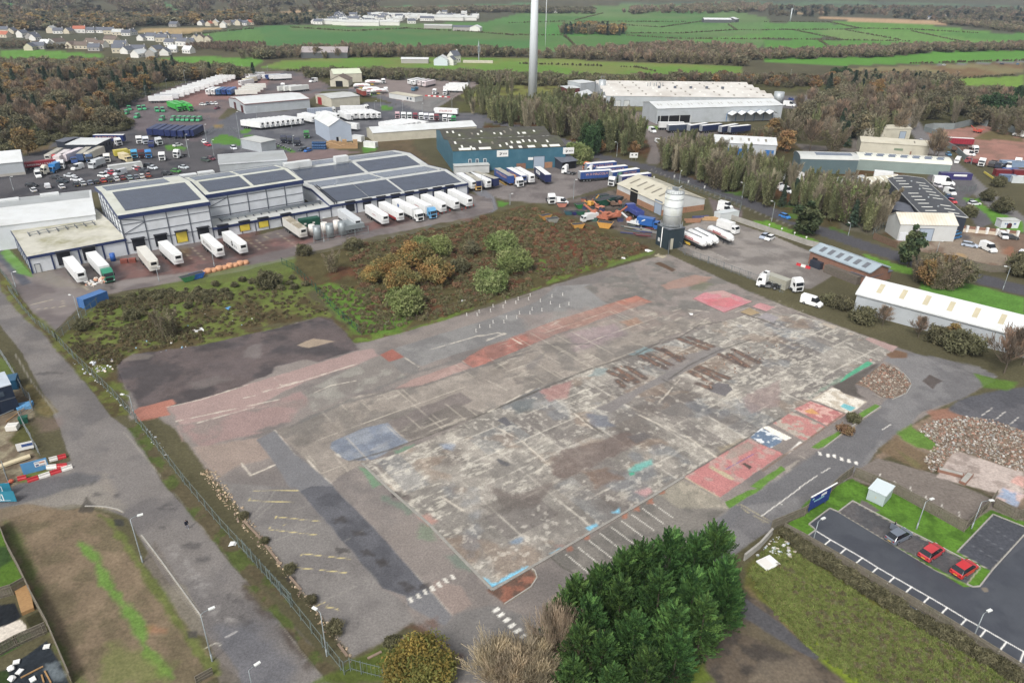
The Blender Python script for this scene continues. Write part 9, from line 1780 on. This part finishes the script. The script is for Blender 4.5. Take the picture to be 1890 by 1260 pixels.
SRB('rubble','heap#broken brick inside the kerbed bend^slab','c4 800,590 870,540 980,462 1060,490 1120,540 1155,590 1120,650 1040,685 960,670 890,620',1100,.26,RBC,1,mound=.5)
SRB('rubble','wide spread#brick and concrete rubble on the east plot','c4 1200,880 1290,830 1500,800 1680,820 1900,900 2000,1000 1960,1180 1760,1120 1480,1020 1420,1040 1340,1140 1290,1160 1240,1080 1320,980',3600,.26,RBC+[(190,186,180),(150,146,140)],2)
SRB('rubble','brick crumbs along the rusty trenches^slab','c3 780,500 1000,420 1100,360 1300,290 1450,345 1250,430 1020,560 880,610',170,.2,RBC,3,.2);SRB('rubble','brick crumbs}second set#rusty trenches','c3 1300,500 1500,400 1600,360 1890,330 1890,420 1700,480 1560,560 1440,620',170,.2,RBC,4,.2)
SRB('rubble','loose debris along the west edge^tarmac','c1 1290,1160 1380,1130 1450,1230 d1 1500,40 1600,160 1700,320 1830,500 d2 180,400 300,560 440,740 640,1000 720,1110 690,1130 560,980 380,740 200,470 d1 1700,420 1560,250 1440,100',420,.2,[(180,156,124),(170,150,124),(150,130,112),(200,180,150)],5)
SRB('litter','$litter scattered on the grass{west fence','c1 550,440 720,430 740,500 640,520 560,480',40,.34,[(206,206,224),(210,214,220),(220,206,190)],6,.2);SRB('litter','litter along the fence and verges','c1 440,430 800,760 900,900 1060,1050 1150,1080 1000,920 900,820 620,540',44,.22,[(206,206,204),(190,194,200)],7);SRB('litter','litter and broken boards{stone wall`car park corner','d4 140,470 220,370 300,300 420,400 380,470 260,420',60,.3,[(206,206,204),(186,176,160),(180,190,196)],8)
SRB('litter','litter flecks over the west grass','c1 700,220 1890,60 c2 400,120 c1 1300,330 900,420',30,.26,[(216,216,214),(150,190,214)],12)
for i,(s,l,r) in enumerate((('c2 1422,58','$square board on the weeds`upper slab edge',.8),('c2 925,200','$square board on grass{green fence',.7),('f2 1265,1078','$scrap sheet on the weeds',.8),('f2 1635,968','$crumpled sheet{silo corner',1.1),('c3 1313,138','$block on the open slab',.6),('c1 1280,243','$crumpled sheet}domed bush',1.3),('d1 1500,365','$sheet lying{fence on the verge',.6),('c1 1480,103','light blue scrap on the west grass',.9))):
 p=P1(s);q=MB();q.face([(-r,-r*.6,.05),(r*.8,-r*.7,.12),(r,r*.5,.35),(-r*.7,r*.7,.2)],LB if 'blue' in l else WROOF);q.face([(-r*.7,r*.7,.2),(r,r*.5,.35),(r*.6,r*.9,.05),(-r*.5,r,.04)],LB if 'blue' in l else WROOF);tag(q.bd('discarded_sheet',None,p,i*.8),l,'litter')
q=BX(-1.3,1.3,-1.0,1.0,.15,.35,WROOF);q.box(-1.1,.2,-.8,.9,.353,.4,WHP);tag(q.bd('discarded_mattress',None,P1('d4 235,492'),.5),'large $discarded mattress on the rough grass','mattress')
GK='kerbs'
def kerb(name,label,s,w=.2,h=.12,m=None):
 q=MB();W=WP(s)
 for a,b_ in zip(W[:-1],W[1:]): q.bar((a[0],a[1],.03),(b_[0],b_[1],.03),w,h,m or CONC)
 return tag(q.bd(name),label,'kerb',None,'structure')
for l,s in (('kerb^left road along the brown field','d1 915,305 1040,470 1170,650 1300,830'),('curved kerb`side road corner','d1 550,120 620,120 690,125 760,140 800,160'),('kerb^rubble bend','c4 1060,490 1110,520 1150,565 1160,600 1130,650 1040,690'),('kerb^red leaf planter','d3 110,750 280,640 320,580 305,535 285,522'),('kerb^grass strip','c4 965,735 835,822 600,1000'),('car park kerb`parked cars','d4 690,155 783,85 1160,285 1300,355 1608,515'),('car park kerb round the grass tongue','d4 1520,622 1560,640 1604,636 1678,540 1890,305'),('car park kerb`corner bay','d4 1460,412 1690,172 1890,252'),('car park kerb`top bays','d4 690,155 635,133 500,235 545,272 455,338')): kerb('kerb',l,s,.16)
kerb('slab_edge','raised edge^inner slab','o 909,1089 792,968 715,900 668,855',.4,.14,mat('old_concrete_edge',S(150,146,138),.9,ns=2,na=.15));kerb('slab_edge','raised edge^inner slab','o 909,1089 1087,985 1203,917 1263,880',.4,.16,MATS['old_concrete_edge'])
for s in ('d2 0,215 110,330','d2 140,370 240,500','d2 300,580 370,660','d2 610,1010 670,1090','d2 800,1105 890,1060','d2 1000,990 1060,960'): kerb('kerb','orange brick kerb on the west edge^tarmac',s,.3,.15,mat('dull_brick',S(142,122,104),.9,ns=2,na=.15))
o=TH('planter_block','brick and concrete block|a flat top on the east plot','block',P1('c4 1412,1170'),-.45);q=BX(-1.9,1.9,-.4,.4,.03,.5,BRICK);q.bd('base',o);q=BX(-1.7,1.7,-.3,.3,.503,.6,CONC);q.bd('top',o)
o=TH('planter_block','second brick block lying at an angle on the east plot','block',P1('c4 1515,1205'),.75);q=BX(-1.9,1.9,-.5,.5,.03,.4,BRICK);q.bd('base',o);q=BX(-1.7,1.7,-.4,.4,.403,.46,CONC);q.bd('top',o)
FE('palisade_gate','+palisade gate`bottom entrance^site','d2 1145,1212 1190,1258 1330,1330',2.4,GPAL,'pale',.22,cat='gate')
o=TH('gas_cage','galvanised fenced cage#+tanks{docks','cage',P1('b2 600,795'),f5.rz);q=MB()
for k in range(3): q.cyl((-7+k*4,-2,.3),1.2,4.0,STEEL,12);q.cyl((-7+k*4,2.5,.3),1.0,3.2,WHP,12)
q.bd('tank',o);q=MB()
for k in range(5):
 for s_ in (-4.5,4.5): q.box(-9.2+4.4*k,-9.05+4.4*k,s_-.06,s_+.06,0,2.4,STEEL)
for s_ in (-4.5,4.5):
 for z in (.3,1.2,2.3): q.box(-9.2,8.6,s_-.04,s_+.04,z,z+.07,STEEL)
for k in range(60): q.box(-9.1+.3*k,-9.07+.3*k,-4.53,-4.5,.2,2.4,STEEL)
q.bd('fence_panel',o);q=BX(1,8,-3,3,1.6,3.0,STEEL);
for k in range(6): q.tube([(1.5+k*1.1,-3.2,1.0),(1.5+k*1.1,3.2,3.4)],.1,STEEL,5)
q.bd('pipe_rack',o)
o=TH('switch_cabinet','dark green electric cabinets}dirty =','cabinet',P1('b2 400,735'),f5.rz);GRC=mat('dark_green_paint',S(30,84,66),.5);q=BX(-3.2,3.2,-1.2,1.2,.1,2.6,GRC);q.bd('body',o)
for k in range(3): q=BX(-3+2.05*k,-1.1+2.05*k,-1.26,-1.205,.3,2.4,GRC);q.bd('door',o)
for k in range(2): q=BX(-2.2+2.8*k,-1.4+2.8*k,-1.28,-1.262,1.0,1.5,WHP);q.bd('warning_sign',o)
for i,(s,c,l,fc) in enumerate((('b1 1360,1105',(60,124,80),'green covered skip`yard edge','b1 1420,1090'),('b1 1430,1085',(40,100,180),'blue skip}green one`yard edge','b1 1490,1070'))): AT('skip','skip',l,'skip',s,fc,1.2,None,True,c,None,.8)
OT=mat('orange_tarp',S(206,148,106),.6,ns=1,na=.1);q=MB();a,b_=P1('b1 1475,1085'),P1('b1 1785,1010')
for k in range(9): c=a+(b_-a)*(k/8);q.cyl((c.x,c.y,0),1.1,.8+.3*(k%2),OT,9,r2=.8)
tag(q.bd('covered_stack'),'long low stack under orange sheets along the& edge','stack')
put(PR['container'],'storage_container','blue container|rubbish on top~yard corner','container',P1('c1 610,75').x,P1('c1 610,75').y,radians(62),None,True,(60,112,172));SRB('rubbish_pile','pale rubbish heaped on the blue container','c1 560,-10 690,-45 700,-10 575,30',60,.5,[(220,206,190),(206,150,120),(226,226,222)],13,kind='thing')['category']='rubbish';bpy.data.objects['rubbish_pile'].location.z=2.5
bp=P1('b1 825,990');q=MB();q.cyl((0,0,0),.7,2.2,mat('blue_plastic',S(44,100,184),.5),12);tag(q.bd('water_tank',None,bp),'blue upright tank`low bay wall','tank');
for i,(s,l) in enumerate((('b1 905,1005','left stack#red brown pallets{tall ! corner'),('b1 965,1000','right stack#red brown pallets{tall ! corner'))):
 q=MB()
 for k in range(8): q.box(-.9,.9,-.6,.6,k*.15,k*.15+.1,mat('red_brown_pallet',S(150,84,70),.8,ns=3,na=.15))
 tag(q.bd('pallet_stack',None,P1(s),.3),l,'pallets')
WP_=mat('pale_pallet_wood',S(186,150,106),.85,ns=2,na=.2);R=np.random.RandomState(8)
for i in range(22):
 x=1120+(i%11)*52;y=880 if i<11 else 820;p=P1('e8 %d,%d'%(x,y));hh_=1.2+1.6*R.rand();o=TH('pallet_stack','stack#pale wooden crates~store}gabled shed','pallets',(p.x,p.y,0),.2,'stacks#wooden crates{gabled shed');q=MB()
 for k in range(int(hh_/.45)): q.box(-1.0,1.0,-.7,.7,k*.45,k*.45+.36,WP_)
 q.bd('crate',o)
for i in range(12):
 p=P1('e8 %d,%d'%(830+(i%6)*44,900-(i//6)*60));q=MB()
 for k in range(2): q.cyl((0,0,k*1.05),.75,1.0,mat('blue_drum',S(44,84,128),.5),12)
 tag(q.bd('drum_stack',None,p),'stack#blue drums}wooden crates','drums','blue drums{wooden crates')
for i,(s,f_,l) in enumerate((('e8 250,690','e8 200,760','left navy @ cab on the grass edge'),('e8 375,700','e8 330,770','middle navy @ cab on the grass edge'),('e8 515,740','e8 480,810','right navy @ cab on the grass edge'))): AT('tractor','lorry_cab',l,'lorry cab',s,f_,2,None,True,(38,44,66))
AT('tractor','lorry_cab','green @ cab{gabled shed','lorry cab','e8 690,600','e8 690,660',2,None,True,(50,130,60))
put(PR['container'],'storage_container','$container}gabled shed','container',P1('e8 1690,735').x,P1('e8 1690,735').y,radians(-28),None,True,(222,224,222));put(PR['container'],'storage_container','$container on the grass below the other one','container',P1('b2 845,165').x,P1('b2 845,165').y,radians(-20),None,True,(226,226,222))
for i,(s,c,l,rz,z) in enumerate((('f4 875,870',(64,58,112),'purple container|a $notice panel',-4,0),('f4 1740,690',(128,150,176),'blue +container`edge^gravel&',-3,0),('f4 1560,820',(120,40,48),'dark red container~stacked group on the right',-4,0),('f4 1680,805',(40,88,160),'blue container~stacked group on the right',-4,0),('f4 1820,825',(124,44,50),'dark red container cut{right edge',-4,0),('f4 1640,900',(100,120,150),'+blue container in front^red ones',-6,0),('f4 1800,920',(200,206,206),'$container in front^red ones',-6,0))):
 p=P1(s);o=put(PR['longcontainer' if i in(0,1) else 'container'],'storage_container',l,'container',p.x,p.y,radians(rz),'containers^gravel&' if i else None,True,c)
 if i==0: q=BX(-1.2,4.0,-1.26,-1.232,1.4,2.2,WROOF);q.bd('side_panel',o)
YB=mat('yellow_steel',S(220,200,70),.5);q=MB();q.bar(P1('f4 1300,800')+ZV(.6),P1('f4 1465,915')+ZV(.6),.3,.7,YB);tag(q.bd('yellow_beam'),'yellow steel barrier beam}estate road','barrier');q=MB();q.bar(P1('f3 400,540')+ZV(.1),P1('f3 580,650')+ZV(.1),.7,.3,mat('dull_yellow_steel',S(150,120,50),.6));tag(q.bd('yellow_beam'),'dull yellow ramp beam lying~haulier&','beam')
o=TH('kiosk','small $kiosk|round dark opening and blue marks on the lawn','kiosk',P1('f5 1540,560'),Fr('f5 1540,560','f5 1800,562').rz);q=MB();L_=Fr('f5 1540,560','f5 1800,562').L;q.box(0,L_,0,3.0,0,2.5,WALLW);q.bd('body',o);q=BX(-.15,L_+.15,-.15,3.15,2.503,2.65,RPG);q.bd('roof',o);q=MB();q.cyl((L_*.48,-.05,1.0),.8,.04,DKRED,16,'y');q.box(L_*.48-.8,L_*.48+.8,-.06,-.02,0,1.0,DKRED);q.bd('opening',o);q=MB()
for x in (.2,.3,.7,.76): q.box(L_*x,L_*x+.35,-.02,-.004,1.2,1.7,mat('notice_blue',S(60,90,150),.5))
q.bd('painted_mark',o)
GS='scrap machines and skips below the cream shed'
for s,f_,c,l,sc in (('f2 640,310','f2 720,300',(44,124,64),'bright green skip~scrap&{cream shed',.9),('f2 560,400','f2 600,390',(60,60,120),'violet skip~scrap&',.7),('f2 640,400','f2 690,400',(40,96,70),'green skip}violet one',.7),('f2 470,400','f2 520,400',(50,90,100),'blue +skip near the fence~scrap&',.7),('f2 950,270','f2 1060,250',(36,84,66),'large dark green skip stack near the shed',1.3),('f2 1050,230','f2 1120,220',(40,72,66),'dark skip behind the large green one',1.2),('f2 860,230','f2 880,200',(60,70,110),'slate blue tank skip behind the green ones',.9),('f2 960,180','f2 1040,170',(70,90,84),'+green skip`back^scrap&',1.0),('f2 1180,220','f2 1240,200',(60,70,70),'dark cage skip`shed corner',1.0),('f2 130,470','f2 230,450',(206,150,70),'orange yellow skip`scrap fence corner',.9),('f2 600,600','f2 690,590',(206,152,64),'yellow hopper body below the fence line',.9),('f2 1000,590','f2 1090,600',(206,150,60),'long yellow hopper frame~scrap&',1.1),('f2 230,520','f2 320,510',(150,150,140),'+timber =`scrap fence',.9),('f2 370,290','f2 440,290',(186,120,100),'salmon coloured skip{$van',.8)):
 AT('skip','skip',l,'skip',s,f_,1.0,GS,True,c,None,sc)
put(PR['rigid'],'blue_tipper','blue bulk tipper body on its =}silo','trailer',P1('f1 530,1200',1.5).x,P1('f1 530,1200',1.5).y,Fr('f1 400,1240','f1 680,1290').rz,None,True,(36,96,170))
AT('tipper','flatbed_lorry','blue and $@ loaded|brown scrap below the shed','lorry','f2 1420,390','f2 1340,340',1.5,None,True,(70,84,150),None,1.25)
AT('rigid','lorry','$cabbed +@ behind the fence~scrap&','lorry','f2 770,470','f2 700,480',1.6,None,True,(214,216,214),None,.8);AT('van','white_van','$van}salmon skip','van','f2 360,240','f2 430,250',1.2,None,True,WHT_)
OR_=mat('rust_orange_steel',S(176,104,76),.7,ns=2,na=.2);YE_=mat('plant_yellow',S(214,160,60),.5,ns=2,na=.1)
def machine(s,rz,m,label,k=1.0):
 o=TH('conveyor_machine',label,'machine',P1(s),rz,'orange and yellow quarry machines');q=BX(-2.5*k,2.5*k,-1.2*k,1.2*k,.9*k,1.5*k,m);q.box(-2*k,-.5*k,-1*k,1*k,1.503*k,2.6*k,m);q.bd('body',o)
 q=MB();q.tube([(1*k,0,1.2*k),(5.5*k,0,3.8*k)],.35*k,m,4);q.tube([(-1*k,.6*k,1.2*k),(-4.5*k,.6*k,3.2*k)],.3*k,m,4);q.bd('conveyor_arm',o);q=MB()
 for x in (-1.6,1.6):
  for y in (-1.1,1.1): q.cyl((x*k,y*k-.15,.5*k),.5*k,.3,TYR,10,'y')
 q.bd('wheel_set',o);q=MB();q.cyl((2.2*k,-1*k,2.0*k),.8*k,2*k,OR_,12,'y');q.bd('drum',o)
machine('f2 940,530',2.6,OR_,'large orange red crusher|raised arms',1.2);machine('f2 1100,510',.4,OR_,'orange conveyor}large crusher',1.0);machine('f2 800,320',.9,YE_,'yellow excavator arm machine behind the skips',.8);machine('f2 920,370',2.2,mat('pale_orange_paint',S(214,140,110),.6),'small pale orange machine near the skips',.6);machine('f2 1420,600',2.5,mat('white_machine',S(214,216,214),.6),'$and green conveyor lying near the silo',.9);machine('f4 1210,200',2.0,mat('digger_red',S(200,80,66),.6),'red orange excavator on the gravel&',.8)
machine('f2 1150,320',.2,mat('brown_machine',S(120,96,80),.8),'brown machine parts near the open shed door',.7)
R=np.random.RandomState(6)
for i in range(26):
 x,y=1230+R.rand()*500,560+R.rand()*200;c=[(60,96,84),(120,60,66),(70,74,110),(150,150,140),(90,100,96)][R.randint(5)];p=P1('f2 %d,%d'%(x,y));q=MB();L_=3+4*R.rand();a=2.6+.5*R.rand();q.bar((-L_/2*cos(a),-L_/2*sin(a),.1),(L_/2*cos(a),L_/2*sin(a),.3),.35,.3,mat('scrap_beam_%d_%d_%d'%c,S(*c),.7,ns=2,na=.2));tag(q.bd('steel_beam',None,p),'one^loose coloured steel beams heaped}silo','beam','loose steel beams heaped}silo')
for i in range(16):
 x,y=600+R.rand()*700,250+R.rand()*300;c=[(60,96,84),(150,96,76),(200,196,186),(70,74,110),(186,140,80),(100,96,90)][R.randint(6)];p=P1('f2 %d,%d'%(x,y));q=BX(-.9,.9,-.6,.6,0,1.2,mat('scrap_box_%d_%d_%d'%c,S(*c),.7,ns=2,na=.2));q.box(-1.0,1.0,-.7,.7,1.2,1.3,CHS);tag(q.bd('scrap_box',None,p,R.rand()*3),'small metal box among the scrap between skips and machines','scrap box','small metal boxes among the scrap')
for s,rz,m,l in (('f1 1150,1180',.1,BRICKO,'brown timber pile along the cream shed wall'),('f1 1400,1150',-.1,WP_,'pale timber pile`right end^cream shed wall'),('f1 1260,1140',.2,mat('slate_blue_drum',S(80,84,120),.6),'slate blue drum pile{cream shed wall')):
 q=MB();R_=random.Random(4)
 for k in range(10): q.bar((-2.6+R_.random(),-1+.2*k,.1+.25*(k%4)),(2.6+R_.random(),-1+.22*k,.12+.25*(k%4)),.3,.22,m)
 tag(q.bd('timber_pile',None,P1(s),rz),l,'timber')
put(PR['container'],'site_cabin','+$cabin|flat dark*`end^cream shed','cabin',P1('f1 1660,1080',1.3).x,P1('f1 1660,1080',1.3).y,Fr('f1 1560,1130','f1 1810,1090').rz,None,True,(206,212,212),None,(1.3,1.2,1.05))
for i,(s,l) in enumerate((('f1 1640,985','upper $boat like van body behind the cabin'),('f1 1650,930','$and orange cab* behind the cabin'))): AT('van','white_van',l,'van',s,off(s,60,15),1.2,None,False,WHT_)
for s,l,w_ in (('b3 890,262','$square sign panel{lane entrance, left#two',1.5),('b3 918,262','$square sign panel{lane entrance, right#two',1.1)):
 o=TH('road_sign',l,'sign',P1(s),.1);q=BX(-w_*.75,w_*.75,-.04,.04,1.2,3.4,WROOF);q.bd('panel',o);q=BX(-.06,.06,.05,.12,0,3.2,STEEL);q.bd('post',o);q=BX(-.35,.35,-.06,-.045,2.2,2.8,INK);q.bd('symbol',o)
for i,s in enumerate(('b3 1198,395','b3 1300,432','b3 1417,472','f1 605,570')):
 o=TH('marker_post','small $verge marker on the main road, %s?top'%ORD[i],'marker',P1(s),.6,'$verge markers on the main road');q=BX(-.35,.35,-.05,.05,.5,1.5,WROOF);q.bd('panel',o);q=BX(-.05,.05,.06,.12,0,1.4,STEEL);q.bd('post',o)
for i,s in enumerate(('g7 692,1000','g7 873,1058','g7 1058,1120','g7 1228,1185')):
 o=TH('bollard','small $globe bollard lamp on the& wall, %s?left'%ORD[i],'bollard lamp',P1(s),0,'$globe lamps along the& wall');q=MB();q.tube([(0,0,0),(0,0,2.0)],.07,STEEL,6);q.bd('post',o);bm=bmesh.new();bmesh.ops.create_uvsphere(bm,u_segments=10,v_segments=8,radius=.28);me=bpy.data.meshes.new('globe');bm.to_mesh(me);bm.free();me.materials.append(WHP);link('globe',me,o,(0,0,2.2))
for i in range(7):
 o=TH('bollard','dark bollard}kerb{three navy cabs','bollard',P1('e8 %d,%d'%(100+i*47,800+i*22)),0,'dark bollards{navy cabs');q=MB();q.cyl((0,0,0),.25,1.1,mat('dark_navy_plastic',S(40,46,80),.5),10,r2=.18);q.bd('post',o);q=MB();q.cyl((0,0,.7),.27,.15,WHP,10);q.bd('band',o)
for i in range(8):
 p=P1('b2 %d,%d'%(1335+i*28+(60 if i>3 else 0),655-i*9));o=TH('traffic_cone','small red and $traffic cone on the curb{right docks','cone',p,0,'traffic cones{right docks');q=MB();q.cyl((0,0,0),.28,.75,mat('cone_orange',S(214,84,60),.5),10,r2=.05);q.bd('body',o);q=BX(-.3,.3,-.3,.3,0,.04,BLK);q.bd('base',o)
hm=bpy.data.materials.new('haze_air');hm.use_nodes=True;N,L=nt(hm);N.remove(N['Principled BSDF']);pv=N.new('ShaderNodeVolumePrincipled');pv.inputs['Color'].default_value=(.72,.83,1,1);pv.inputs['Density'].default_value=.0001;pv.inputs['Anisotropy'].default_value=.2
L.new(pv.outputs[0],N['Material Output'].inputs['Volume'])
q=BX(-4500,4500,-300,5200,-2,150,hm);tag(q.bd('haze'),kind='stuff')
w=bpy.data.worlds.new('World');scene.world=w;w.use_nodes=True;N,L=nt(w)
sky=N.new('ShaderNodeTexSky');sky.sky_type='NISHITA';sky.sun_disc=False
SE,SR=radians(48),radians(205)
sky.sun_elevation=SE;sky.sun_rotation=SR;sky.air_density=1.0;sky.dust_density=4.0;sky.ozone_density=1.0;sky.altitude=80
hs=N.new('ShaderNodeHueSaturation');hs.inputs['Saturation'].default_value=0.22
L.new(sky.outputs[0],hs.inputs['Color']);L.new(hs.outputs[0],N['Background'].inputs['Color']);N['Background'].inputs['Strength'].default_value=0.12
sl=bpy.data.lights.new('sun','SUN');sl.energy=1.5;sl.angle=radians(14);sl.color=(1,.97,.93)
so=bpy.data.objects.new('sun',sl);COL.objects.link(so)
dv=VE((sin(SR)*cos(SE),cos(SR)*cos(SE),sin(SE)))
so.rotation_euler=dv.to_track_quat('Z','Y').to_euler();so.location=(0,0,200)
vs=scene.view_settings;vs.view_transform='Standard';vs.look='None';vs.exposure=0.58;vs.gamma=1
try: vs.use_curve_mapping=False
except Exception: pass
